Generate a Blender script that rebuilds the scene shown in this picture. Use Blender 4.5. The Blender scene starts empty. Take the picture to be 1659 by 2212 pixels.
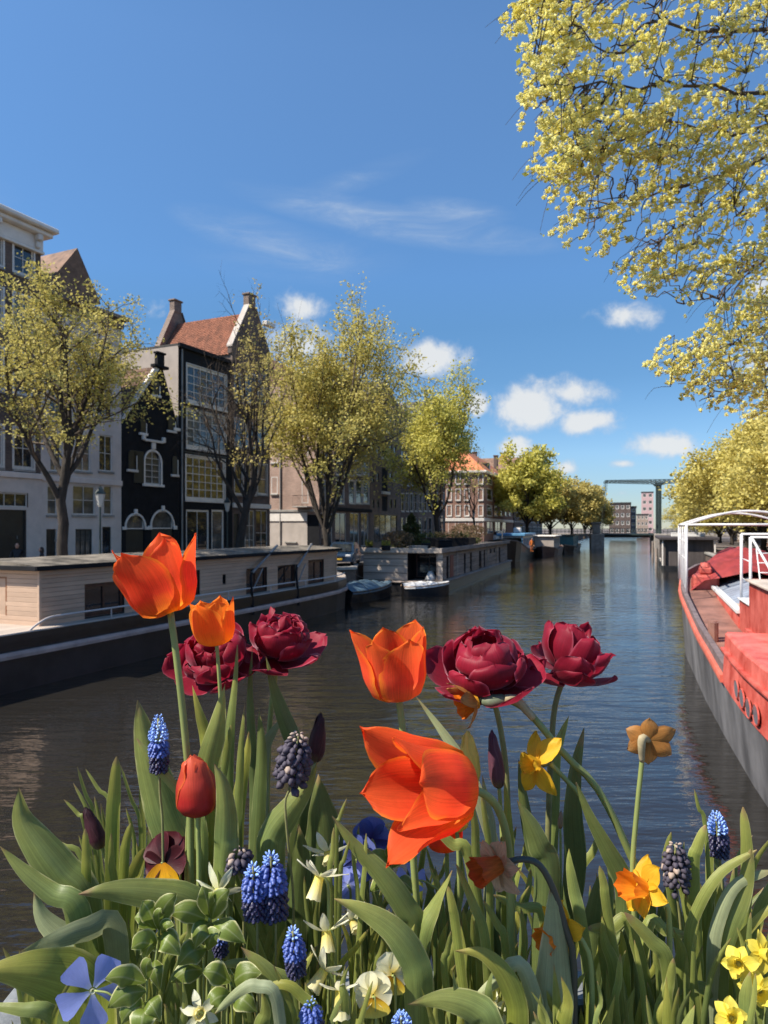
import bpy, math, random
from mathutils import Vector, Matrix, Quaternion
from mathutils import noise as mnoise
R = math.radians
rnd = random.Random(7)
SC = bpy.context.scene
COL = SC.collection

# ---------------------------------------------------------------- camera, sky, sun, exposure
EYE = 4.2                       # eye height over the canal water, standing on a bridge
FPX, U0, V0 = 1534.0, 829.5, 1140.0   # focal length, centre column and horizon row of the photograph (1659 x 2212 frame)
STREET = 1.8                    # quay street over the water
cam_d = bpy.data.cameras.new('camera'); cam = bpy.data.objects.new('camera', cam_d); COL.objects.link(cam)
cam.location = (0, 0, EYE); cam.rotation_euler = (R(90), 0, 0)
cam_d.sensor_fit = 'VERTICAL'; cam_d.sensor_height = 34.6; cam_d.sensor_width = 26.0
cam_d.lens = 34.6 * FPX / 2212.0
cam_d.shift_y = (V0 - 1106.0) / 2212.0
cam_d.clip_start = 0.02; cam_d.clip_end = 3000
cam_d.dof.use_dof = True; cam_d.dof.focus_distance = 0.68; cam_d.dof.aperture_fstop = 20.0
SC.camera = cam
SUN_EL, SUN_AZ = 50.0, math.degrees(math.atan2(-0.95, -0.32))
sdir = Vector((math.sin(R(SUN_AZ)) * math.cos(R(SUN_EL)), math.cos(R(SUN_AZ)) * math.cos(R(SUN_EL)), math.sin(R(SUN_EL))))
sun_d = bpy.data.lights.new('sun', 'SUN'); sun = bpy.data.objects.new('sun', sun_d); COL.objects.link(sun)
sun_d.energy = 5.0; sun_d.angle = R(0.5); sun_d.color = (1.0, 0.93, 0.82)
sun.rotation_euler = sdir.to_track_quat('Z', 'Y').to_euler(); sun.location = (0, 0, 60)
SC.view_settings.view_transform = 'Standard'; SC.view_settings.look = 'None'
SC.view_settings.exposure = 0.70; SC.view_settings.gamma = 1.0
SC.view_settings.use_curve_mapping = False
SC.cycles.max_bounces = 8; SC.cycles.transparent_max_bounces = 12
SC.cycles.use_denoising = True
SC.cycles.caustics_reflective = False; SC.cycles.caustics_refractive = False

def P(u, v, Y):
    "point on the ray through photo pixel (u, v) at distance Y along the view"
    return Vector(((u - U0) / FPX * Y, Y, EYE + (V0 - v) / FPX * Y))
def G(u, v, z=0.0):
    "point where the ray through photo pixel (u, v) meets the level plane z"
    return P(u, v, (EYE - z) * FPX / (v - V0))

# -- world: Nishita sky with fair-weather clouds
W = bpy.data.worlds.new('World'); SC.world = W; W.use_nodes = True
nt = W.node_tree; nt.nodes.clear()
def N(t, k, **kw):
    n = t.nodes.new(k)
    for a, b in kw.items(): setattr(n, a, b)
    return n
def L(t, a, b): t.links.new(a, b)
SKYS = 0.122
wo = N(nt, 'ShaderNodeOutputWorld'); bg = N(nt, 'ShaderNodeBackground'); L(nt, bg.outputs[0], wo.inputs[0])
bg.inputs[1].default_value = SKYS
sky = N(nt, 'ShaderNodeTexSky', sky_type='NISHITA'); sky.sun_disc = False
sky.sun_elevation = R(SUN_EL); sky.sun_rotation = R(SUN_AZ); sky.altitude = 0
sky.air_density = 1.0; sky.dust_density = 0.0; sky.ozone_density = 3.6
tc = N(nt, 'ShaderNodeTexCoord')
def wmath(op, a, b=None, clamp=False):
    n = N(nt, 'ShaderNodeMath', operation=op, use_clamp=clamp)
    for i, x in enumerate((a, b)):
        if x is None: continue
        if isinstance(x, (int, float)): n.inputs[i].default_value = x
        else: L(nt, x, n.inputs[i])
    return n.outputs[0]
def wnoise(scale, detail, rough=0.6, dist=0.0, vec=None):
    n = N(nt, 'ShaderNodeTexNoise'); n.inputs['Scale'].default_value = scale; n.inputs['Detail'].default_value = detail
    n.inputs['Roughness'].default_value = rough; n.inputs['Distortion'].default_value = dist
    L(nt, vec or tc.outputs['Generated'], n.inputs['Vector']); return n.outputs[0]
n1 = wnoise(26, 8, 0.62, 0.2); n2 = wnoise(7, 5, 0.6, 0.4)
def cloud_term(u, v, wu, wv, amp, power=1.0, tilt=0.0):
    d = Vector(((u - U0) / FPX, 1, (V0 - v) / FPX)); s = 1.0 / d.length; d.normalize()
    a, b = wu / FPX * s, wv / FPX * s
    sub = N(nt, 'ShaderNodeVectorMath', operation='SUBTRACT'); L(nt, tc.outputs['Generated'], sub.inputs[0]); sub.inputs[1].default_value = d
    vec = sub.outputs[0]
    az = math.atan2(d.x, d.y)
    rot = N(nt, 'ShaderNodeMapping', vector_type='POINT'); rot.inputs['Rotation'].default_value = (0, tilt, 0)
    zr = N(nt, 'ShaderNodeMapping', vector_type='POINT'); zr.inputs['Rotation'].default_value = (0, 0, az)
    L(nt, vec, zr.inputs[0]); L(nt, zr.outputs[0], rot.inputs[0])
    mul = N(nt, 'ShaderNodeVectorMath', operation='MULTIPLY'); L(nt, rot.outputs[0], mul.inputs[0]); mul.inputs[1].default_value = (1 / a, 1 / a * .2, 1 / b)
    ln = N(nt, 'ShaderNodeVectorMath', operation='LENGTH'); L(nt, mul.outputs[0], ln.inputs[0])
    return wmath('MULTIPLY', wmath('SUBTRACT', 1.0, ln.outputs['Value'], True), amp)
clouds = [(1140, 878, 120, 74, 1.35), (1222, 850, 140, 56, .9), (1268, 914, 100, 42, 1.25), (1350, 684, 105, 52, .85), (1425, 962, 130, 50, 1.05),
          (1345, 1002, 60, 20, .9), (1110, 968, 60, 40, 1.1), (935, 775, 115, 58, 1.2), (1035, 872, 50, 36, 1.1), (648, 660, 85, 46, .95),
          (650, 745, 150, 80, .9), (1222, 1010, 44, 26, .8), (1340, 1066, 50, 16, .55), (1400, 1075, 60, 14, .5), (1640, 620, 60, 46, .8), (1630, 780, 90, 60, .8), (335, 660, 60, 60, .5),
          (-420, 780, 240, 90, 1.0), (-1400, 860, 400, 120, 1.0), (2100, 840, 240, 110, 1.0), (2900, 760, 420, 120, 1.0)]
acc = None
for c in clouds:
    t = cloud_term(*c); acc = t if acc is None else wmath('MAXIMUM', acc, t)
puff = wmath('ADD', wmath('MULTIPLY', acc, 1.0), wmath('MULTIPLY', wmath('SUBTRACT', n1, 0.5), 1.5))
mr = N(nt, 'ShaderNodeMapRange', interpolation_type='SMOOTHSTEP'); L(nt, puff, mr.inputs[0]); mr.inputs[1].default_value = .22; mr.inputs[2].default_value = .85
gate = N(nt, 'ShaderNodeMapRange', interpolation_type='SMOOTHSTEP'); L(nt, acc, gate.inputs[0]); gate.inputs[1].default_value = 0.0; gate.inputs[2].default_value = .25
cum = wmath('MULTIPLY', mr.outputs[0], gate.outputs[0])
wis = None
for c in [(860, 485, 380, 40, 1.0, 1, R(-9)), (590, 520, 230, 46, .75, 1, R(-10)), (990, 455, 130, 26, .8, 1, R(-8)), (760, 390, 190, 26, .35, 1, R(16)), (640, 560, 260, 60, .3), (1700, 300, 300, 60, .4), (-500, 300, 500, 80, .6)]:
    t = cloud_term(*c); wis = t if wis is None else wmath('ADD', wis, t)
st = N(nt, 'ShaderNodeMapping'); st.inputs['Scale'].default_value = (1, 1, 4.5); L(nt, tc.outputs['Generated'], st.inputs[0])
n3 = wnoise(9, 9, 0.68, .6, st.outputs[0])
wisp = wmath('MULTIPLY', wmath('MULTIPLY', wis, wmath('POWER', wmath('MULTIPLY', n3, 1.75), 3.0)), .46, True)
cov = wmath('MAXIMUM', wmath('MULTIPLY', cum, .93), wisp)
shade = N(nt, 'ShaderNodeMapRange'); L(nt, wnoise(34, 4), shade.inputs[0]); shade.inputs[1].default_value = .3; shade.inputs[2].default_value = .65; shade.inputs[3].default_value = .80; shade.inputs[4].default_value = 1.0
cc = N(nt, 'ShaderNodeMix', data_type='RGBA'); cc.inputs[6].default_value = (2.6, 3.1, 3.8, 1); cc.inputs[7].default_value = (4.1, 4.2, 4.25, 1); L(nt, mr.outputs[0], cc.inputs[0])
hs = N(nt, 'ShaderNodeHueSaturation'); hs.inputs['Saturation'].default_value = 1.12; hs.inputs['Value'].default_value = 1.0
L(nt, sky.outputs[0], hs.inputs['Color'])
# thin blue spring air: the horizon glow of the model is held down the same way all round the compass
sz = N(nt, 'ShaderNodeSeparateXYZ'); L(nt, tc.outputs['Generated'], sz.inputs[0])
er = N(nt, 'ShaderNodeValToRGB'); L(nt, sz.outputs[2], er.inputs[0]); ee = er.color_ramp.elements
for q in range(5): ee.new(.5)
for q, (zz, cv) in zip(ee, [(0, (.36, .41, .50)), (.05, (.42, .48, .58)), (.10, (.52, .59, .68)), (.2, (.48, .58, .64)), (.27, (.55, .66, .70)), (.33, (.68, .78, .83)), (.56, (1, 1, .98))]): q.position = zz; q.color = (*cv, 1)
sky_mul = N(nt, 'ShaderNodeMix', data_type='RGBA', blend_type='MULTIPLY'); sky_mul.inputs[0].default_value = 1; L(nt, hs.outputs[0], sky_mul.inputs[6]); L(nt, er.outputs[0], sky_mul.inputs[7])
mx = N(nt, 'ShaderNodeMix', data_type='RGBA'); L(nt, cov, mx.inputs[0]); L(nt, sky_mul.outputs[2], mx.inputs[6]); L(nt, cc.outputs[2], mx.inputs[7])
L(nt, mx.outputs[2], bg.inputs[0])

# ---------------------------------------------------------------- materials
MATS = {}
def mat(name, col, rough=.6, var=.18, scale=3.0, bump=0.0, bscale=30.0, metal=0.0, spec=.5, col2=None, coat=0.0, stretch=(1, 1, 1), detail=5, lo=.35, hi=.65):
    if name in MATS: return MATS[name]
    m = bpy.data.materials.new(name); m.use_nodes = True; t = m.node_tree; b = t.nodes['Principled BSDF']
    b.inputs['Roughness'].default_value = rough; b.inputs['Metallic'].default_value = metal
    b.inputs['Specular IOR Level'].default_value = spec
    if coat: b.inputs['Coat Weight'].default_value = coat; b.inputs['Coat Roughness'].default_value = .15
    c = N(t, 'ShaderNodeTexCoord'); mp = N(t, 'ShaderNodeMapping'); mp.inputs['Scale'].default_value = stretch
    L(t, c.outputs['Object'], mp.inputs[0])
    n = N(t, 'ShaderNodeTexNoise'); n.inputs['Scale'].default_value = scale; n.inputs['Detail'].default_value = detail; n.inputs['Roughness'].default_value = .65
    L(t, mp.outputs[0], n.inputs['Vector'])
    r = N(t, 'ShaderNodeMapRange'); L(t, n.outputs[0], r.inputs[0]); r.inputs[1].default_value = lo; r.inputs[2].default_value = hi
    x = N(t, 'ShaderNodeMix', data_type='RGBA'); L(t, r.outputs[0], x.inputs[0])
    a = tuple(max(0, k * (1 - var)) for k in col); d = col2 or tuple(min(1, k * (1 + var)) for k in col)
    x.inputs[6].default_value = (*a, 1); x.inputs[7].default_value = (*d, 1)
    oi = N(t, 'ShaderNodeObjectInfo'); ov = N(t, 'ShaderNodeMapRange'); L(t, oi.outputs['Random'], ov.inputs[0]); ov.inputs[3].default_value = .9; ov.inputs[4].default_value = 1.1
    hv = N(t, 'ShaderNodeHueSaturation'); L(t, x.outputs[2], hv.inputs['Color']); L(t, ov.outputs[0], hv.inputs['Value'])
    L(t, hv.outputs[0], b.inputs['Base Color'])
    if bump:
        n2 = N(t, 'ShaderNodeTexNoise'); n2.inputs['Scale'].default_value = bscale; n2.inputs['Detail'].default_value = 4; L(t, mp.outputs[0], n2.inputs['Vector'])
        bp = N(t, 'ShaderNodeBump'); bp.inputs['Strength'].default_value = bump; bp.inputs['Distance'].default_value = .02
        L(t, n2.outputs[0], bp.inputs['Height']); L(t, bp.outputs[0], b.inputs['Normal'])
    MATS[name] = m; return m
def brick_mat(name, col, mortar=(.25, .22, .19), var=.3, bw=.22, bh=.065):
    m = bpy.data.materials.new(name); m.use_nodes = True; t = m.node_tree; b = t.nodes['Principled BSDF']
    b.inputs['Roughness'].default_value = .85
    c = N(t, 'ShaderNodeTexCoord'); s = N(t, 'ShaderNodeSeparateXYZ'); L(t, c.outputs['Object'], s.inputs[0])
    ad = N(t, 'ShaderNodeMath', operation='ADD'); L(t, s.outputs[0], ad.inputs[0]); L(t, s.outputs[1], ad.inputs[1])
    cb = N(t, 'ShaderNodeCombineXYZ'); L(t, ad.outputs[0], cb.inputs[0]); L(t, s.outputs[2], cb.inputs[1])
    k = N(t, 'ShaderNodeTexBrick'); L(t, cb.outputs[0], k.inputs['Vector']); k.inputs['Scale'].default_value = 1
    k.inputs['Brick Width'].default_value = bw; k.inputs['Row Height'].default_value = bh; k.inputs['Mortar Size'].default_value = .008
    k.inputs['Color1'].default_value = (*[q * (1 - var) for q in col], 1); k.inputs['Color2'].default_value = (*[q * (1 + var) for q in col], 1); k.inputs['Mortar'].default_value = (*mortar, 1)
    n = N(t, 'ShaderNodeTexNoise'); n.inputs['Scale'].default_value = .7; n.inputs['Detail'].default_value = 6; L(t, c.outputs['Object'], n.inputs['Vector'])
    r = N(t, 'ShaderNodeMapRange'); L(t, n.outputs[0], r.inputs[0]); r.inputs[1].default_value = .3; r.inputs[2].default_value = .7; r.inputs[3].default_value = .72; r.inputs[4].default_value = 1.15
    h = N(t, 'ShaderNodeHueSaturation'); L(t, k.outputs[0], h.inputs['Color']); L(t, r.outputs[0], h.inputs['Value']); L(t, h.outputs[0], b.inputs['Base Color'])
    bp = N(t, 'ShaderNodeBump'); bp.inputs['Strength'].default_value = .4; bp.inputs['Distance'].default_value = .01; bp.invert = True; L(t, k.outputs['Fac'], bp.inputs['Height']); L(t, bp.outputs[0], b.inputs['Normal'])
    return m
def petal_mat(name, stops, edge=None, edge_w=.25, trans=.45, streak=.18, rough=.5, spec=.3, midrib=None, mottle=.16):
    """petal / leaf: colour runs along the blade (uv.y), veins run along it, a rim colour on the margin (uv.x away from .5)"""
    m = bpy.data.materials.new(name); m.use_nodes = True; t = m.node_tree; b = t.nodes['Principled BSDF']; out = t.nodes['Material Output']
    uv = N(t, 'ShaderNodeUVMap'); uv.uv_map = 'uv'; s = N(t, 'ShaderNodeSeparateXYZ'); L(t, uv.outputs[0], s.inputs[0])
    cr = N(t, 'ShaderNodeValToRGB'); e = cr.color_ramp.elements
    while len(e) < len(stops): e.new(.5)
    for q, (p, c) in zip(e, stops): q.position = p; q.color = (*c, 1)
    oc = N(t, 'ShaderNodeTexCoord')
    wob = N(t, 'ShaderNodeTexNoise'); wob.inputs['Scale'].default_value = 60; wob.inputs['Detail'].default_value = 3; L(t, oc.outputs['Object'], wob.inputs['Vector'])
    w1 = N(t, 'ShaderNodeMath', operation='MULTIPLY_ADD'); L(t, wob.outputs[0], w1.inputs[0]); w1.inputs[1].default_value = .22; L(t, s.outputs[1], w1.inputs[2])
    w2 = N(t, 'ShaderNodeMath', operation='SUBTRACT'); L(t, w1.outputs[0], w2.inputs[0]); w2.inputs[1].default_value = .11
    L(t, w2.outputs[0], cr.inputs[0]); col = cr.outputs[0]
    # distance from the mid line, 0..1
    a = N(t, 'ShaderNodeMath', operation='SUBTRACT'); L(t, s.outputs[0], a.inputs[0]); a.inputs[1].default_value = .5
    ab = N(t, 'ShaderNodeMath', operation='ABSOLUTE'); L(t, a.outputs[0], ab.inputs[0])
    if edge:
        mr = N(t, 'ShaderNodeMapRange', interpolation_type='SMOOTHSTEP')
        en = N(t, 'ShaderNodeMath', operation='MULTIPLY_ADD'); L(t, wob.outputs[0], en.inputs[0]); en.inputs[1].default_value = .16; L(t, ab.outputs[0], en.inputs[2])
        L(t, en.outputs[0], mr.inputs[0]); mr.inputs[1].default_value = .58 - edge_w; mr.inputs[2].default_value = .60
        x = N(t, 'ShaderNodeMix', data_type='RGBA'); L(t, mr.outputs[0], x.inputs[0]); L(t, col, x.inputs[6]); x.inputs[7].default_value = (*edge, 1); col = x.outputs[2]
    if midrib:
        mr = N(t, 'ShaderNodeMapRange', interpolation_type='SMOOTHSTEP'); L(t, ab.outputs[0], mr.inputs[0]); mr.inputs[1].default_value = .07; mr.inputs[2].default_value = 0
        mr.inputs[4].default_value = .7
        x = N(t, 'ShaderNodeMix', data_type='RGBA'); L(t, mr.outputs[0], x.inputs[0]); L(t, col, x.inputs[6]); x.inputs[7].default_value = (*midrib, 1); col = x.outputs[2]
    st = N(t, 'ShaderNodeMapping'); st.inputs['Scale'].default_value = (70, 2.2, 1); L(t, uv.outputs[0], st.inputs[0])
    oi = N(t, 'ShaderNodeObjectInfo'); sh = N(t, 'ShaderNodeVectorMath', operation='ADD'); L(t, st.outputs[0], sh.inputs[0]); L(t, oi.outputs['Random'], sh.inputs[1])
    ns = N(t, 'ShaderNodeTexNoise'); ns.inputs['Scale'].default_value = 1; ns.inputs['Detail'].default_value = 2; L(t, sh.outputs[0], ns.inputs['Vector'])
    v = N(t, 'ShaderNodeMapRange'); L(t, ns.outputs[0], v.inputs[0]); v.inputs[1].default_value = .3; v.inputs[2].default_value = .7; v.inputs[3].default_value = 1 - streak; v.inputs[4].default_value = 1 + streak
    ov = N(t, 'ShaderNodeMapRange'); L(t, oi.outputs['Random'], ov.inputs[0]); ov.inputs[3].default_value = .86; ov.inputs[4].default_value = 1.12
    m2 = N(t, 'ShaderNodeTexNoise'); m2.inputs['Scale'].default_value = 26; m2.inputs['Detail'].default_value = 6; m2.inputs['Roughness'].default_value = .7; L(t, oc.outputs['Object'], m2.inputs['Vector'])
    mm = N(t, 'ShaderNodeMapRange'); L(t, m2.outputs[0], mm.inputs[0]); mm.inputs[1].default_value = .3; mm.inputs[2].default_value = .7; mm.inputs[3].default_value = 1 - mottle; mm.inputs[4].default_value = 1 + mottle
    mu0 = N(t, 'ShaderNodeMath', operation='MULTIPLY'); L(t, v.outputs[0], mu0.inputs[0]); L(t, mm.outputs[0], mu0.inputs[1])
    mu = N(t, 'ShaderNodeMath', operation='MULTIPLY'); L(t, mu0.outputs[0], mu.inputs[0]); L(t, ov.outputs[0], mu.inputs[1])
    h = N(t, 'ShaderNodeHueSaturation'); L(t, col, h.inputs['Color']); L(t, mu.outputs[0], h.inputs['Value']); col = h.outputs[0]
    L(t, col, b.inputs['Base Color']); b.inputs['Roughness'].default_value = rough; b.inputs['Specular IOR Level'].default_value = spec
    bp = N(t, 'ShaderNodeBump'); bp.inputs['Strength'].default_value = .25; bp.inputs['Distance'].default_value = .0008; L(t, ns.outputs[0], bp.inputs['Height']); L(t, bp.outputs[0], b.inputs['Normal'])
    tr = N(t, 'ShaderNodeBsdfTranslucent'); L(t, col, tr.inputs[0])
    mxs = N(t, 'ShaderNodeMixShader'); mxs.inputs[0].default_value = trans; L(t, b.outputs[0], mxs.inputs[1]); L(t, tr.outputs[0], mxs.inputs[2]); L(t, mxs.outputs[0], out.inputs[0])
    return m
def leaf_mat(name, col, col2, trans=.4, rough=.55, scale=.6):
    "small leaves / blossom of a tree crown"
    m = bpy.data.materials.new(name); m.use_nodes = True; t = m.node_tree; b = t.nodes['Principled BSDF']; out = t.nodes['Material Output']
    c = N(t, 'ShaderNodeTexCoord'); n = N(t, 'ShaderNodeTexNoise'); n.inputs['Scale'].default_value = scale; n.inputs['Detail'].default_value = 4; L(t, c.outputs['Object'], n.inputs['Vector'])
    g = N(t, 'ShaderNodeNewGeometry')
    ad = N(t, 'ShaderNodeMath', operation='MULTIPLY_ADD'); L(t, g.outputs['Random Per Island'], ad.inputs[0]); ad.inputs[1].default_value = .5; L(t, n.outputs[0], ad.inputs[2])
    r = N(t, 'ShaderNodeMapRange'); L(t, ad.outputs[0], r.inputs[0]); r.inputs[1].default_value = .4; r.inputs[2].default_value = 1.1
    x = N(t, 'ShaderNodeMix', data_type='RGBA'); L(t, r.outputs[0], x.inputs[0]); x.inputs[6].default_value = (*col, 1); x.inputs[7].default_value = (*col2, 1)
    L(t, x.outputs[2], b.inputs['Base Color']); b.inputs['Roughness'].default_value = rough; b.inputs['Specular IOR Level'].default_value = .2
    tr = N(t, 'ShaderNodeBsdfTranslucent'); L(t, x.outputs[2], tr.inputs[0])
    s = N(t, 'ShaderNodeMixShader'); s.inputs[0].default_value = trans; L(t, b.outputs[0], s.inputs[1]); L(t, tr.outputs[0], s.inputs[2]); L(t, s.outputs[0], out.inputs[0])
    return m
def glass_mat(name, col=(.02, .024, .028), rough=.04):
    m = mat(name, col, rough=rough, var=.5, scale=1.1, spec=.9); return m
def clear_mat(name, col, alpha):
    m = bpy.data.materials.new(name); m.use_nodes = True; t = m.node_tree; b = t.nodes['Principled BSDF']
    b.inputs['Base Color'].default_value = (*col, 1); b.inputs['Alpha'].default_value = alpha; b.inputs['Roughness'].default_value = .25
    return m

# ---------------------------------------------------------------- mesh and object helpers
class MB:
    def __init__(s): s.v = []; s.f = []; s.uv = []
    def add(s, vs, fs, uvs=None, M=None):
        k = len(s.v)
        s.v += [tuple(M @ Vector(p)) if M else tuple(p) for p in vs]
        s.f += [tuple(i + k for i in f) for f in fs]
        if uvs: s.uv += uvs
        elif s.uv: s.uv += [(.5, .5)] * len(vs)
        return s
    def box(s, x0, x1, y0, y1, z0, z1, M=None):
        return s.add([(x0, y0, z0), (x1, y0, z0), (x1, y1, z0), (x0, y1, z0), (x0, y0, z1), (x1, y0, z1), (x1, y1, z1), (x0, y1, z1)],
                     [(0, 3, 2, 1), (4, 5, 6, 7), (0, 1, 5, 4), (1, 2, 6, 5), (2, 3, 7, 6), (3, 0, 4, 7)], M=M)
    def bbox(s, x0, x1, y0, y1, z0, z1, b=.01, M=None):
        "box with chamfered edges"
        vs = []; fs = []
        X = (x0, x0 + b, x1 - b, x1); Y = (y0, y0 + b, y1 - b, y1); Z = (z0, z0 + b, z1 - b, z1)
        def V(i, j, k): vs.append((X[i], Y[j], Z[k])); return len(vs) - 1
        idx = {}
        for i in (0, 1, 2, 3):
            for j in (0, 1, 2, 3):
                for k in (0, 1, 2, 3):
                    if sum(q in (0, 3) for q in (i, j, k)) == 1: idx[i, j, k] = V(i, j, k)
        g = lambda *q: idx[q]
        fs += [(g(0,1,1), g(0,1,2), g(0,2,2), g(0,2,1)), (g(3,1,1), g(3,2,1), g(3,2,2), g(3,1,2)), (g(1,0,1), g(2,0,1), g(2,0,2), g(1,0,2)),
               (g(1,3,1), g(1,3,2), g(2,3,2), g(2,3,1)), (g(1,1,0), g(1,2,0), g(2,2,0), g(2,1,0)), (g(1,1,3), g(2,1,3), g(2,2,3), g(1,2,3))]
        for a, am in ((0, 1), (3, 2)):
            for c, cm in ((0, 1), (3, 2)):
                fs += [(g(a, cm, 1), g(am, c, 1), g(am, c, 2), g(a, cm, 2)), (g(a, 1, cm), g(am, 1, c), g(am, 2, c), g(a, 2, cm)), (g(1, a, cm), g(1, am, c), g(2, am, c), g(2, a, cm))]
                for e, em in ((0, 1), (3, 2)): fs.append((g(a, cm, em), g(am, c, em), g(am, cm, e)))
        return s.add(vs, fs, M=M)
    def tube(s, pts, rad, n=6, cap=True):
        pts = [Vector(p) for p in pts]; k = len(pts)
        rads = rad if isinstance(rad, (list, tuple)) else [rad] * k
        rings = []; up = None
        for i, p in enumerate(pts):
            t = (pts[min(i + 1, k - 1)] - pts[max(i - 1, 0)])
            t = t.normalized() if t.length > 1e-9 else Vector((0, 0, 1))
            if up is None: up = Vector((0, 0, 1)) if abs(t.z) < .9 else Vector((1, 0, 0))
            a = t.cross(up);
            if a.length < 1e-6: a = t.orthogonal()
            a.normalize(); b = a.cross(t).normalized(); up = b
            rings.append([p + (a * math.cos(2 * math.pi * j / n) + b * math.sin(2 * math.pi * j / n)) * rads[i] for j in range(n)])
        vs = [q for r in rings for q in r]; fs = []
        for i in range(k - 1):
            for j in range(n):
                fs.append((i * n + j, i * n + (j + 1) % n, (i + 1) * n + (j + 1) % n, (i + 1) * n + j))
        if cap: fs += [tuple(range(n - 1, -1, -1)), tuple((k - 1) * n + j for j in range(n))]
        return s.add(vs, fs, [(.5, i / max(1, k - 1)) for i in range(k) for j in range(n)] if s.uv or not s.v else None)
    def prism(s, poly, a, b, axis='y', M=None):
        "polygon in the plane across AXIS, extruded from a to b"
        n = len(poly)
        def q(p, t): return {'y': (p[0], t, p[1]), 'x': (t, p[0], p[1]), 'z': (p[0], p[1], t)}[axis]
        vs = [q(p, a) for p in poly] + [q(p, b) for p in poly]
        return s.add(vs, [tuple(range(n)), tuple(range(2 * n - 1, n - 1, -1))] + [(i, (i + 1) % n + 0, (i + 1) % n + n, i + n)[::-1] for i in range(n)], M=M)
    def loft(s, rings, closed=True, cap=True, M=None):
        n = len(rings[0]); vs = [p for r in rings for p in r]; fs = []
        for i in range(len(rings) - 1):
            for j in range(n if closed else n - 1):
                fs.append((i * n + j, i * n + (j + 1) % n, (i + 1) * n + (j + 1) % n, (i + 1) * n + j))
        if cap and closed: fs += [tuple(range(n - 1, -1, -1)), tuple((len(rings) - 1) * n + j for j in range(n))]
        return s.add(vs, fs, M=M)
    def build(s, name, m, parent=None, smooth=False, recalc=True):
        me = bpy.data.meshes.new(name); me.from_pydata(s.v, [], s.f)
        if len(s.uv) == len(s.v) and s.uv:
            ul = me.uv_layers.new(name='uv')
            li = [0] * len(me.loops); me.loops.foreach_get('vertex_index', li)
            ul.data.foreach_set('uv', [c for i in li for c in s.uv[i]])
        if smooth: me.polygons.foreach_set('use_smooth', [True] * len(me.polygons))
        if m: me.materials.append(m)
        me.update()
        o = bpy.data.objects.new(name, me); COL.objects.link(o)
        if parent: o.parent = parent
        return o
def fix_normals(o):
    import bmesh
    b = bmesh.new(); b.from_mesh(o.data); bmesh.ops.recalc_face_normals(b, faces=b.faces); b.to_mesh(o.data); b.free()
LABELS = {}
def tag(o, label, cat=None, group=None, kind=None):
    if label: o['label'] = label
    if cat: o['category'] = cat
    if group: o['group'] = group
    if kind: o['kind'] = kind
    return o
def thing(name, label, cat, loc=(0, 0, 0), rotz=0.0, group=None):
    o = bpy.data.objects.new(name, None); COL.objects.link(o); o.location = loc; o.rotation_euler = (0, 0, rotz); o.empty_display_size = .1
    return tag(o, label, cat, group)
def struct(name, mb, m, smooth=False): return tag(mb.build(name, m, smooth=smooth), None, kind='structure')
def dup(o, parent=None):
    c = o.copy(); COL.objects.link(c); c.parent = parent
    for ch in o.children: dup(ch, c)
    return c
def share(proto, parent, loc=(0, 0, 0), rot=None, scale=(1, 1, 1), name=None):
    "another object on the same mesh data"
    c = bpy.data.objects.new(name or proto.name.split('.')[0], proto.data); COL.objects.link(c); c.parent = parent
    c.location = loc; c.scale = scale
    if rot is not None:
        if isinstance(rot, Quaternion): c.rotation_mode = 'QUATERNION'; c.rotation_quaternion = rot
        else: c.rotation_euler = rot
    return c
def spline(pts, n):
    "Catmull-Rom through points (any dimension), n samples"
    pts = [Vector(p) for p in pts]
    if len(pts) == 2: return [pts[0].lerp(pts[1], i / (n - 1)) for i in range(n)]
    q = [pts[0] * 2 - pts[1]] + pts + [pts[-1] * 2 - pts[-2]]
    out = []
    for i in range(n):
        t = i / (n - 1) * (len(pts) - 1); k = min(int(t), len(pts) - 2); f = t - k
        a, b, c, d = q[k:k + 4]
        out.append(.5 * ((2 * b) + (c - a) * f + (2 * a - 5 * b + 4 * c - d) * f * f + (3 * b - a - 3 * c + d) * f ** 3))
    return out
def interp(tab, x):
    if x <= tab[0][0]: return tab[0][1]
    for (a, b), (c, d) in zip(tab, tab[1:]):
        if x <= c: return b + (d - b) * (x - a) / (c - a)
    return tab[-1][1]
# ---------------------------------------------------------------- the setting: canal, quays, streets
M_paving = brick_mat('street_bricks', (.16, .105, .085), (.08, .07, .06), .25, .2, .1)
def ground_mat():
    m = mat('street_paving', (.13, .105, .09), rough=.9, var=.3, scale=1.5, bump=.4, bscale=12); return m
M_quay = brick_mat('quay_brick', (.13, .085, .065), (.12, .11, .1), .3)
M_stone = mat('coping_stone', (.30, .28, .25), rough=.8, var=.2, scale=2, bump=.3)
QL = [(-36, -36), (-14.6, 18.5), (-7.4, 37.3), (-4.7, 41.2), (-1.75, 43.2), (-1.85, 47.3), (8.0, 80), (31.7, 146), (60, 226), (97, 330)]
QR = [(-5.7, -36), (12.5, 15.7), (33, 74), (56.5, 140), (88, 226), (125, 330)]
def offs(poly, d):
    out = []
    for i, p in enumerate(poly):
        a = Vector(poly[max(i - 1, 0)]); b = Vector(poly[min(i + 1, len(poly) - 1)]); t = (b - a).normalized()
        out.append((p[0] + t.y * d, p[1] - t.x * d))
    return out
mb = MB()
mb.add([(-700, -200, 0), (900, -200, 0), (900, 1200, 0), (-700, 1200, 0)], [(0, 1, 2, 3)])
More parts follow.
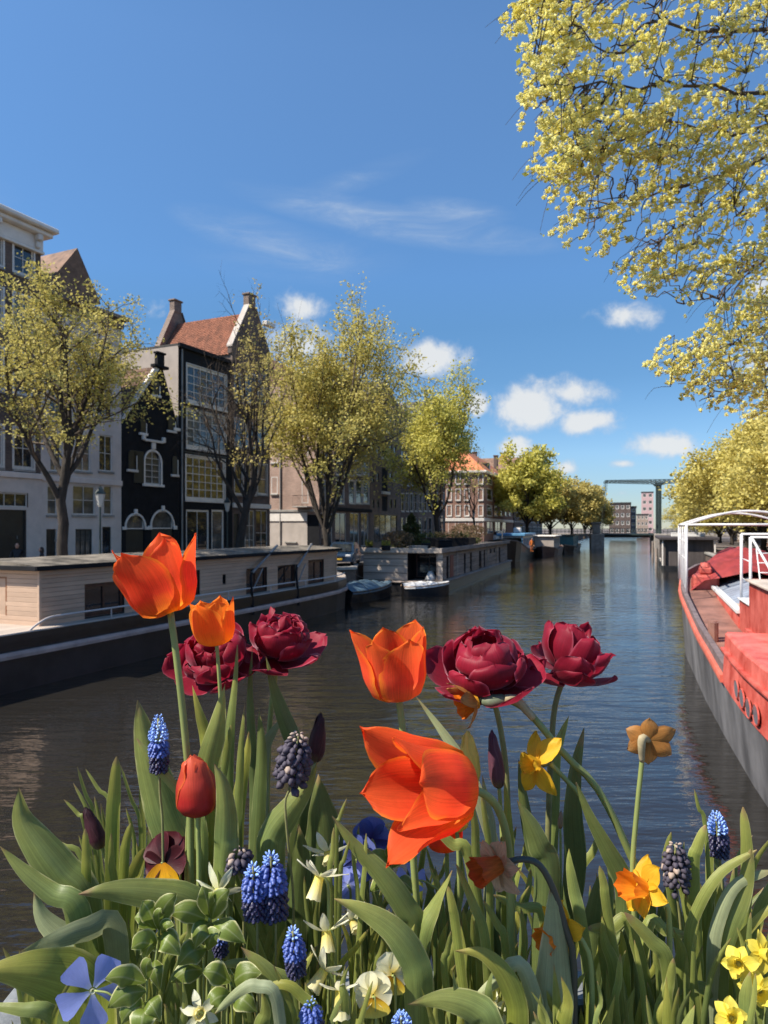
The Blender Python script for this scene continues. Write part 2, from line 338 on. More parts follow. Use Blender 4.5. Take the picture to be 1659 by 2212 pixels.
def water_mat():
    m = bpy.data.materials.new('canal_water'); m.use_nodes = True; t = m.node_tree; b = t.nodes['Principled BSDF']
    b.inputs['Base Color'].default_value = (.018, .016, .013, 1); b.inputs['Roughness'].default_value = .035
    b.inputs['IOR'].default_value = 1.36; b.inputs['Specular IOR Level'].default_value = 1.0
    c = N(t, 'ShaderNodeTexCoord')
    def nz(scale, rot, stretch, det):
        mp = N(t, 'ShaderNodeMapping'); mp.inputs['Rotation'].default_value = (0, 0, rot); mp.inputs['Scale'].default_value = stretch; L(t, c.outputs['Object'], mp.inputs[0])
        n = N(t, 'ShaderNodeTexNoise'); n.inputs['Scale'].default_value = scale; n.inputs['Detail'].default_value = det; n.inputs['Roughness'].default_value = .55; L(t, mp.outputs[0], n.inputs['Vector']); return n.outputs[0]
    w1 = nz(1.5, R(8), (.36, 1.25, 1), 3); w2 = nz(5.2, R(-12), (.42, 1.2, 1), 3); w3 = nz(.16, R(20), (1, 1, 1), 2)
    s = N(t, 'ShaderNodeMath', operation='MULTIPLY_ADD'); L(t, w2, s.inputs[0]); s.inputs[1].default_value = .26; L(t, w1, s.inputs[2])
    k = N(t, 'ShaderNodeMapRange'); L(t, w3, k.inputs[0]); k.inputs[1].default_value = .3; k.inputs[2].default_value = .7; k.inputs[3].default_value = .45; k.inputs[4].default_value = 1.1
    bp = N(t, 'ShaderNodeBump'); bp.inputs['Distance'].default_value = .060; L(t, k.outputs[0], bp.inputs['Strength']); L(t, s.outputs[0], bp.inputs['Height']); L(t, bp.outputs[0], b.inputs['Normal'])
    return m
struct('water', mb, water_mat())
def bank(name, edge, far, side):
    mb = MB(); vs = [(x, y, STREET) for x, y in edge] + [(x, y, STREET) for x, y in far]
    n = len(edge); fs = [(i, i + 1, n + i + 1, n + i) for i in range(n - 1)]
    if side > 0: fs = [f[::-1] for f in fs]
    mb.add(vs, fs); return struct(name, mb, ground_mat())
bank('street_left', QL, [(-620, y) for x, y in QL], 1)
bank('street_right', QR, [(820, y) for x, y in QR], -1)
mb = MB(); mb.add([(-620, 330, STREET - .02), (820, 330, STREET - .02), (820, 1200, STREET - .02), (-620, 1200, STREET - .02)], [(0, 1, 2, 3)]); struct('ground_far', mb, ground_mat())
def quay_wall(name, edge, d):
    mb = MB(); back = offs(edge, d)
    for (a, b, c, e) in zip(edge, edge[1:], back, back[1:]):
        mb.add([(*a, -.6), (*b, -.6), (*b, STREET - .12), (*a, STREET - .12), (*c, -.6), (*e, -.6), (*e, STREET - .12), (*c, STREET - .12)],
               [(0, 1, 2, 3), (4, 7, 6, 5), (3, 2, 6, 7)])
    w = struct(name, mb, M_quay)
    # coping stones along the edge, one by one where they are near
    front = offs(edge, -d * .1); i = 0
    for (a, b) in zip(edge, edge[1:]):
        a = Vector(a); b = Vector(b); L_ = (b - a).length; n = max(1, int(L_ / (1.5 if a.y < 80 and b.y > 0 else 6)))
        t = (b - a).normalized(); ang = math.atan2(t.y, t.x)
        for k in range(n):
            q = a.lerp(b, (k + .5) / n)
            if q.y > 150 or q.y < 5: continue
            m = MB(); hl = L_ / n / 2 - .008
            m.bbox(-hl, hl, -.22, .22, -.14, .05, .015)
            o = m.build('coping_stone', M_stone, w); o.location = (q.x - t.y * -d * .2, q.y + t.x * -d * .2, STREET); o.rotation_euler = (0, 0, ang)
    return w
quay_wall('quay_wall_left', QL, -.5)
quay_wall('quay_wall_right', QR, .5)

# ---------------------------------------------------------------- houses
class Seg:
    "a street front: local x runs along it away from the viewer, local y into the house, z up from the street"
    def __init__(s, o, deg): s.o = Vector(o); s.a = R(deg); s.d = Vector((math.sin(s.a), math.cos(s.a)))
    def t(s, u):
        k = (u - U0) / FPX; return (k * s.o.y - s.o.x) / (s.d.x - k * s.d.y)
    def at(s, t): return s.o + s.d * t
    def z(s, u, v): return EYE + (V0 - v) / FPX * s.at(s.t(u)).y - STREET
    @property
    def rot(s): return math.pi / 2 - s.a
S1 = Seg((-13.34, 46), 25); S2 = Seg((-5.7, 62.4), 20)

M_white = mat('white_paint', (.74, .68, .61), rough=.45, var=.08, scale=2)
M_frame = mat('window_paint', (.66, .61, .55), rough=.4, var=.08, scale=4)
M_glass = glass_mat('window_glass')
M_glass2 = mat('window_glass_curtained', (.10, .095, .085), rough=.06, var=.6, scale=1.3, spec=.8)
M_black = mat('black_paint', (.012, .012, .014), rough=.8, var=.3, scale=2, bump=.1, spec=.2)
M_dark = mat('dark_green_paint', (.016, .020, .020), rough=.35, var=.3, scale=2)
M_tile = mat('red_roof_tiles', (.25, .095, .05), rough=.8, var=.35, scale=2.2, bump=.3, bscale=8)
M_tile_b = mat('brown_roof_tiles', (.19, .11, .07), rough=.8, var=.4, scale=2.0, bump=.3, bscale=8)
M_tile_o = mat('orange_roof_tiles', (.52, .17, .07), rough=.8, var=.22, scale=1.2)
M_slate = mat('roof_felt', (.06, .055, .05), rough=.85, var=.3, scale=1)
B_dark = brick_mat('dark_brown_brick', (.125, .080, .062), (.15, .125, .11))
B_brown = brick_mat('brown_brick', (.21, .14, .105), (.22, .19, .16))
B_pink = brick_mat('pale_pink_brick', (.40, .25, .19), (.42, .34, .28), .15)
B_red = brick_mat('red_brick', (.30, .14, .09), (.30, .23, .19), .2)
M_plaster = mat('light_grey_plaster', (.66, .56, .49), rough=.8, var=.10, scale=1.0, bump=.15)
M_plaster_g = mat('warm_grey_plaster', (.42, .36, .31), rough=.8, var=.12, scale=1.0, bump=.15)

def wall_cells(mb, x0, x1, z0, z1, ops, dep=.16, y=0.0):
    xs = sorted({x0, x1, *[max(x0, min(x1, q)) for o in ops for q in o[:2]]}); zs = sorted({z0, z1, *[max(z0, min(z1, q)) for o in ops for q in o[2:4]]})
    inside = lambda x, z: any(o[0] < x < o[1] and o[2] < z < o[3] for o in ops)
    for a, b in zip(xs, xs[1:]):
        for c, d in zip(zs, zs[1:]):
            if not inside((a + b) / 2, (c + d) / 2): mb.add([(a, y, c), (b, y, c), (b, y, d), (a, y, d)], [(0, 1, 2, 3)])
    for o in ops:
        a, b, c, d = o[:4]
        mb.add([(a, y, c), (b, y, c), (b, y, d), (a, y, d), (a, y + dep, c), (b, y + dep, c), (b, y + dep, d), (a, y + dep, d)],
               [(0, 4, 5, 1), (1, 5, 6, 2), (2, 6, 7, 3), (3, 7, 4, 0)])
def window(root, x0, x1, z0, z1, nx=2, nz=2, fm=None, gm=None, sill=True, bd=.07, bar=.035, y=0.0, name='window', surround=0.0):
    fm = fm or M_frame; gm = gm or (M_glass if rnd.random() < .68 else M_glass2)
    m = MB(); ya, yb = y + .05, y + .13
    if surround:
        s = surround
        m.box(x0 - s, x0, y - .025, y + .05, z0 - s, z1 + s); m.box(x1, x1 + s, y - .025, y + .05, z0 - s, z1 + s)
        m.box(x0, x1, y - .025, y + .05, z1, z1 + s); m.box(x0, x1, y - .025, y + .05, z0 - s, z0)
    m.box(x0, x0 + bd, ya, yb, z0, z1); m.box(x1 - bd, x1, ya, yb, z0, z1); m.box(x0 + bd, x1 - bd, ya, yb, z0, z0 + bd); m.box(x0 + bd, x1 - bd, ya, yb, z1 - bd, z1)
    xs = [x0 + bd + (x1 - x0 - 2 * bd) * i / nx for i in range(nx + 1)]; zs = [z0 + bd + (z1 - z0 - 2 * bd) * i / nz for i in range(nz + 1)]
    for x in xs[1:-1]: m.box(x - bar / 2, x + bar / 2, ya + .012, yb - .012, z0 + bd, z1 - bd)
    for z in zs[1:-1]: m.box(x0 + bd, x1 - bd, ya + .016, yb - .016, z - bar / 2, z + bar / 2)
    w = m.build(name, fm, root)
    g = MB(); hw, hh = (xs[1] - xs[0]) / 2, (zs[1] - zs[0]) / 2; g.box(-hw, hw, 0, .01, -hh, hh); first = None
    for i in range(nx):
        for j in range(nz):
            lo = ((xs[i] + xs[i + 1]) / 2, ya + .045, (zs[j] + zs[j + 1]) / 2)
            if first is None: first = g.build('pane', gm, w); first.location = lo; q = first
            else: q = share(first, w, lo)
            q.rotation_euler = (rnd.uniform(-.012, .012), 0, rnd.uniform(-.012, .012))
    if sill:
        m = MB(); m.bbox(x0 - .08, x1 + .08, y - .09, y + .05, z0 - .12 - surround, z0 - .004 - surround, .01); m.build('sill', M_stone if fm is M_frame else fm, w)
    return w
def px_ops(seg, t0, wins):
    out = []
    for w in wins:
        ul, ur, vt, vb = w[:4]; um = (ul + ur) / 2
        out.append((seg.t(ul) - t0, seg.t(ur) - t0, max(.02, seg.z(um, vb)), seg.z(um, vt)) + tuple(w[4:]))
    return out
def house(name, label, seg, t0, t1, H, depth, wm, wins, side=None, cornice=None, roof='flat', rh=3.0, roofm=None, plinth=None, front_poly=None):
    p = seg.at(t0); root = thing(name, label, 'house', (p.x, p.y, STREET), seg.rot); Wd = t1 - t0
    ops = px_ops(seg, t0, wins)
    m = MB(); wall_cells(m, 0, Wd, 0, H, ops)
    if side is None: m.add([(0, 0, 0), (0, depth, 0), (0, depth, H), (0, 0, H), (Wd, 0, 0), (Wd, depth, 0), (Wd, depth, H), (Wd, 0, H)], [(0, 3, 2, 1), (4, 5, 6, 7), (1, 2, 6, 5)])
    else:
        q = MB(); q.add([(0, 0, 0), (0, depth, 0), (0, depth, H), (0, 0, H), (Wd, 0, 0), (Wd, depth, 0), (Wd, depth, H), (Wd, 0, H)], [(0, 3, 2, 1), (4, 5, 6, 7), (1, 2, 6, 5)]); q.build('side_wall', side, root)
    if roof == 'gable': m.add([(0, 0, H), (Wd, 0, H), (Wd / 2, 0, H + rh), (0, depth, H), (Wd, depth, H), (Wd / 2, depth, H + rh)], [(0, 1, 2), (3, 5, 4)])
    m.build('wall', wm, root)
    rm = roofm or M_slate; r = MB()
    if roof == 'flat': r.box(-.02, Wd + .02, -.02, depth, H, H + .12)
    elif roof == 'gable':
        r.add([(-.12, .02, H - .05), (Wd / 2, .02, H + rh + .05), (Wd / 2, depth, H + rh + .05), (-.12, depth, H - .05)], [(0, 1, 2, 3)])
        r.add([(Wd + .12, .02, H - .05), (Wd / 2, .02, H + rh + .05), (Wd / 2, depth, H + rh + .05), (Wd + .12, depth, H - .05)], [(3, 2, 1, 0)])
    elif roof == 'pitched':     # ridge along the street
        r.add([(-.02, -.25, H), (Wd + .02, -.25, H), (Wd + .02, depth / 2, H + rh), (-.02, depth / 2, H + rh), (-.02, depth, H), (Wd + .02, depth, H)], [(0, 1, 2, 3), (3, 2, 5, 4), (0, 3, 4), (1, 5, 2)])
    elif roof == 'hip':
        i = min(Wd, depth) * .36
        r.add([(-.3, -.3, H), (Wd + .3, -.3, H), (Wd + .3, depth, H), (-.3, depth, H), (i, depth * .36, H + rh), (Wd - i, depth * .36, H + rh), (Wd - i, depth * .64, H + rh), (i, depth * .64, H + rh)], [(0, 1, 5, 4), (1, 2, 6, 5), (2, 3, 7, 6), (3, 0, 4, 7), (4, 5, 6, 7)])
    r.build('roof', rm, root)
    if cornice:
        c = MB(); h, pr, mm = cornice
        c.bbox(-.05, Wd + .05, -pr, .02, H - h * .3, H + .1, .04); c.bbox(-.02, Wd + .02, -pr * .4, .015, H - h, H - h * .32, .03)
        c.build('cornice', mm, root)
    for o in ops:
        k = o[4] if len(o) > 4 else {}
        k = dict(k); kind = k.pop('kind', 'window')
        if kind == 'door':
            d = MB(); d.box(o[0], o[1], .10, .15, o[2], o[3]); w = (o[1] - o[0]) / 2
            for i in (0, 1):
                for j in (0, 1, 2):
                    zz = o[2] + (o[3] - o[2]) * (.06 + .31 * j); d.box(o[0] + w * i + .08, o[0] + w * (i + 1) - .08, .085, .10, zz, zz + (o[3] - o[2]) * .24)
            dd = d.build('door', k.get('m', M_dark), root); hnd = MB(); hnd.tube([(o[0] + w * 1.75, .05, o[2] + 1.0), (o[0] + w * 1.75, .05, o[2] + 1.15)], .015); hnd.build('handle', M_stone, dd)
        else: window(root, *o[:4], **k)
    return root, ops

w22 = dict(nx=2, nz=2); w12 = dict(nx=1, nz=2)
# 1 - the tall brown corner house with the white cornice, cut by the left frame edge
t0, t1 = S1.t(88) - 11, S1.t(88)
H1 = S1.z(88, 505)
rows = [(527, 592), (640, 720), (765, 850), (927, 1010)]
W1 = []
for a, b in rows:
    for ul, ur in ((30, 72), (-38, 6), (-120, -76)): W1.append((ul, ur, a + (30 - ul) * -.0 if ul > 0 else a - (30 - ul) * .42 * (1140 - a) / 610, b if ul > 0 else b - (30 - ul) * .42 * (1140 - b) / 610, dict(nx=2, nz=2, surround=.1)))
W1 += [(-95, 60, 1062, 1094, dict(nx=6, nz=1, sill=False)), (-95, 56, 1100, 1210, dict(kind='door', m=M_dark))]
b1, _ = house('corner_house', 'tall dark brown brick house with deep white cornice at the left edge', S1, t0, t1, H1, 11, B_dark, W1)
c = MB(); wd = t1 - t0
c.bbox(-.3, wd + .55, -.75, .55, H1 + .02, H1 + .28, .06); c.bbox(-.25, wd + .38, -.5, .5, H1 - .22, H1 + .018, .05); c.bbox(-.02, wd + .06, -.14, .2, H1 - .95, H1 - .224, .03); c.bbox(-.02, wd + .1, -.2, .2, H1 - 1.1, H1 - .952, .03)
co = c.build('cornice', M_white, b1)
for i in range(5):
    x = wd - .35 - i * 2.3
    k = MB(); k.bbox(x - .16, x + .16, -.48, -.142, H1 - .55, H1 - .222, .05); k.bbox(x - .12, x + .12, -.32, -.142, H1 - .92, H1 - .552, .05); k.build('bracket', M_white, co)
k = MB(); k.box(-.02, wd + .03, -.05, -.002, 0, S1.z(60, 1100) - .35)
pl = MB(); wall_cells(pl, 0, wd + .02, 0, S1.z(88, 1030), px_ops(S1, t0, W1[-2:]), dep=.02, y=-.04); pl.build('ground_floor_plaster', M_plaster, b1)
k = MB(); k.bbox(-.02, wd + .05, -.14, -.045, S1.z(88, 1036), S1.z(88, 1024), .02); k.build('string_course', M_plaster, b1)

# 2 - light grey plastered house
t0, t1 = S1.t(88) + .004, S1.t(262)
W2 = []
for a, b in ((735, 800), (838, 900), (940, 1018)):
    for ul, ur in ((108, 133), (163, 196), (214, 243)): W2.append((ul, ur, a, b, dict(nx=2, nz=2)))
for ul, ur in ((102, 124), (157, 206), (224, 243)): W2.append((ul, ur, 1049, 1112, dict(nx=2 if ur - ul > 30 else 1, nz=2, gm=M_glass2)))
W2 += [(100, 122, 1143, 1212, dict(kind='door')), (163, 199, 1143, 1212, dict(nx=3, nz=1, fm=M_dark, sill=False)), (221, 240, 1138, 1205, dict(nx=1, nz=1, fm=M_dark))]
H2 = S1.z(262, 692); wd = t1 - t0
b2, _ = house('plaster_house', 'pale grey plastered house with rows of dark windows behind the leftmost tree', S1, t0, t1, H2, 10, M_plaster, W2, side=B_brown, roof='none')
r = MB(); xm = wd * .42
r.add([(-.1, -.02, H2 - .1), (xm, -.02, H2 + 3.1), (wd * .72, -.02, H2 + .5), (-.1, 10, H2 - .1), (xm, 10, H2 + 3.1), (wd * .72, 10, H2 + .5)], [(0, 2, 1), (0, 1, 4, 3), (1, 2, 5, 4)]); r.build('roof', M_tile_b, b2)
r = MB(); r.box(-.02, wd, .0, 10, H2 - .02, H2 + .06); r.build('flat_roof', M_slate, b2)
c = MB(); c.bbox(-.02, wd + .25, -.45, .1, H2 - .1, H2 + .14, .04); c.bbox(-.02, wd + .08, -.16, .02, H2 - .55, H2 - .104, .03); c.build('cornice', B_brown, b2)
c = MB(); c.bbox(-.01, wd + .02, -.1, .01, S1.z(200, 1046), S1.z(200, 1034), .02); c.build('string_course', M_plaster, b2)

# 3 - low black spout-gable warehouse with white trim
t0, t1 = S1.t(262) + .004, S1.t(385); wd = t1 - t0
zl = S1.z(285, 905); apx = S1.t(345) - t0; apz = S1.z(345, 795)
p = S1.at(t0); b3 = thing('gable_warehouse', 'low black spout-gable warehouse with white stone trim and arched openings', 'house', (p.x, p.y, STREET), S1.rot)
ops = px_ops(S1, t0, [(313, 347, 975, 1046), (272, 312, 1112, 1200), (327, 374, 1104, 1200)])
m = MB(); wall_cells(m, 0, wd, 0, zl, ops)
m.add([(0, 0, zl), (wd, 0, zl - .0), (apx + .28, 0, apz), (apx - .28, 0, apz)], [(0, 1, 2, 3)])
m.add([(wd, 0, 0), (wd, 9, 0), (wd, 9, zl), (wd, 0, zl), (0, 0, 0), (0, 9, 0), (0, 9, zl), (0, 0, zl)], [(0, 1, 2, 3), (4, 7, 6, 5)]); m.build('wall', M_black, b3)
def tile_slope(root, a, b, c, d, m, rows=14, cols=26, amp=.035, name='roof'):
    "pantile slope: a-b eave, d-c ridge; rows step, columns wave"
    a, b, c, d = map(Vector, (a, b, c, d)); nrm = (b - a).cross(d - a).normalized(); mb = MB(); vs = []; fs = []; nc = cols * 4 + 1
    for j in range(rows):
        for e in (0, 1):
            v = (j + e) / rows; up = amp * .9 * (1 - e)
            for i in range(nc):
                q = a.lerp(b, i / (nc - 1)).lerp(d.lerp(c, i / (nc - 1)), v)
                vs.append(q + nrm * (up + amp * math.sin(i / 4 * 2 * math.pi)))
    for j in range(rows * 2 - 1):
        for i in range(nc - 1): fs.append((j * nc + i, j * nc + i + 1, (j + 1) * nc + i + 1, (j + 1) * nc + i))
    mb.add(vs, fs); return mb.build(name, m, root)
tile_slope(b3, (-.15, 9, zl - .25), (-.15, .1, zl - .25), (apx, .1, apz + .1), (apx, 9, apz + .1), M_tile_b, 16, 30)
tile_slope(b3, (wd + .1, .1, zl - .2), (wd + .1, 9, zl - .2), (apx, 9, apz + .1), (apx, .1, apz + .1), M_tile_b, 16, 30)
c = MB()
c.add([(-.16, -.06, zl - .28), (.22, -.06, zl - .05), (apx - .1, -.06, apz - .1), (apx - .42, -.06, apz - .02), (-.16, .14, zl - .28), (.22, .14, zl - .05), (apx - .1, .14, apz - .1), (apx - .42, .14, apz - .02)], [(0, 1, 2, 3), (0, 3, 7, 4), (3, 2, 6, 7), (1, 5, 6, 2)]); c.build('bargeboard', M_white, b3)
c = MB(); c.bbox(apx - .62, apx + .62, -.22, .2, apz - .02, apz + .16, .03); c.bbox(apx - .3, apx + .3, -.14, .16, apz + .164, apz + .85, .03); c.bbox(apx - .4, apx + .4, -.2, .18, apz + .854, apz + .98, .03); c.build('spout_top', M_black, b3)
c = MB(); c.bbox(wd - .5, wd + .12, -.12, .02, zl - .25, zl - .05, .02); c.build('corner_stone', M_white, b3)
def arch_ring(root, xc, w, z0, z1, th, m, name='arch_trim', y=-.05, sill=True, key=True):
    r_ = w / 2; mb = MB(); pts = [(xc - r_, z0)] + [(xc - r_ * math.cos(a), z1 - r_ + r_ * math.sin(a)) for a in [math.pi * i / 14 for i in range(15)]] + [(xc + r_, z0)]
    out = [(xc - r_ - th, z0)] + [(xc - (r_ + th) * math.cos(a), z1 - r_ + (r_ + th) * math.sin(a)) for a in [math.pi * i / 14 for i in range(15)]] + [(xc + r_ + th, z0)]
    n = len(pts); vs = [(a, y, b) for a, b in pts] + [(a, y, b) for a, b in out] + [(a, .01, b) for a, b in pts] + [(a, .01, b) for a, b in out]
    mb.add(vs, [(i, i + 1, n + i + 1, n + i) for i in range(n - 1)] + [(n + i, n + i + 1, 3 * n + i + 1, 3 * n + i) for i in range(n - 1)] + [(i + 1, i, 2 * n + i, 2 * n + i + 1) for i in range(n - 1)])
    if sill: mb.bbox(xc - r_ - th - .12, xc + r_ + th + .12, y - .08, .01, z0 - .16, z0, .02)
    if key: mb.bbox(xc - .12, xc + .12, y - .06, .01, z1 + .01, z1 + th + .22, .02)
    return mb.build(name, m, root)
def arch_win(root, o, glass, th=.12, fill=None, sill=True, key=True, nx=2, nz=4):
    xc = (o[0] + o[1]) / 2; w = o[1] - o[0]; r_ = w / 2
    # the corner pieces of the square opening above the arch
    mb = MB()
    for sgn in (-1, 1):
        pts = [(xc + sgn * r_, o[3])] + [(xc + sgn * r_ * math.cos(a), o[3] - r_ + r_ * math.sin(a)) for a in [math.pi / 2 * i / 8 for i in range(9)]]
        mb.add([(a, -.002, b) for a, b in pts], [tuple(range(len(pts)))] if sgn < 0 else [tuple(range(len(pts)))[::-1]])
    mb.build('spandrel', M_black, root)
    f = window(root, o[0], o[1], o[2], o[3], nx=nx, nz=nz, fm=M_frame, gm=glass, sill=False)
    arch_ring(root, xc, w, o[2], o[3], th, M_white, sill=sill, key=key)
arch_win(b3, ops[0], M_glass2, key=False, nx=2, nz=5)
sh = MB(); sh.bbox(ops[0][0] - .95, ops[0][0] - .14, -.06, -.005, ops[0][2], ops[0][3] - .1, .015); sh.build('shutter', M_dark, b3)
c = MB(); xc = (ops[0][0] + ops[0][1]) / 2; zt = ops[0][3]
c.bbox(xc - .16, xc + .16, -.12, .01, zt + .12, zt + .55, .02); c.bbox(xc - .8, xc + .8, -.16, .01, zt + .55, zt + .70, .02); c.bbox(xc - .98, xc - .74, -.18, .01, zt + .60, zt + .95, .03); c.bbox(xc + .74, xc + .98, -.18, .01, zt + .60, zt + .95, .03); c.build('hatch_ornament', M_white, b3)
for o in ops[1:]:
    xc = (o[0] + o[1]) / 2; r_ = (o[1] - o[0]) / 2
    mb = MB()
    for sgn in (-1, 1):
        pts = [(xc + sgn * r_, o[3])] + [(xc + sgn * r_ * math.cos(a), o[3] - r_ + r_ * math.sin(a)) for a in [math.pi / 2 * i / 8 for i in range(9)]]
        mb.add([(a, -.002, b) for a, b in pts], [tuple(range(len(pts)))] if sgn < 0 else [tuple(range(len(pts)))[::-1]])
    mb.build('spandrel', M_black, b3)
    window(b3, o[0], o[1], o[3] - r_ * 1.15, o[3], nx=1, nz=1, gm=M_glass2, sill=False, name='fanlight')
    d = MB(); d.bbox(o[0], o[1], .06, .14, 0, o[3] - r_ * 1.17, .02); d.build('door', M_dark, b3)
    arch_ring(b3, xc, r_ * 2, o[3] - r_ * 1.15, o[3], .12, M_white, sill=False)
    c = MB(); c.bbox(o[0] - .3, o[0], -.1, .01, o[3] - r_ * 1.2, o[3] - r_ * .95, .02); c.build('impost', M_white, b3)
    c = MB(); c.bbox(o[1], o[1] + .3, -.1, .01, o[3] - r_ * 1.2, o[3] - r_ * .95, .02); c.build('impost', M_white, b3)
for (ul, ur, vt, vb) in ((276, 293, 972, 1014), (371, 382, 985, 1025), (362, 377, 899, 930), (329, 343, 822, 853), (302, 314, 905, 935)):
    a, b_, c_, d_ = px_ops(S1, t0, [(ul, ur, vt, vb)])[0]; xc = (a + b_) / 2; r_ = (b_ - a) / 2
    n_ = MB(); pts = [(xc - r_, c_)] + [(xc - r_ * math.cos(q), d_ - r_ + r_ * math.sin(q)) for q in [math.pi * i / 10 for i in range(11)]] + [(xc + r_, c_)]
    n_.prism(pts, -.06, .0); n_.build('niche_shutter', M_dark, b3)
    s_ = MB(); s_.bbox(a - .12, b_ + .12, -.14, .0, c_ - .16, c_ - .005, .02); s_.build('niche_sill', M_white, b3)
    s_ = MB(); s_.bbox(b_ + .005, b_ + .07, -.08, .0, c_, d_ - r_, .01); s_.build('niche_jamb', M_white, b3)

# 4 - tall black house with three great white-framed windows
t0, t1 = S1.t(385) + .004, S1.t(502); H4 = S1.z(385, 745); wd = t1 - t0
W4 = [(403, 489, 798, 876, dict(nx=6, nz=4, fm=M_white, bd=.16, bar=.05, surround=.06)), (403, 488, 892, 971, dict(nx=6, nz=4, fm=M_white, bd=.16, bar=.05, surround=.06)),
      (401, 486, 988, 1080, dict(nx=6, nz=5, fm=M_white, bd=.16, bar=.05, surround=.06)), (402, 452, 1101, 1205, dict(nx=2, nz=1, fm=M_white, bd=.14, sill=False, gm=M_glass)), (457, 484, 1101, 1205, dict(nx=1, nz=1, fm=M_white, bd=.14, sill=False))]
b4, _ = house('window_house', 'tall black house with three huge white-framed grid windows', S1, t0, t1, H4, 9, M_black, W4, side=M_plaster_g)
c = MB(); c.bbox(-.05, wd + .05, -.2, .02, H4 - .15, H4 + .16, .03); c.build('cornice', M_black, b4)
c = MB(); c.tube([(.28, -.08, .1), (.28, -.08, H4 - .2)], .06, 8); c.build('drainpipe', M_stone, b4)
for i, z in enumerate((885, 980)):
    c = MB(); zz = S1.z(430, z); c.bbox(.5, wd - .3, -.03, .0, zz - .05, zz + .05, .01); c.build('floor_band', M_dark, b4)

# 5 - brown gable house with the red tiled roof
t0, t1 = S1.t(502) + .004, S1.t(583); wd = t1 - t0; H5 = S1.z(502, 762); apz = S1.z(545, 668)
W5 = []
for a, b in ((808, 870), (905, 965), (1003, 1067)):
    for ul, ur in ((507, 525), (531, 553), (557, 577)): W5.append((ul, ur, a, b, dict(nx=1, nz=2, surround=.06)))
W5 += [(521, 550, 1102, 1200, dict(nx=3, nz=3, gm=M_glass2, sill=False)), (553, 578, 1102, 1200, dict(nx=2, nz=2, sill=False)), (505, 517, 1110, 1205, dict(kind='door'))]
b5, _ = house('red_roof_house', 'narrow brown brick house with steep red tiled roof and two chimneys', S1, t0, t1, H5, 7.4, B_dark, W5, side=B_brown, roof='none')
mid = wd * .5
tile_slope(b5, (-.12, 7.3, H5 - .1), (-.12, .25, H5 - .1), (mid, .25, apz - .25), (mid, 7.3, apz - .25), M_tile, 22, 24)
tile_slope(b5, (wd + .12, .25, H5 - .1), (wd + .12, 7.3, H5 - .1), (mid, 7.3, apz - .25), (mid, .25, apz - .25), M_tile, 22, 24)
for nm, y, hh in (('front_gable', 0.0, 0), ('rear_gable', 7.1, .5)):
    g = MB(); g.prism([(-.1, H5 - .004), (wd + .1, H5 - .004), (wd + .1, H5 + .5), (mid + .42, apz + .1 + hh), (mid - .42, apz + .1 + hh), (-.1, H5 + .5)], y - .003, y + .35); g.build(nm, B_dark if y == 0 else B_brown, b5)
    g = MB(); g.bbox(mid - .42, mid + .42, y - .05, y + .5, apz + .1 + hh, apz + 1.0 + hh, .04); g.bbox(mid - .5, mid + .5, y - .12, y + .58, apz + 1.0 + hh, apz + 1.14 + hh, .03); g.build('chimney', B_brown, b5)
    for sg in (-1, 1):
        g = MB(); a = Vector((mid + sg * (wd / 2 + .16), y - .1, H5 + .46)); b_ = Vector((mid + sg * .46, y - .1, apz + .12 + hh)); dv = Vector((0, 0, .13)); dy = Vector((0, .5, 0))
        g.add([a, b_, b_ + dv, a + dv, a + dy, b_ + dy, b_ + dv + dy, a + dv + dy], [(0, 1, 2, 3), (4, 7, 6, 5), (3, 2, 6, 7), (0, 4, 5, 1), (1, 5, 6, 2), (0, 3, 7, 4)]); g.build('coping', M_plaster_g if y == 0 else B_brown, b5)
g = MB(); zz = S1.z(570, 700); g.bbox(wd - .9, wd + .25, -.35, .1, zz - .1, zz + .25, .04); g.build('shoulder_stone', M_white, b5)
g = MB(); g.bbox(-.02, wd + .02, -.14, .01, S1.z(540, 1098), S1.z(540, 1088), .02); g.build('shop_fascia', M_white, b5)

# 6 - corner house with the sunlit pink side wall beyond the side street
t0, t1 = 0.0, S2.t(800); wd = t1; H6 = S2.z(745, 852)
W6 = []
for a, b in ((915, 962), (978, 1026), (1038, 1087)):
    for ul, ur in ((692, 704), (726, 743), (754, 767), (769, 783), (785, 797)): W6.append((ul, ur, a, b, dict(nx=1, nz=2, surround=.05)))
for ul, ur in ((694, 718), (724, 748), (756, 776), (780, 796)): W6.append((ul, ur, 1108, 1180, dict(nx=2, nz=1, sill=False, gm=M_glass2 if ul > 750 else M_glass)))
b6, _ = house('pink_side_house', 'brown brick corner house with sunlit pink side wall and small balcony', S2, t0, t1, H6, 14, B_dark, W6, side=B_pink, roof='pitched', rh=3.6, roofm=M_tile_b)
g = MB(); g.bbox(-.02, wd + .02, -.2, .01, S2.z(745, 1104), S2.z(745, 1097), .02); g.build('shop_fascia', M_black, b6)
side_dir = Vector((-math.cos(S2.a), math.sin(S2.a)))
def side_y(u):
    k = (u - U0) / FPX; o = S2.o; return (k * o.y - o.x) / (side_dir.x - k * side_dir.y)
def side_z(u, v): y = side_y(u); return EYE + (V0 - v) / FPX * (S2.o.y + side_dir.y * y) - STREET
SMX = Matrix.Rotation(R(90), 4, 'Z')
sroot = b6
def side_window(ul, ur, vt, vb, **k):
    ya, yb = side_y(ur), side_y(ul); um = (ul + ur) / 2
    w = window(sroot, ya, yb, side_z(um, vb), side_z(um, vt), **k)
    w.matrix_local = Matrix(((0, 1, 0, -.06), (1, 0, 0, 0), (0, 0, 1, 0), (0, 0, 0, 1)))   # swap x and y: onto the side wall
    return w
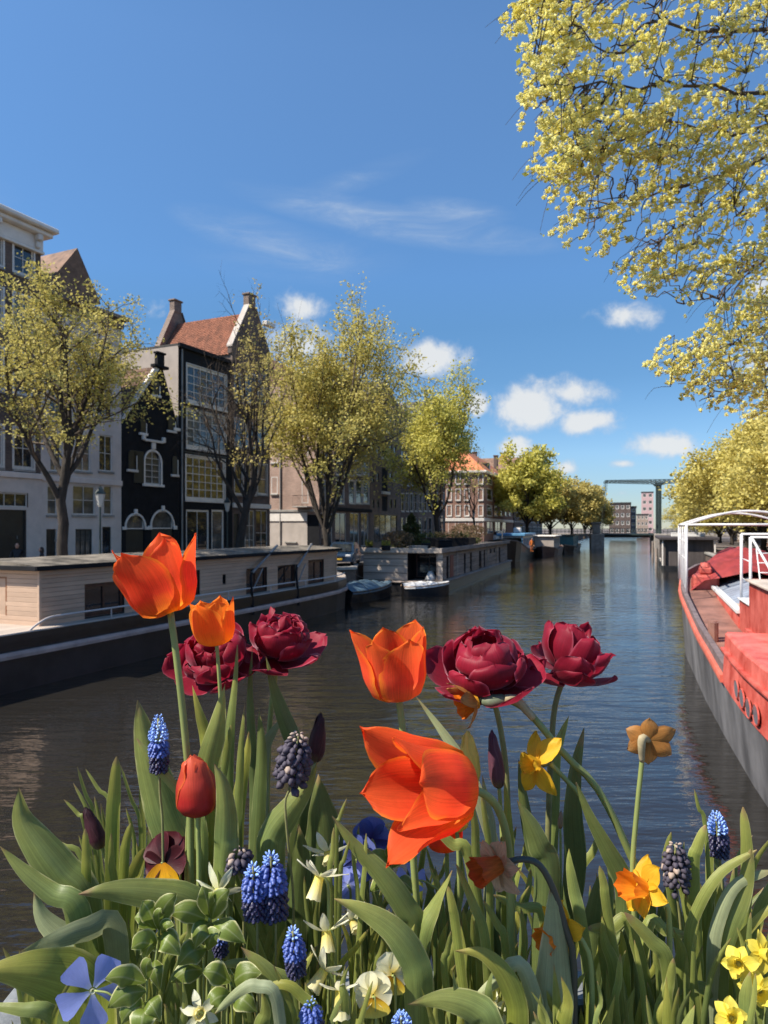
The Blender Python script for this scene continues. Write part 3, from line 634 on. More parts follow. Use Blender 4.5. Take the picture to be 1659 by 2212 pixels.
for a, b in ((905, 945), (969, 1000), (1030, 1067)): side_window(586, 600, a, b, nx=1, nz=2)
side_window(652, 666, 1030, 1087, nx=1, nz=2, sill=False); side_window(652, 666, 930, 985, nx=1, nz=2, sill=False)
side_window(618, 640, 1136, 1170, nx=2, nz=1)
ya, yb = side_y(690) + .0, side_y(583) + 2
k = MB(); k.bbox(-.10, -.004, side_y(664), yb, side_z(640, 1126), side_z(640, 1107), .02); k.build('white_band', M_white, b6)
k = MB(); k.bbox(-.18, -.004, .0, yb, side_z(650, 1106), side_z(650, 1101), .02); k.build('ledge', M_stone, b6)
k = MB(); k.box(-.02, -.003, .02, side_y(664), 0, side_z(670, 1112)); k.build('corner_shopfront', M_black, b6)
k = MB(); k.box(-.015, -.003, side_y(664), yb, 0, side_z(640, 1127)); k.build('plaster_base', M_plaster_g, b6)
bal = MB(); y0, y1 = side_y(674), side_y(641); zb = side_z(657, 1094)
bal.bbox(-.9, -.005, y0, y1, zb - .1, zb, .02); bo = bal.build('balcony', M_stone, b6)
rl = MB()
rl.tube([(-.88, y0 + .02, zb + .95), (-.88, y1 - .02, zb + .95)], .02); rl.tube([(-.88, y0 + .02, zb + .12), (-.88, y1 - .02, zb + .12)], .015)
n_ = 12
for i in range(n_ + 1):
    y = y0 + .02 + (y1 - y0 - .04) * i / n_; rl.tube([(-.88, y, zb), (-.88, y, zb + .95)], .011, 4)
for y in (y0 + .02, y1 - .02): rl.tube([(-.88, y, zb + .95), (-.02, y, zb + .95)], .02)
rl.build('railing', M_black, bo)
dr = MB(); dr.tube([(-.08, side_y(606), .1), (-.08, side_y(606), H6)], .06, 8); dr.build('drainpipe', M_stone, b6)
g = MB(); zc = H6 + 2.6; g.bbox(wd - 1.4, wd - .5, 4.5, 5.4, zc, zc + 3.0, .05); g.build('chimney', B_brown, b6)

# 7 - warehouse with hatches, 8, 9 - row on to the next side street
t0, t1 = S2.t(800) + .004, S2.t(865); wd = t1 - t0; H7 = S2.z(832, 866)
W7 = []
for a, b in ((903, 922), (960, 980), (1022, 1042), (1078, 1098)):
    for ul, ur in ((804, 809), (814, 819), (842, 847), (851, 856)): W7.append((ul, ur, a, b, dict(nx=1, nz=1, fm=M_dark, sill=False)))
for a, b in ((895, 930), (952, 990), (1012, 1062), (1072, 1104)): W7.append((825, 837, a, b, dict(kind='door', m=M_black)))
W7.append((808, 858, 1112, 1170, dict(nx=4, nz=1, fm=M_dark, sill=False)))
b7, _ = house('hatch_warehouse', 'brown brick warehouse with a column of black hoist hatches', S2, t0, t1, H7, 13, B_brown, W7, roof='gable', rh=2.2)
for v in (993, 1066, 933):
    g = MB(); z = S2.z(831, v); a = S2.t(823) - t0; b_ = S2.t(839) - t0; g.bbox(a, b_, -.25, .0, z - .12, z + .2, .03); g.build('hatch_sill', M_white, b7)
def row_house(name, label, u0_, u1_, vtop, nw, rows, wm, roof='flat', rh=2.5, roofm=None, seg=S2, depth=12, shop=True, side=None):
    t0, t1 = seg.t(u0_) + .004, seg.t(u1_); H = seg.z((u0_ + u1_) / 2, vtop); wn = []
    for i in range(nw):
        a = t0 + (t1 - t0) * (i + .2) / nw; b_ = t0 + (t1 - t0) * (i + .8) / nw
        pu = [U0 + FPX * seg.at(q).x / seg.at(q).y for q in (a, b_)]
        for (x, y) in rows: wn.append((pu[0], pu[1], x, y, dict(nx=1, nz=2, surround=.06)))
        if shop: wn.append((pu[0], pu[1], rows[-1][1] + 14, 1172, dict(nx=1, nz=2, sill=False, gm=rnd.choice((M_glass, M_glass2)))))
    return house(name, label, seg, t0, t1, H, depth, wm, wn, roof=roof, rh=rh, roofm=roofm, cornice=(.6, .3, M_white), side=side)[0]
row_house('row_house', 'brown brick row house with four white windows per floor, right of the hatch warehouse', 865, 903, 882, 4, [(905, 940), (958, 995), (1010, 1048), (1066, 1104)], B_dark)
row_house('row_house', 'dark brick row house half hidden by the bright green tree', 903, 935, 900, 3, [(920, 952), (968, 1003), (1018, 1052), (1068, 1104)], B_brown, roof='gable', rh=2)
row_house('row_house', 'last dark house of the row before the sunlit corner house', 935, 962, 930, 2, [(950, 985), (1008, 1042), (1064, 1100)], B_dark)

# 10 - corner house with hipped orange roof
C10 = Vector((15.6, 111.0)); S3 = Seg(C10, 17)
t1 = S3.t(1108); H10 = S3.z(1049, 1018); rows3 = [(1023, 1045), (1057, 1080), (1092, 1114)]
W10 = []
for a, b in rows3:
    for ul, ur in ((1052, 1063), (1068, 1075), (1080, 1086), (1091, 1096), (1100, 1104)): W10.append((ul, ur, a, b, dict(nx=1, nz=2, surround=.1)))
for ul, ur in ((1052, 1066), (1070, 1082), (1086, 1094)): W10.append((ul, ur, 1127, 1152, dict(nx=2, nz=1, sill=False)))
sroot = b10 = house('orange_roof_house', 'red brick corner house with hipped orange tiled roof beyond the green tree', S3, 0, t1, H10, 13, B_red, W10, side=B_red, roof='hip', rh=4.4, roofm=M_tile_o)[0]
S2_o, S2_a = S2.o, S2.a
side_dir = Vector((-math.cos(S3.a), math.sin(S3.a)))
def side_y(u):
    k = (u - U0) / FPX; o = C10; return (k * o.y - o.x) / (side_dir.x - k * side_dir.y)
def side_z(u, v): y = side_y(u); return EYE + (V0 - v) / FPX * (C10.y + side_dir.y * y) - STREET
for a, b in rows3:
    for ul, ur in ((1034, 1043), (1004, 1013), (985, 994), (966, 975)): side_window(ul, ur, a, b, nx=1, nz=2, surround=.1)
for ul, ur in ((1032, 1044), (1012, 1028), (990, 1006), (968, 984)): side_window(ul, ur, 1127, 1152, nx=2, nz=1, sill=False, fm=M_white, gm=M_glass2)
k = MB(); k.bbox(-.15, -.004, -.1, 13, side_z(1040, 1126), side_z(1040, 1119), .03); k.build('shop_fascia', M_white, b10)
k = MB(); k.bbox(0, t1, -.15, -.004, S3.z(1049, 1126), S3.z(1049, 1119), .03); k.build('shop_fascia', M_white, b10)
k = MB(); k.bbox(-.5, t1 + .4, -.5, -.004, H10 - .35, H10 + .02, .05); k.bbox(-.5, -.008, -.004, 13, H10 - .35, H10 + .02, .05); k.build('eave_board', M_white, b10)
for x, y in ((t1 * .35, 5.2), (t1 * .7, 6.0), (t1 * .9, 3)):
    k = MB(); k.bbox(x - .5, x + .5, y - .4, y + .4, H10 + 2.6, H10 + 5.6, .05); k.bbox(x - .6, x + .6, y - .5, y + .5, H10 + 5.6, H10 + 5.8, .03); k.build('chimney', B_dark, b10)
k = MB(); k.bbox(t1 * .3, t1 * .3 + 1, .9, 2.6, H10 + 1.0, H10 + 2.2, .05); k.build('dormer', M_dark, b10)
# 11 ... - the row further along the bend
S4 = Seg(S3.at(t1 + 1.0), 18.5)
far = [('grey brick house with pale shutters beyond the orange roof corner house', 1, 8.5, 12.0, B_dark, 'flat', None), ('dark brick canal house behind the far bright green tree', 9.2, 10, 14.5, B_dark, 'gable', M_tile_b), ('dark brick house with tall orange roof rising above far trees', 20, 12, 14.0, B_brown, 'pitched', M_tile_o),
       ('brown house behind the first yellow far tree', 33, 11, 12.5, B_brown, 'flat', None), ('dark house near the far drawbridge on the left bank', 45, 12, 12, B_dark, 'pitched', M_tile_b)]
for lab, s0, w, h, wm, rf, rm in far:
    wn = []; n_ = int(w / 2.2)
    p = S4.at(s0); root = thing('canal_house', lab, 'house', (p.x, p.y, STREET), S4.rot); ops = []
    for i in range(n_):
        for f in range(int(h / 3.1)): ops.append((w * (i + .22) / n_, w * (i + .78) / n_, .6 + f * 3.1, 2.6 + f * 3.1))
    m = MB(); wall_cells(m, 0, w, 0, h, ops); m.add([(0, 0, 0), (0, 11, 0), (0, 11, h), (0, 0, h), (w, 0, 0), (w, 11, 0), (w, 11, h), (w, 0, h)], [(0, 3, 2, 1), (4, 5, 6, 7), (1, 2, 6, 5)])
    if rf == 'gable': m.add([(0, 0, h), (w, 0, h), (w / 2, 0, h + 4)], [(0, 1, 2)])
    m.build('wall', wm, root)
    r = MB()
    if rf == 'flat': r.box(0, w, 0, 11, h, h + .2)
    elif rf == 'gable': r.add([(0, 0, h), (w / 2, 0, h + 4), (w / 2, 11, h + 4), (0, 11, h), (w, 0, h), (w, 11, h)], [(0, 1, 2, 3), (1, 4, 5, 2)])
    else: r.add([(-.2, -.3, h), (w + .2, -.3, h), (w + .2, 5.5, h + 6), (-.2, 5.5, h + 6), (-.2, 11, h), (w + .2, 11, h)], [(0, 1, 2, 3), (3, 2, 5, 4), (0, 3, 4), (1, 5, 2)])
    r.build('roof', rm or M_slate, root)
    for o in ops: window(root, *o[:4], nx=1, nz=2, sill=False, surround=.08)
# far blocks past the drawbridge
def far_block(name, label, u0_, u1_, vtop, Y, m, depth, floors, cols, cat='building', rot=R(-19)):
    a = P(u0_, 1140, Y); b_ = P(u1_, 1140, Y); w = (b_.x - a.x) * .95; h = EYE + (V0 - vtop) / FPX * Y - STREET
    root = thing(name, label, cat, (a.x, Y, STREET), rot); ops = []
    for i in range(cols):
        for f in range(floors): ops.append((w * (i + .2) / cols, w * (i + .8) / cols, h * (f + .3) / floors, h * (f + .8) / floors))
    mm = MB(); wall_cells(mm, 0, w, 0, h, ops, .3); mm.add([(0, 0, 0), (0, depth, 0), (0, depth, h), (0, 0, h), (w, 0, 0), (w, depth, 0), (w, depth, h), (w, 0, h)], [(0, 3, 2, 1), (4, 5, 6, 7), (1, 2, 6, 5)]); mm.build('wall', m, root)
    r = MB(); r.box(-.2, w + .2, -.2, depth, h, h + .4); r.build('roof', M_slate, root)
    for o in ops: window(root, *o[:4], nx=2 if w / cols > 3 else 1, nz=1, sill=False, bd=.15, gm=M_glass2)
    return root
far_block('flat_block', 'brown flat-roofed block with pale window bands past the drawbridge', 1316, 1362, 1088, 230, B_dark, 25, 4, 4)
far_block('flat_block', 'low grey block beside the brown one past the drawbridge', 1362, 1374, 1096, 236, mat('dark_grey_render', (.10, .10, .11)), 20, 4, 1)
far_block('pink_tower', 'pale pink tower block right of the far drawbridge', 1386, 1411, 1064, 330, mat('pink_render', (.55, .36, .34), var=.06), 7, 6, 2, cat='tower')
far_block('brick_house', 'small pale house under the pink tower', 1376, 1400, 1112, 300, mat('tan_render', (.35, .26, .20)), 14, 3, 3, cat='house')
# right bank houses, seen between trunks
S5 = Seg((33.0, 44.0), 19.4)
for i, (lab, s0, w, h, m) in enumerate([('pale stone house behind the trees on the right bank, nearest', -18, 11, 11, M_plaster), ('red brick house behind the trees on the right bank', -6, 10, 12, B_red), ('white plastered house between right-bank tree trunks', 5, 9, 11, M_plaster), ('brown brick house on the right bank behind the dark houseboat', 15, 11, 12, B_brown), ('light house furthest along the right bank', 27, 12, 11, M_plaster_g), ('brick house at the right end of the drawbridge', 40, 14, 11, B_red), ('far brick house beyond the drawbridge on the right bank', 70, 16, 11, B_brown)]):
    p = S5.at(s0); root = thing('canal_house', lab, 'house', (p.x, p.y, STREET), S5.rot); ops = []; n_ = int(w / 2.4)
    for k in range(n_):
        for f in range(int(h / 3.4)): ops.append((w * (k + .25) / n_, w * (k + .75) / n_, .5 + f * 3.3, 2.7 + f * 3.3))
    mm = MB()
    # this front looks left across the water: build it at y = 0 with the house to the right
    wall_cells(mm, 0, w, 0, h, ops, -.16); mm.add([(0, 0, 0), (0, -10, 0), (0, -10, h), (0, 0, h), (w, 0, 0), (w, -10, 0), (w, -10, h), (w, 0, h)], [(0, 3, 2, 1), (4, 5, 6, 7), (1, 2, 6, 5)]); mm.build('wall', m, root)
    r = MB(); r.add([(0, .3, h), (w, .3, h), (w, -5, h + 3.5), (0, -5, h + 3.5), (0, -10, h), (w, -10, h)], [(0, 1, 2, 3), (3, 2, 5, 4), (0, 3, 4), (1, 5, 2)]); r.build('roof', M_tile_b, root)
    for o in ops:
        w_ = window(root, *o[:4], nx=1, nz=2, sill=False, surround=.08); w_.scale = (1, -1, 1)
# ---------------------------------------------------------------- trees
M_bark = mat('elm_bark', (.040, .031, .024), rough=.95, var=.45, scale=5, bump=.8, bscale=14, stretch=(1, 1, .35))
M_twig = mat('twig_bark', (.085, .060, .040), rough=.9, var=.3, scale=3)
L_yel = leaf_mat('yellow_green_samaras', (.44, .38, .085), (.72, .62, .20))
L_olive = leaf_mat('olive_samaras', (.42, .34, .09), (.68, .56, .20))
L_green = leaf_mat('fresh_green_leaves', (.42, .40, .07), (.76, .68, .18))
L_gold = leaf_mat('golden_samaras', (.52, .44, .10), (.78, .68, .24))
def leaf_quad(mb, c, s, rg):
    d = Vector((rg.gauss(0, 1), rg.gauss(0, 1), rg.gauss(0, .8)))
    if d.length < .01: d = Vector((1, 0, 0))
    d.normalize(); e = d.orthogonal().normalized(); e.rotate(Quaternion(d, rg.uniform(0, 6.28)))
    a, b = d * s, e * s * .62; k = len(mb.v); c = Vector(c)
    mb.v += [tuple(c - a), tuple(c + b), tuple(c + a), tuple(c - b)]; mb.f.append((k, k + 1, k + 2, k + 3))
def tree(name, label, x, y, H, rad, tr, seed, lm, leaves=12, ls=.075, group=None, spread=.62, fork=.26, limbs=7, clump=.22, dens=1.0, bare=0.0, lean=(0, 0), base=STREET, sub=(6, 5, 4), leaf_if=None):
    rg = random.Random(seed)
    root = thing(name, label, 'tree', (x, y, base), 0, group)
    tm, bm, lf = MB(), MB(), MB()
    trunk = []; fz = H * fork; n = 7
    for i in range(n): trunk.append(Vector((lean[0] * (i / n) ** 1.5 + rg.gauss(0, .03) * i * .4, lean[1] * (i / n) ** 1.5 + rg.gauss(0, .03) * i * .4, fz * i / (n - 1))))
    tips = []; tubes = []
    tubes.append((trunk, [tr * (1.25 if i == 0 else 1.06 - .36 * i / n) for i in range(n)], 0))
    def grow(p, d, length, r, level):
        k = 5 if level < 3 else 4; pts = [p.copy()]; q = p.copy(); dd = d.copy()
        for i in range(k):
            dd = (dd + Vector((rg.gauss(0, .13), rg.gauss(0, .13), rg.gauss(.045 if level < 3 else -.04, .09)))).normalized(); q = q + dd * length / k; pts.append(q.copy())
        tubes.append((pts, [r * (1 - .72 * i / k) for i in range(k + 1)], level))
        if level >= 3: tips.append((pts, dd)); 
        if level < 4:
            nc = sub[level - 1] if level - 1 < len(sub) else 0
            for c in range(nc):
                t = .28 + .72 * (c + rg.random() * .7) / nc; i = min(int(t * k), k - 1); pos = pts[i].lerp(pts[i + 1], t * k - i)
                ax = dd.orthogonal(); ax.rotate(Quaternion(dd, rg.uniform(0, 6.28)))
                nd = dd.copy(); nd.rotate(Quaternion(ax, R(rg.uniform(26, 62)))); nd = (nd + Vector((0, 0, .12))).normalized()
                grow(pos, nd, length * rg.uniform(.42, .66) * (1.1 - .25 * t), r * .42, level + 1)
    top = trunk[-1]
    for i in range(limbs):
        az = 6.283 * (i + rg.uniform(-.25, .25)) / limbs; tilt = spread * rg.uniform(.45, 1.25) if i else .1
        d = Vector((math.cos(az) * math.sin(tilt), math.sin(az) * math.sin(tilt), math.cos(tilt)))
        st = trunk[-1 - (i % 3)]
        grow(st, d, (H - fz) * rg.uniform(.5, .72), tr * rg.uniform(.38, .58), 1)
    allp = [q for t in tubes if t[2] > 0 for q in t[0]]
    zs = sorted(q.z for q in allp); zt = zs[int(len(zs) * .995)]; rs = sorted(math.hypot(q.x - lean[0], q.y - lean[1]) for q in allp); r9 = rs[int(len(rs) * .97)]
    kz = (H - fz) / max(.1, zt - fz); kr = rad / max(.1, r9)
    def fit(q): 
        if q.z <= fz * .75: return q
        f = min(1, (q.z - fz * .75) / (H * .25)); kk = 1 + (kr - 1) * f
        return Vector((lean[0] + (q.x - lean[0]) * kk, lean[1] + (q.y - lean[1]) * kk, fz + (q.z - fz) * kz if q.z > fz else q.z))
    for pts, rr, lv in tubes:
        pts = [fit(q) for q in pts]
        (tm if lv <= 1 else bm).tube(pts, rr, 8 if lv == 0 else 6 if lv == 1 else 4 if lv == 2 else 3, cap=False)
    for pts, d in tips:
        if rg.random() < bare: continue
        for _ in range(int(leaves * dens * rg.uniform(.5, 1.4))):
            t = rg.uniform(.15, 1.05) * (len(pts) - 1); i = min(int(t), len(pts) - 2); c = fit(pts[i].lerp(pts[i + 1], t - i))
            c = c + Vector((rg.gauss(0, clump), rg.gauss(0, clump), rg.gauss(-.02, clump * .8)))
            if leaf_if and not leaf_if(c): continue
            leaf_quad(lf, c, ls * rg.uniform(.6, 1.35), rg)
    tm.build('trunk', M_bark, root, smooth=True); bm.build('branches', M_twig, root); lf.build('crown', lm, root)
    return root
GL = 'elms along the left quay'; GR = 'elms along the right quay'
tree('elm_tree', 'leftmost elm with dark trunk and yellow-green haze in front of the pale grey house', -12.3, 27.2, 12.2, 4.7, .22, 11, L_yel, leaves=15, ls=.062, clump=.14, group=GL, bare=.12, fork=.42, limbs=8, sub=(6, 5, 5))
tree('elm_tree', 'thinly leafed elm with bare upper twigs in front of the black window house', -8.0, 38.4, 15.2, 4.2, .24, 12, L_olive, leaves=8, ls=.075, clump=.15, group=GL, bare=.50, fork=.30, limbs=8, lean=(1.1, .3), leaf_if=lambda c: c.x > .15 + .25 * math.sin(c.z * 1.7))
tree('elm_tree', 'tallest golden elm, many-stemmed, in front of the pink side wall', -3.7, 46.4, 16.3, 6.0, .27, 33, L_yel, leaves=20, ls=.092, clump=.22, group=GL, bare=.06, fork=.17, limbs=9, sub=(7, 6, 5))
tree('elm_tree', 'fuller fresh green elm left of the orange roofed corner house', 5.5, 73.5, 18.3, 5.5, .3, 14, L_green, leaves=15, ls=.13, clump=.26, group=GL, fork=.22, limbs=8, sub=(7, 6, 4))
tree('young_tree', 'thin young tree with few leaves before the orange roofed corner house', 11.4, 90, 12.5, 3.0, .15, 25, L_green, leaves=3, ls=.10, clump=.25, group=GL, bare=.6, fork=.4, limbs=5)
tree('elm_tree', 'round green elm beside the orange roofed corner house', 24.2, 120, 15.5, 6.2, .3, 16, L_green, leaves=26, ls=.26, clump=.5, group=GL, fork=.22, limbs=8, sub=(6, 5, 3))
ya = tree('elm_tree', 'first yellow elm on the far left bank, right of the round green one', 30.0, 128, 11.8, 5.6, .28, 17, L_olive, leaves=28, ls=.26, clump=.5, group=GL, fork=.22, limbs=8, sub=(6, 5, 3))
for (x, y, s, rz, lab) in ((37.0, 140, .95, 1.1, 'second yellow elm on the far left bank'), (43.5, 154, .98, 2.3, 'yellow elm behind the left end of the drawbridge'), (51, 175, .8, 4.0, 'small elm past the drawbridge on the left bank')):
    c = dup(ya); c.location = (x, y, STREET); c.scale = (s, s, s); c.rotation_euler = (0, 0, rz); c['label'] = lab
ra = tree('elm_tree', 'broad golden elm on the right bank behind the red barge', 33.5, 58, 13.5, 7.0, .3, 18, L_gold, leaves=30, ls=.15, clump=.42, group=GR, fork=.13, spread=.8, limbs=9, sub=(7, 6, 4))
rb = tree('elm_tree', 'golden elm over the dark grey houseboat', 38.0, 71, 12.6, 6.6, .3, 19, L_gold, leaves=30, ls=.17, clump=.45, group=GR, fork=.13, spread=.8, limbs=9, sub=(7, 6, 4))
for src, (x, y, s, rz, lab) in ((ra, (42.4, 83, .88, 2.0, 'golden elm second beyond the dark houseboat')), (rb, (47.0, 96, .92, 3.1, 'golden elm third beyond the dark houseboat')), (ra, (51.6, 109, .80, 4.4, 'golden elm just before the drawbridge tower')), (rb, (58.5, 124, .85, .6, 'golden elm at the right end of the drawbridge')),
                                (ra, (67, 152, .8, 1.4, 'elm past the drawbridge on the right bank')), (rb, (30.6, 44, .98, 5.2, 'nearest golden elm on the right bank, cut by the frame edge'))):
    c = dup(src); c.location = (x, y, STREET); c.scale = (s, s, s); c.rotation_euler = (0, 0, rz); c['label'] = lab

# the near elm on the right quay: its blossoming boughs hang over the canal into the top right corner
def near_elm():
    rg = random.Random(5)
    root = thing('elm_tree', 'near elm with drooping boughs of yellow seed clusters filling the top right corner', 'tree', (11.6, 8.0, STREET), 0, GR)
    O = Vector((11.6, 8.0, STREET)); tm, bm, tw, lf, gl = MB(), MB(), MB(), MB(), MB()
    tm.tube([(0, 0, 0), (-.1, 0, 2), (-.25, .05, 4), (-.5, .1, 6)], [.36, .31, .28, .25], 10)
    fork = Vector((-.5, .1, 6))
    limbs = [[(1660, 60, 7.0), (1560, 70, 6.6), (1430, 45, 6.0), (1330, 110, 5.7), (1220, 60, 5.4)], [(1660, 190, 7.2), (1580, 200, 6.8), (1470, 175, 6.5), (1380, 190, 6.1), (1270, 175, 5.8), (1180, 215, 5.5)],
             [(1660, 260, 7.5), (1560, 270, 7.2), (1440, 280, 6.8), (1330, 300, 6.5), (1220, 330, 6.2)], [(1660, 340, 7.8), (1570, 370, 7.4), (1470, 400, 7.0), (1360, 430, 6.7), (1270, 450, 6.5)],
             [(1660, 440, 7.9), (1600, 445, 7.7), (1500, 470, 7.4), (1420, 520, 7.2)], [(1660, 560, 8.2), (1600, 600, 8.0), (1540, 640, 7.8), (1480, 650, 7.6)], [(1660, 700, 8.4), (1600, 740, 8.2), (1530, 760, 8.0), (1460, 780, 7.9)],
             [(1660, 790, 8.6), (1620, 820, 8.5), (1560, 850, 8.3), (1510, 870, 8.2)], [(1660, -80, 7.2), (1560, -60, 6.6), (1450, -40, 6.2), (1330, -20, 5.8), (1220, 10, 5.5)],
             [(1660, -180, 7), (1500, -200, 6.2), (1350, -160, 5.6), (1250, -100, 5.2)]]
    nodes = []
    for k, lb in enumerate(limbs):
        pts = [P(*q) - O for q in lb]; start = fork + Vector((0, 0, .3 * (9 - k)))
        if k in (0, 8, 9): start = fork + Vector((-.1, 0, 2.4))
        first = pts[0]
        mid = start.lerp(first, .5) + Vector((0, 0, .9))
        full = spline([start, mid] + pts, 22); full = [q + Vector((rg.gauss(0, .02), rg.gauss(0, .02), rg.gauss(0, .025))) for q in full]
        bm.tube(full, [.024 * (1 - i / 22) ** 1.2 + .004 for i in range(22)], 6)
        nodes += [(q, .02) for q in full[7:]]
    bm.tube([fork, fork + Vector((-.2, 0, 2.5)), fork + Vector((.1, .3, 6))], [.2, .16, .05], 8)
    edge = [(-60, 1120), (0, 1092), (45, 1066), (100, 1112), (150, 1120), (235, 1104), (300, 1135), (360, 1128), (440, 1180), (528, 1174), (545, 1250), (575, 1300), (615, 1325), (690, 1430), (735, 1500), (770, 1400), (800, 1385), (850, 1440), (882, 1500), (905, 1610), (930, 1680)]
    def left_edge(v): return interp(edge, v)
    def inside(u, v): return u > left_edge(v)
    # sub-branches
    subs = []; nsub = 0
    tries = 0
    while nsub < 260 and tries < 4000:
        tries += 1
        v = rg.uniform(-60, 880); u = left_edge(v) + 30 + rg.random() * (1700 - left_edge(v))
        if u > 1700: continue
        Y = 5.2 + (u - 1100) / 560 * 1.9 + max(0, v - 300) / 600 * 1.6 + rg.uniform(-.5, .7); T = P(u, v, Y) - O
        best = min(nodes, key=lambda nd: (nd[0] - T).length + (0 if nd[0].x > T.x + .15 and nd[0].z > T.z - .1 else 2))
        s = best[0]; mid = s.lerp(T, .5) + Vector((0, 0, .10 * (s - T).length))
        pts = spline([s, mid, T], 8); pts = [pts[0]] + [q + Vector((rg.gauss(0, .015), rg.gauss(0, .015), rg.gauss(0, .015))) for q in pts[1:]]
        bm.tube(pts, [.006 * (1 - i / 8) + .0028 for i in range(8)], 4, cap=False); subs += pts[2:]; nsub += 1
    # drooping sprays: a thin branchlet strung with round clusters of papery seeds
    def clump(c, r):
        for _ in range(rg.randint(11, 16)):
            d = Vector((rg.gauss(0, 1), rg.gauss(0, 1), rg.gauss(0, 1))).normalized(); s = r * rg.uniform(.34, .50)
            nn = (d + Vector((rg.gauss(0, .5), rg.gauss(0, .5), rg.gauss(0, .5)))).normalized(); e = nn.orthogonal().normalized(); f = nn.cross(e)
            o = c + d * r * rg.uniform(.45, .95); k = len(lf.v)
            lf.v += [tuple(o + e * s * math.cos(a) + f * s * .85 * math.sin(a) + (nn * s * .25 * (1 if j % 2 else -1))) for j, a in enumerate([6.283 * j / 6 for j in range(6)])]
            lf.f.append((k, k + 1, k + 2, k + 3)); lf.f.append((k, k + 3, k + 4, k + 5))
    cnt = 0; tries = 0
    while cnt < 560 and tries < 6000:
        tries += 1
        v = rg.uniform(-60, 905); le = left_edge(v); u = le + 3 + (rg.random() * 90 if rg.random() < .16 else rg.random() * (1735 - le))
        if 640 < v < 740 and u < 1570 and rg.random() < .85: continue      # gaps with sky
        if 535 < v < 605 and u < 1500 and rg.random() < .55: continue
        if 400 < v < 440 and u < 1400 and rg.random() < .4: continue
        Y = 5.0 + (u - 1100) / 560 * 1.9 + max(0, v - 300) / 600 * 1.6 + rg.uniform(-.5, .7)
        ln = rg.uniform(45, 150); an = R(rg.gauss(30, 13)); su, sv = u + ln * math.cos(an), v - ln * math.sin(an)
        T = P(u, v, Y) - O; S = P(su, sv, Y + rg.uniform(-.1, .2)) - O
        mid = S.lerp(T, .5) + Vector((0, 0, .10 * (S - T).length)); sp = spline([S, mid, T], 9)
        A = min(subs, key=lambda q: (q - S).length + (0 if q.x > S.x - .02 else .8))
        if (A - S).length > 1.3: continue
        cn = spline([A, A.lerp(S, .5) + Vector((rg.gauss(0, .02), rg.gauss(0, .02), .05 * (A - S).length)), S], 6)
        tw.tube(cn, [.006, .0055, .005, .0045, .0042, .004], 3, cap=False); tw.tube(sp, [.004 - .00025 * i for i in range(9)], 3, cap=False)
        n = max(3, int(ln / 13))
        for k in range(n):
            q = min(.999, (k + .6 + rg.uniform(-.35, .35)) / n) * 8; i = int(q); c0 = sp[i].lerp(sp[i + 1], q - i)
            for _ in range(rg.choice((1, 1, 2, 2, 3))):
                off = Vector((rg.gauss(0, .022), rg.gauss(0, .03), rg.gauss(-.008, .022))); clump(c0 + off, rg.uniform(.020, .034)); 
        if rg.random() < .35:
            for _ in range(2): leaf_quad(gl, T + Vector((rg.gauss(-.03, .02), rg.gauss(0, .02), rg.gauss(0, .02))), rg.uniform(.016, .03), rg)
        cnt += 1
    for _ in range(90):          # bare drooping twigs
        s = rg.choice(subs); d = Vector((-rg.uniform(.05, .5), rg.gauss(0, .1), -rg.uniform(.1, .5))); pts = spline([s, s + d * .5 + Vector((-.04, 0, .05)), s + d], 5); tw.tube(pts, [.0035, .003, .0026, .002, .0015], 3, cap=False)
    tm.build('trunk', M_bark, root, smooth=True); bm.build('branches', M_twig, root, smooth=True); tw.build('twigs', M_twig, root)
    lf.build('crown', leaf_mat('elm_seed_clusters', (.88, .79, .20), (.97, .92, .46), trans=.34, scale=2.5), root); gl.build('young_leaves', leaf_mat('elm_young_leaves', (.50, .50, .07), (.72, .70, .14)), root)
near_elm()
# ---------------------------------------------------------------- boats
def band(root, name, path, h, th, m, out=(0, -1), z_mid=True):
    "a rubbing strake: a flat bar of height h and thickness th following PATH (x, y, z)"
    mb = MB(); rings = []; pts = [Vector(p) for p in path]
    for i, p in enumerate(pts):
        t = (pts[min(i + 1, len(pts) - 1)] - pts[max(i - 1, 0)]); t.z = 0; t.normalize(); o = Vector((t.y, -t.x, 0))
        rings.append([p + Vector((0, 0, -h / 2)) - o * .02, p + o * th + Vector((0, 0, -h / 2)), p + o * th * 1.15 + Vector((0, 0, 0)), p + o * th + Vector((0, 0, h / 2)), p + Vector((0, 0, h / 2)) - o * .02])
    mb.loft(rings); o = mb.build(name, m, root); fix_normals(o); return o
def plank_rows(root, x0, x1, z0, z1, rows, ops, m, mx=None, th=.022, gap=.007, y=0.0, name='plank', bmat=None):
    h = (z1 - z0) / rows
    back = MB(); wall_cells(back, x0, x1, z0, z1, ops, .1, y=y + .005); b = back.build(name + '_backing', bmat or M_dark, root)
    if mx: b.matrix_local = mx
    for r in range(rows):
        a, c = z0 + r * h + gap / 2, z0 + (r + 1) * h - gap / 2; zc = (a + c) / 2
        cuts = [(o[0], o[1]) for o in ops if o[2] < zc < o[3]]; xs = [x0]
        for q in sorted(cuts): xs += [q[0], q[1]]
        xs.append(x1)
        for i in range(0, len(xs), 2):
            if xs[i + 1] - xs[i] < .03: continue
            n = max(1, round((xs[i + 1] - xs[i]) / 4.5))
            for k in range(n):
                p, q = xs[i] + (xs[i + 1] - xs[i]) * k / n + .003, xs[i] + (xs[i + 1] - xs[i]) * (k + 1) / n - .003
                mb = MB(); mb.bbox(p, q, y - th - rnd.uniform(0, .004), y + .004, a, c, .006); o = mb.build(name, m, b)
    return b
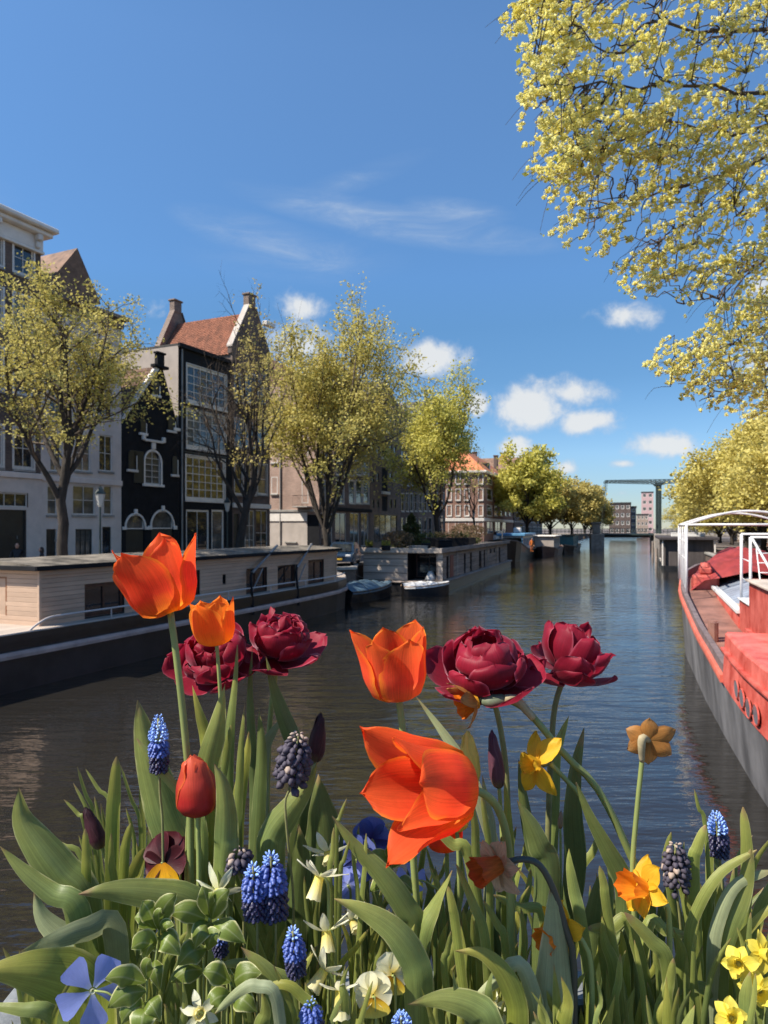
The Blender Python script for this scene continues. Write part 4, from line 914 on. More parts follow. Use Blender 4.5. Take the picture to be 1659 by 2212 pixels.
M_hull = mat('black_tarred_hull', (.016, .015, .016), rough=.35, var=.4, scale=1.2, bump=.15, bscale=6)
M_hull2 = mat('brown_black_hull', (.030, .024, .024), rough=.45, var=.4, scale=1.0, bump=.15, bscale=6)
M_cream = mat('cream_boards', (.50, .345, .24), rough=.6, var=.1, scale=2.5, stretch=(.3, 1, 1), bump=.1)
M_stripe = mat('pale_rubbing_strake', (.46, .36, .32), rough=.6, var=.2, scale=2)
M_teak = mat('varnished_teak', (.20, .075, .025), rough=.3, var=.3, scale=5, coat=.4)
M_mahog = mat('dark_mahogany', (.06, .025, .018), rough=.35, var=.3, scale=5)
M_roof_m = mat('mossy_felt_roof', (.085, .07, .05), rough=.95, var=.5, scale=1.4, bump=.5, bscale=10, col2=(.26, .22, .17))
M_rail = mat('white_rail', (.60, .53, .48), rough=.4, var=.1)
M_steel = mat('grey_steel', (.22, .21, .20), rough=.45, var=.25, metal=.3)
M_wood = mat('weathered_grey_wood', (.30, .24, .20), rough=.85, var=.3, scale=3, stretch=(.15, 1, 2), bump=.3, bscale=20)
M_wood_l = mat('pale_weathered_wood', (.46, .38, .31), rough=.85, var=.22, scale=3, stretch=(.15, 1, 2), bump=.3, bscale=20)
M_tarp = mat('blue_grey_tarpaulin', (.10, .16, .20), rough=.6, var=.25, scale=2.5, bump=.3, bscale=5)
M_tarp_b = mat('bright_blue_tarpaulin', (.10, .26, .42), rough=.45, var=.2, scale=2, bump=.2, bscale=4)
M_cover_w = mat('white_cover', (.68, .66, .63), rough=.55, var=.12, scale=4, bump=.3, bscale=8)
M_rubber = mat('black_rubber', (.012, .012, .012), rough=.6, var=.3)
def hull(root, name, secs, zb, m, flare=.08):
    "secs: (x, y right, y left, z top); closed solid hull"
    mb = MB(); rings = []
    for x, yr, yl, zt in secs:
        f = flare * min(1, (yl - yr) / 1.5)
        rings.append([(x, yr, zt), (x, yr + f * .4, zt * .5), (x, yr + f, 0.0), (x, yr + f * 2.5, zb), (x, yl - f * 2.5, zb), (x, yl - f, 0.0), (x, yl - f * .4, zt * .5), (x, yl, zt)])
    mb.loft(rings); o = mb.build(name, m, root); fix_normals(o); return o

# houseboat with cream boards
C0 = Vector((-9.42, 19.4)); A1 = R(22.5)
hb = thing('houseboat', 'long cream boarded houseboat with black hull moored at the left', 'houseboat', (C0.x, C0.y, 0), math.pi / 2 - A1, 'houseboats along the canal')
SEG = Seg((C0.x, C0.y), 22.5)
def hbx(u): return SEG.t(u)
def hbz(u, v): return EYE + (V0 - v) / FPX * SEG.at(SEG.t(u)).y
secs = [(-10.2, .2, 3.8, 1.5), (-9.6, -.35, 4.35, 1.5), (-8, -.5, 4.5, 1.5), (0, -.52, 4.5, 1.48), (10, -.52, 4.5, 1.48), (15.5, -.5, 4.5, 1.5), (17.6, -.4, 4.4, 1.52), (19.2, -.1, 4.1, 1.56), (20.6, .6, 3.4, 1.62), (21.6, 1.4, 2.6, 1.68), (22.1, 1.9, 2.1, 1.72)]
hull(hb, 'hull', secs, -.5, M_hull2)
band(hb, 'black_strake', [(x, yr - .005, zt - .17) for x, yr, yl, zt in secs], .33, .03, M_hull)
band(hb, 'white_strake', [(x, yr - .005 + .02, zt - .52) for x, yr, yl, zt in secs], .17, .10, M_stripe)
mb = MB(); rg_ = [[(x, yr, zt), (x, yl, zt), (x, yl - .02, zt + .03), (x, yr + .02, zt + .03)] for x, yr, yl, zt in secs]; mb.loft(rg_); fix_normals(mb.build('deck', M_wood_l, hb))
CB, CT, CL, CW = 1.5, 3.05, 18.2, 4.0
px = lambda ul, ur, vt, vb: (hbx(ul), hbx(ur), hbz((ul + ur) / 2, vb), hbz((ul + ur) / 2, vt))
ops = [px(182, 268, 1259, 1352), px(404, 431, 1235, 1290), px(480, 487, 1239, 1260), px(531, 576, 1225, 1293), px(599, 637, 1219, 1282), px(665, 699, 1210, 1267)]
ops = [(a, b, max(c, 1.56), d) for a, b, c, d in ops]
plank_rows(hb, 0, CL, CB, CT, 12, ops, M_cream)
for i, o in enumerate(ops):
    if i == 2: window(hb, *o, nx=1, nz=1, fm=M_black, sill=False, bd=.02); continue
    window(hb, *o, nx=2 if i == 0 else 2, nz=1, fm=M_mahog, gm=M_glass, sill=False, bd=.1, bar=.06)
ENDM = Matrix(((0, 1, 0, 0), (-1, 0, 0, CW), (0, 0, 1, 0), (0, 0, 0, 1)))     # local x of the wall -> -y, wall normal -> -x
plank_rows(hb, 0, CW, CB, CT, 12, [(1.1, 2.75, 1.72, 2.78)], M_cream, mx=ENDM)
w_ = window(hb, 1.1, 2.75, 1.72, 2.78, nx=1, nz=1, fm=M_teak, gm=M_glass, sill=False, bd=.12, surround=.05); w_.matrix_local = ENDM
mb = MB(); mb.box(0, .01, 0, CW, CB, CT); mb.box(.2, CL, CW - .02, CW, CB, CT); mb.box(CL - .02, CL, 0.03, CW - .02, CB, CT); mb.build('cabin_wall', M_cream, hb)
for x, y in ((-.02, -.03), (CL - .04, -.03)):
    mb = MB(); mb.bbox(x - .03, x + .06, y - .03, y + .05, CB, CT + .01, .01); mb.build('corner_post', M_cream, hb)
mb = MB(); mb.bbox(-.06, CL + .06, -.075, -.028, CT - .17, CT - .005, .01); mb.build('frieze_board', M_cream, hb)
mb = MB(); rings = []
for i in range(25):
    x = -.25 + (CL + .5) * i / 24; prof = []
    for j in range(9):
        y = -.2 + (CW + .4) * j / 8; prof.append((x, y, CT + .10 + .14 * math.sin(math.pi * j / 8) + .012 * math.sin(i * 2.1 + j)))
    rings.append(prof + [(x, CW + .2, CT), (x, -.2, CT)])
mb.loft(rings); o = mb.build('roof', M_roof_m, hb); fix_normals(o)
mb = MB(); mb.bbox(-.28, CL + .28, -.235, -.19, CT - .02, CT + .11, .012); mb.build('roof_edge', M_black, hb)
mb = MB(); mb.bbox(-.28, -.245, -.19, CW + .2, CT - .02, CT + .11, .012); mb.build('roof_edge', M_black, hb)
# hand rail
mb = MB(); zr = 1.80
rail = [(-.7, -.44, 1.5), (-.5, -.44, 1.62), (-.1, -.45, zr - .03), (.5, -.45, zr)] + [(x, -.45, zr) for x in range(2, 18, 2)] + [(18, -.36, zr + .03), (19.1, -.06, zr + .06)]
mb.tube(spline(rail, 70), .028, 6); mb.build('hand_rail', M_rail, hb)
for x in (2.2, 5.2, 8.2, 11.2, 14.2, 17.2):
    mb = MB(); mb.tube([(x, -.45, 1.5), (x, -.45, zr)], .022, 6); mb.build('rail_post', M_rail, hb)
# davits
for (ub, vb_, um, vm, ue, ve) in ((521, 1313, 526, 1236, 597, 1201), (621, 1308, 626, 1225, 671, 1184)):
    d = bpy.data.objects.new('davit', None)
    xb = hbx(ub); zt = hbz(um, vm) - .02; xe = hbx(ue) - 1.0
    mb = MB(); mb.tube(spline([(xb, -.56, .75), (xb, -.5, 1.6), (xb + .05, -.42, zt - .25), (xb + .3, -.3, zt), (xb + .55, -.15, zt + .08)], 14), .055, 8); po = mb.build('davit_post', M_black, hb)
    mb = MB(); mb.tube([(xb + .25, -.36, zt), (xe + .9, -.1, CT + .38)], .055, 8); mb.tube([(xb + .1, -.42, zt - .8), (xb + 1.1, -.3, zt + .12)], .035, 6); mb.build('davit_arm', M_steel, po)

# flat-roofed timber houseboat
R0 = Vector((3.7, 45.4)); A2 = R(17.9)
h2 = thing('houseboat', 'flat-roofed grey timber houseboat with roof garden, middle left', 'houseboat', (R0.x, R0.y, 0), math.pi / 2 - A2, 'houseboats along the canal')
SEG2 = Seg((R0.x, R0.y), 17.9)
Wd, Ln = 5.4, 31.0
mb = MB(); mb.bbox(-.15, Ln + 1.2, 0, Wd, -.5, .62, .04); mb.build('pontoon', M_hull, h2)
mb = MB(); mb.bbox(-.25, Ln + 1.3, -.12, Wd + .1, .62, .74, .03); mb.build('deck_edge', M_wood, h2)
z0, z1 = .76, 2.62
# end wall with the open porch at its right
E2 = Matrix(((0, 1, 0, .25), (-1, 0, 0, Wd), (0, 0, 1, 0), (0, 0, 0, 1)))
porch = (3.05, Wd - .3, z0, z1 - .05)
plank_rows(h2, 0, Wd, z0, z1, 4, [porch], M_wood_l, mx=E2, th=.04, gap=.03, bmat=M_black)
mb = MB(); mb.box(.26, 1.9, .32, .34, z0, z1); mb.box(1.9, 1.92, .34, 2.4, z0, z1); mb.box(.3, 1.9, 2.38, 2.4, z0, z1); mb.build('porch_wall', M_black, h2)
w_ = window(h2, 3.2, 5.0, z0 + .1, z1 - .15, nx=2, nz=1, fm=M_mahog, sill=False); w_.matrix_local = Matrix(((0, 1, 0, 1.78), (-1, 0, 0, Wd), (0, 0, 1, 0), (0, 0, 0, 1)))
mb = MB(); mb.bbox(.22, .36, .27, .42, z0, z1, .02); mb.build('porch_post', M_wood, h2)
px2 = lambda ul, ur: (SEG2.t(ul) , SEG2.t(ur))
sops = []
for ul, ur in ((972, 977), (1009, 1013), (1022, 1026), (1041, 1046), (1051, 1054), (1064, 1067), (1072, 1075), (1083, 1086)): a, b = px2(ul, ur); sops.append((a, b, z0 + (.1 if ul not in (1064, 1072) else 1.0), z1 - .25))
plank_rows(h2, .4, Ln, z0, z1, 5, sops, M_wood, y=.28, th=.04, gap=.025, bmat=M_black)
for o in sops: window(h2, *o, nx=1, nz=1, fm=M_mahog, sill=False, bd=.06, y=.28)
a, b = px2(979, 986); mb = MB(); mb.bbox(a, b, .20, .235, z0 + .05, z1 - .3, .01); mb.build('red_panel', mat('red_brown_panel', (.24, .07, .045)), h2)
for u in (994, 1058, 1078):
    x = SEG2.t(u); mb = MB(); mb.bbox(x - .08, x + .08, .17, .235, z0, z1, .01); mb.build('batten', M_wood_l, h2)
mb = MB(); mb.box(.4, Ln, Wd - .02, Wd, z0, z1); mb.box(Ln - .02, Ln, .3, Wd - .02, z0, z1); mb.build('rear_wall', M_wood, h2)
mb = MB(); mb.bbox(.0, Ln + .3, .05, Wd + .1, z1, z1 + .1, .02); mb.build('roof', M_roof_m, h2)
mb = MB(); mb.bbox(-.06, .06, -.02, Wd + .16, z1 - .06, z1 + .26, .02); mb.build('fascia', M_wood_l, h2)
mb = MB(); mb.bbox(.07, Ln + .36, -.02, .06, z1 - .06, z1 + .26, .02); mb.build('fascia', M_wood, h2)
ZR2 = z1 + .1
def h2w(x, y, z): 
    d = SEG2.d; n = Vector((-d.y, d.x)); p = R0 + d * x + n * y; return Vector((p.x, p.y, z))
# the roof garden
def shrub(name, label, loc, h, r, seed, lm, leaves=500, ls=.06, shape='round', pot=None, group=None, bare=False):
    rg = random.Random(seed); root = thing(name, label, 'plant', loc, 0, group); st = MB(); lf = MB(); ph = 0
    if pot:
        mb = MB(); w, d_, hh = pot; mb.bbox(-w / 2, w / 2, -d_ / 2, d_ / 2, 0, hh, .03); mb.box(-w / 2 + .04, w / 2 - .04, -d_ / 2 + .04, d_ / 2 - .04, hh - .05, hh + .004); mb.build('planter', M_black, root); ph = hh
    for i in range(14):
        a = rg.uniform(0, 6.28); q = r * math.sqrt(rg.random()) * .8; t = Vector((math.cos(a) * q, math.sin(a) * q, ph + h * rg.uniform(.5, .95)))
        s0 = Vector((math.cos(a) * q * .25, math.sin(a) * q * .25, ph)); st.tube(spline([s0, s0.lerp(t, .5) + Vector((0, 0, .06 * h)), t], 5), [.016, .013, .01, .008, .005], 3, cap=False)
    for _ in range(leaves):
        t = rg.random()
        if shape == 'cone': zz = t * h; rr = r * (1 - t) ** .8 * (.55 + .45 * rg.random()) * (1 + .25 * math.sin(zz * 9))
        elif shape == 'box': zz = h * rg.uniform(.1, 1) ; rr = None
        else: zz = h * (.15 + .85 * t); rr = r * math.sqrt(max(.05, 1 - (2 * t - 1) ** 2)) * rg.uniform(.5, 1.1)
        a = rg.uniform(0, 6.28)
        c = Vector((math.cos(a) * rr, math.sin(a) * rr, ph + zz)) if rr is not None else Vector((rg.uniform(-pot[0] / 2, pot[0] / 2), rg.uniform(-pot[1] / 2, pot[1] / 2), ph + zz * rg.uniform(.3, 1)))
        leaf_quad(lf, c, ls * rg.uniform(.6, 1.4), rg)
    st.build('stems', M_twig, root); lf.build('leaves', lm, root); return root
L_dark = leaf_mat('dark_evergreen', (.035, .05, .018), (.12, .13, .04)); L_moss = leaf_mat('yellow_green_groundcover', (.16, .17, .03), (.32, .30, .06)); L_brown = leaf_mat('dry_brown_growth', (.12, .08, .045), (.28, .20, .11))
GP = 'pots and shrubs on the houseboat roof'
def roof_at(u, y): return SEG2.t(u) , y
shrub('conifer', 'tall shaggy evergreen on the roof of the timber houseboat', h2w(5.6, 3.6, ZR2), 2.5, 1.25, 1, L_dark, 1700, .11, 'cone', group=GP)
shrub('shrub', 'brown dry bush beside the evergreen on the houseboat roof', h2w(3.6, 4.0, ZR2), 1.25, 1.15, 2, L_brown, 800, .08, group=GP)
shrub('trough', 'front black trough with yellow-green plants on the houseboat roof', h2w(.75, 4.0, ZR2), .38, .5, 3, L_moss, 420, .05, 'box', pot=(.6, 2.0, .3), group=GP)
shrub('trough', 'trailing ivy trough at the left roof corner of the timber houseboat', h2w(.5, 5.1, ZR2), .45, .3, 4, L_moss, 260, .06, 'box', pot=(.5, .5, .25), group=GP)
shrub('trough', 'second black trough behind the front one on the houseboat roof', h2w(3.6, 2.0, ZR2), .3, .5, 5, L_dark, 260, .05, 'box', pot=(.6, 1.8, .4), group=GP)
shrub('trough', 'long black trough along the middle of the houseboat roof', h2w(9.5, 2.2, ZR2), .6, .5, 6, L_dark, 520, .07, 'box', pot=(4.0, .8, .7), group=GP)
shrub('trough', 'black trough with dry plants further along the houseboat roof', h2w(14.2, 2.2, ZR2), .6, .5, 7, L_brown, 520, .07, 'box', pot=(3.4, .8, .65), group=GP)
shrub('shrub', 'round tan bush on the far half of the houseboat roof', h2w(18.0, 2.4, ZR2), 1.5, 1.1, 8, L_brown, 700, .09, pot=(.6, .6, .3), group=GP)
shrub('shrub', 'second tan bush near the far end of the houseboat roof', h2w(22.0, 2.0, ZR2), 1.4, 1.1, 9, L_brown, 700, .09, pot=(.6, .6, .3), group=GP)
shrub('shrub', 'low dark green bush between the two tan bushes', h2w(20.2, 1.6, ZR2), .6, .6, 10, L_dark, 320, .07, group=GP)
def garden_table(label, loc, rz):
    r = thing('garden_table', label, 'table', loc, rz, None); mb = MB(); mb.bbox(-.6, .6, -.4, .4, .66, .71, .01); mb.build('tabletop', M_wood_l, r)
    for x in (-.5, .5):
        for y in (-.32, .32): mb = MB(); mb.bbox(x - .03, x + .03, y - .03, y + .03, 0, .66, .006); mb.build('leg', M_wood, r)
garden_table('pale wooden garden table on the timber houseboat roof', h2w(26, 2.4, ZR2), math.pi / 2 - A2)
def lounge_box(label, loc, rz, s, m):
    r = thing('cushion_box', label, 'box', loc, rz); mb = MB(); mb.bbox(-s[0], s[0], -s[1], s[1], 0, s[2], .04); mb.build('chest', m, r); mb = MB(); mb.bbox(-s[0] - .02, s[0] + .02, -s[1] - .02, s[1] + .02, s[2] + .003, s[2] + .07, .03); mb.build('lid', m, r)
lounge_box('pale flat chest lying on the near end of the houseboat roof', h2w(1.2, 1.9, ZR2), 0.3, (.55, .35, .22), M_wood_l)
lounge_box('dark chest beside the long trough on the houseboat roof', h2w(7.4, 1.6, ZR2), 0.2, (.5, .6, .5), M_black)

# covered dinghies between the two houseboats
def dinghy(label, p0, deg, L_, Wb, zt, hm, cover=None, rim=None, fold=0, ck=1.0):
    d = thing('dinghy', label, 'boat', (p0[0], p0[1], 0), math.pi / 2 - R(deg), 'small open boats along the canal')
    s = []
    for i in range(13):
        t = i / 12; w = Wb / 2 * (math.sin(math.pi * (.16 + .84 * t) ** .8) ** .55 if t < 1 else .03) if t > 0 else Wb / 2 * .72
        s.append((L_ * t, -max(.02, w), max(.02, w), zt + .22 * t * t))
    hull(d, 'hull', s, -.25, hm, .12)
    band(d, 'gunwale', [(x, yr, zz) for x, yr, yl, zz in s], .08, .05, rim or M_wood)
    band(d, 'gunwale', [(x, yl, zz) for x, yr, yl, zz in s][::-1], .08, .05, rim or M_wood)
    if cover:
        mb = MB(); rings = []
        for i in range(31):
            t = i / 30; k = t * 12; j = min(int(k), 11); f = k - j
            w = s[j][2] * (1 - f) + s[j + 1][2] * f + .05; z = s[j][3] * (1 - f) + s[j + 1][3] * f
            hgt = (.42 * math.sin(math.pi * min(1, t * 1.15 + .12)) ** .7 + .05) * (1 + .12 * math.sin(t * 31 + fold)); r_ = []; hgt *= ck
            for q in range(13):
                a = -1 + 2 * q / 12; r_.append((L_ * t, a * w, z + hgt * (1 - abs(a) ** 1.6) + .03 + .02 * math.sin(a * 9 + t * 23)))
            rings.append([(L_ * t, -w, z - .12)] + r_ + [(L_ * t, w, z - .12)])
        mb.loft(rings, closed=False, cap=False); c = mb.build('cover', cover, d, smooth=True)
        for t in (.25, .5, .75):
            i = int(t * 30); mb = MB(); mb.tube([(x, y, z + .012) for x, y, z in rings[i]], .012, 4); mb.build('lashing', M_rubber, c)
    return d
g = G(872, 1292); dinghy('dinghy under a blue-grey tarpaulin behind the cream houseboat bow', (-2.35, 39.6), 30, 5.4, 1.9, .62, M_hull, M_tarp, M_hull)
dinghy('small black dinghy with white cover in front of the timber houseboat porch', (1.15, 43.6), 82, 2.9, 1.5, .62, M_hull, M_cover_w, M_cream, 2, .45)
mbx = thing('outboard_motor', 'black outboard motor on the stern of the blue-grey covered dinghy', 'motor', (-2.30, 39.3, .0), R(60)); mb = MB(); mb.bbox(-.14, .14, -.2, .2, .75, 1.15, .06); mb.build('cowl', M_rubber, mbx); mb = MB(); mb.bbox(-.06, .06, -.08, .08, -.1, .75, .02); mb.build('shaft', M_rubber, mbx)
sack = thing('covered_heap', 'grey plastic-covered heap in the porch of the timber houseboat', 'heap', h2w(.9, .95, .745), 0); mb = MB(); rings = []
for i in range(7):
    t = i / 6; rr = .36 * math.cos(t * 1.45) ** .6; rings.append([((rr + .04 * math.sin(j * 2.3 + i)) * math.cos(6.283 * j / 12), (rr + .05 * math.sin(j * 3.1)) * math.sin(6.283 * j / 12), .62 * t) for j in range(12)])
mb.loft(rings); mb.build('sheet', M_cover_w, sack, smooth=True)

# work barge with the blue tarpaulin, and the two boats behind it
def barge(label, u_bow, v_wl, deg, L_, Wb, zb, zs, hm, parts):
    p = G(u_bow, v_wl); d = thing('barge', label, 'boat', (p.x, p.y, 0), math.pi / 2 - R(deg), 'moored boats on the far left bank')
    s = [(-.6, .85 * Wb / 2 + -.02, .85 * Wb / 2 + .02 + .1, zb + .25), (.4, .28 * Wb, .72 * Wb, zb + .12), (1.6, .08 * Wb, .92 * Wb, zb), (3.5, 0, Wb, zb - .35), (L_ * .5, 0, Wb, zs), (L_ - 2, 0, Wb, zs + .1), (L_ - .6, .12 * Wb, .88 * Wb, zs + .25), (L_, .35 * Wb, .65 * Wb, zs + .3)]
    s[0] = (-.6, Wb / 2 - .06, Wb / 2 + .06, zb + .25)
    hull(d, 'hull', s, -.5, hm, .2); band(d, 'gunwale', [(x, yr, zz) for x, yr, yl, zz in s], .12, .06, M_wood)
    parts(d, s); return d
def tug_parts(d, s):
    mb = MB(); rings = []
    for i in range(13):
        t = i / 12; x = .2 + 7.5 * t; w = 1.9 * min(1, .35 + t * 2); z = 2.4 - .8 * t + .1 * math.sin(i * 1.9); rings.append([(x, 2.1 - w, z - .55), (x, 2.1 - w * .6, z), (x, 2.1, z + .3), (x, 2.1 + w * .6, z), (x, 2.1 + w, z - .55)])
    mb.loft(rings, closed=False, cap=False); mb.build('tarpaulin', M_tarp_b, d, smooth=True)
    mb = MB(); wall_cells(mb, 9, 20, 1.1, 3.1, [(9.6 + i * 1.7, 10.8 + i * 1.7, 1.7, 2.8) for i in range(6)], .1, y=.5); mb.box(9, 20, 3.6, 3.7, 1.1, 3.1); mb.box(9, 9.1, .5, 3.6, 1.1, 1.6); mb.box(9, 9.1, .5, 3.6, 2.85, 3.1); mb.box(19.9, 20, .5, 3.6, 1.1, 3.1); cab = mb.build('wheelhouse', M_white, d)
    for i in range(6): window(d, 9.6 + i * 1.7, 10.8 + i * 1.7, 1.7, 2.8, nx=1, nz=1, sill=False, fm=M_tarp_b, y=.5)
    mb = MB(); mb.bbox(8.6, 20.5, .2, 4.0, 3.1, 3.45, .05); mb.build('wheelhouse_roof', M_tarp_b, d)
    for y in (.6, 3.4): mb = MB(); mb.tube([(8.8, y, 1.2), (8.8, y, 3.1)], .07, 6); mb.build('roof_post', M_tarp_b, d)
    mb = MB(); mb.bbox(14, 15, 1.5, 2.5, 3.45, 4.2, .08); mb.build('roof_box', M_white, d)
    mb = MB(); mb.tube([(1.2, 2.0, 2.2), (1.2, 2.0, 4.5)], .05, 6); mb.build('mast', M_steel, d)
TUG = barge('black barge with bright blue tarpaulin and blue-roofed wheelhouse', 1118, 1216, 18.5, 24, 4.2, 2.6, 1.25, M_hull, tug_parts)
def brown_parts(d, s):
    mb = MB(); wall_cells(mb, 1.5, 12, 1.0, 2.9, [(2.2 + i * 1.8, 3.4 + i * 1.8, 1.7, 2.6) for i in range(5)], .1, y=.5); mb.box(1.5, 1.6, .5, 3.3, 1.0, 2.9); mb.box(1.5, 12, 3.2, 3.3, 1.0, 2.9); mb.build('cabin', M_plaster_g, d)
    for i in range(5): window(d, 2.2 + i * 1.8, 3.4 + i * 1.8, 1.7, 2.6, nx=1, nz=1, sill=False, y=.5)
    mb = MB(); mb.bbox(1.2, 12.3, .2, 3.6, 2.9, 3.05, .04); mb.build('cabin_roof', M_white, d)
barge('brown-hulled boat with grey cabin behind the blue-roofed barge', 1202, 1203, 18.5, 15, 3.8, 1.3, 1.1, mat('brown_hull', (.10, .05, .04), rough=.5), brown_parts)
def teal_parts(d, s):
    mb = MB(); wall_cells(mb, 1.5, 16, .9, 2.8, [(2.2 + i * 1.7, 3.3 + i * 1.7, 1.3, 2.5) for i in range(8)], .1, y=.5); mb.box(1.5, 1.6, .5, 3.3, .9, 2.8); mb.box(1.5, 16, 3.2, 3.3, .9, 2.8); mb.build('cabin', mat('teal_paint', (.05, .16, .17), rough=.4), d)
    for i in range(8): window(d, 2.2 + i * 1.7, 3.3 + i * 1.7, 1.3, 2.5, nx=1, nz=1, sill=False, fm=M_white, gm=mat('white_curtain_glass', (.5, .5, .47), rough=.1), y=.5)
    for i in range(3):
        w_ = window(d, .65 + i * .95, 1.3 + i * .95, 1.3, 2.5, nx=1, nz=1, sill=False, fm=M_white, gm=MATS['white_curtain_glass']); w_.matrix_local = Matrix(((0, 1, 0, 1.5), (-1, 0, 0, 3.8), (0, 0, 1, 0), (0, 0, 0, 1)))
    mb = MB(); mb.bbox(1.2, 16.3, .2, 3.6, 2.8, 2.95, .04); mb.build('cabin_roof', M_dark, d)
barge('black houseboat with teal cabin and white windows by the drawbridge', 1244, 1194, 18.5, 18, 3.8, 1.1, .95, M_hull, teal_parts)

# right bank: dark grey houseboat and white rowing boat
p = G(1436, 1232); h3 = thing('houseboat', 'dark grey flat-roofed houseboat beyond the red barge', 'houseboat', (p.x, p.y, 0), math.pi / 2 - R(19.4), 'houseboats along the canal')
mb = MB(); mb.bbox(-.2, 16, -4.6, .1, -.4, .45, .03); mb.build('pontoon', M_hull, h3)
GM = mat('dark_grey_boards', (.085, .070, .066), rough=.7, var=.25, scale=2, stretch=(1, 1, .2))
for i in range(24):
    y = -4.4 + 4.4 * i / 24; mb = MB(); mb.bbox(.12, .18, y + .008, y + 4.4 / 24 - .008, .45, 3.0, .01); mb.build('plank', GM, h3)
mb = MB(); mb.box(.18, 15.6, -4.4, 0, .45, 3.0); mb.build('cabin_wall', GM, h3)
for i in range(6): window(h3, 1.4 + i * 2.3, 2.8 + i * 2.3, 1.2, 2.6, nx=2, nz=1, sill=False, y=0).matrix_local = Matrix(((1, 0, 0, 0), (0, -1, 0, 0), (0, 0, 1, 0), (0, 0, 0, 1)))
mb = MB(); mb.bbox(-.5, 16.2, -4.9, .5, 3.0, 3.28, .04); mb.build('roof', mat('dark_roof_felt', (.055, .045, .048), rough=.8), h3)
for (x, y) in ((-.2, .2), (-.2, -4.5)):
    mb = MB(); mb.bbox(x - .07, x + .07, y - .07, y + .07, .45, 3.0, .02); mb.build('white_post', M_white, h3)
lounge_box('rolled pale awning lying on the dark grey houseboat roof', (p.x + 3.4, p.y + 2.6, 3.28), R(-20), (1.6, .28, .35), M_cover_w)
g = G(1416, 1222); dinghy('white rowing boat moored ahead of the dark grey houseboat', (g.x + 2.1, g.y - 1.5), -12, 3.6, 1.5, .55, M_white, None, M_white)
for i, (u, v, hh) in enumerate(((1410, 1205, 2.6), (1418, 1214, 2.0))):
    q = G(u, v); pt = thing('mooring_post', ['taller grey mooring post by the white rowing boat', 'shorter mooring post by the white rowing boat'][i], 'post', (q.x, q.y, -.3)); mb = MB(); mb.tube([(0, 0, 0), (0, 0, hh)], [.17, .15], 8); mb.build('pile', M_wood, pt); mb = MB(); mb.tube([(0, 0, hh + .002), (0, 0, hh + .06)], [.17, .12], 8); mb.build('cap', M_steel, pt)
# ---------------------------------------------------------------- the red barge at the right
M_red = mat('weathered_red_paint', (.58, .060, .035), rough=.55, var=.35, scale=1.6, bump=.15, col2=(.70, .16, .12), detail=9)
M_red2 = mat('dark_red_tarpaulin', (.28, .035, .03), rough=.6, var=.3, scale=2, bump=.3, bscale=4)
M_orange = mat('orange_red_strake', (.60, .14, .09), rough=.55, var=.2, scale=1.5)
M_deck = mat('rusty_brown_deck', (.23, .11, .08), rough=.8, var=.35, scale=1.2, bump=.2)
M_ghull = mat('scuffed_grey_hull', (.085, .080, .080), rough=.6, var=.5, scale=.9, stretch=(.8, 1, .35), bump=.2, bscale=4, col2=(.21, .20, .20), detail=8)
M_glaze = mat('blue_grey_hatch', (.26, .29, .33), rough=.4, var=.2, scale=2)
M_pole = mat('white_pole', (.72, .70, .68), rough=.4, var=.1)
RB = Vector((7.75, 17.3)); RA = 19.0
rb_ = thing('barge', 'old red barge with grey hull, funnel and white canopy frame at the right edge', 'boat', (RB.x, RB.y, 0), math.pi / 2 - R(RA))
# local x towards the bow (away), local y to the left: the visible side is y = 0, the boat lies at y < 0
Wb = 4.4
gz = [(-12, 1.56), (-9, 1.50), (-6.4, 1.48), (-4.6, 1.52), (-2.6, 1.66), (1.45, 1.86), (5.5, 2.16), (6.75, 2.28), (9.35, 2.66), (12, 2.95)]
yl = [(-12, -.95), (-10.5, -.5), (-8, -.22), (-6.3, -.10), (-3.3, 0), (0, .06), (6.7, .06), (9, -.15), (10.6, -.7), (11.8, -1.5), (12.4, -2.05)]
xs = [-12, -11, -10, -9, -8, -7, -6, -5, -4, -3, -2, -1, 0, 1, 2, 3, 4, 5, 6, 7, 8, 9, 9.8, 10.6, 11.3, 11.9, 12.4]
side = [(x, interp(yl, x), interp(gz, x)) for x in xs]
mb = MB(); rings = []
for x, y, z in side:
    yy = -Wb - y if -Wb - y < y else y
    zz = z - .30
    rings.append([(x, y, zz), (x, y - .06, zz * .55), (x, y - .14, 0), (x, y - .5, -.5), (x, yy + .5, -.5), (x, yy + .14, 0), (x, yy + .06, zz * .55), (x, yy, zz)])
mb.loft(rings); o = mb.build('hull', M_ghull, rb_, smooth=False); fix_normals(o)
port = lambda dz, dy=0.0, a=-20, b=20: [(x, y + dy, z + dz) for x, y, z in side if a <= x <= b][::-1]
band(rb_, 'strake', port(-.24, 0, -4.6), .14, .07, M_orange)
stb = lambda dz, dy=0.0: [(x, -Wb - y - dy, z + dz) for x, y, z in side]
band(rb_, 'strake', stb(-.24), .14, .07, M_orange)
def rail_wall(name, pts, h, th, m):
    mb = MB(); rings = []
    for i, p in enumerate(pts): rings.append([(p[0], p[1], p[2] - h), (p[0], p[1], p[2]), (p[0], p[1] - th, p[2]), (p[0], p[1] - th, p[2] - h)])
    mb.loft(rings); o = mb.build(name, m, rb_); fix_normals(o); return o
rail_wall('bulwark', [(x, y, z) for x, y, z in side], .32, .12, mat('brown_grey_bulwark', (.16, .12, .115), rough=.7, var=.3))
rail_wall('bulwark', [(x, -Wb - y + .12, z) for x, y, z in side], .32, .12, MATS['brown_grey_bulwark'])
mb = MB(); dk = []
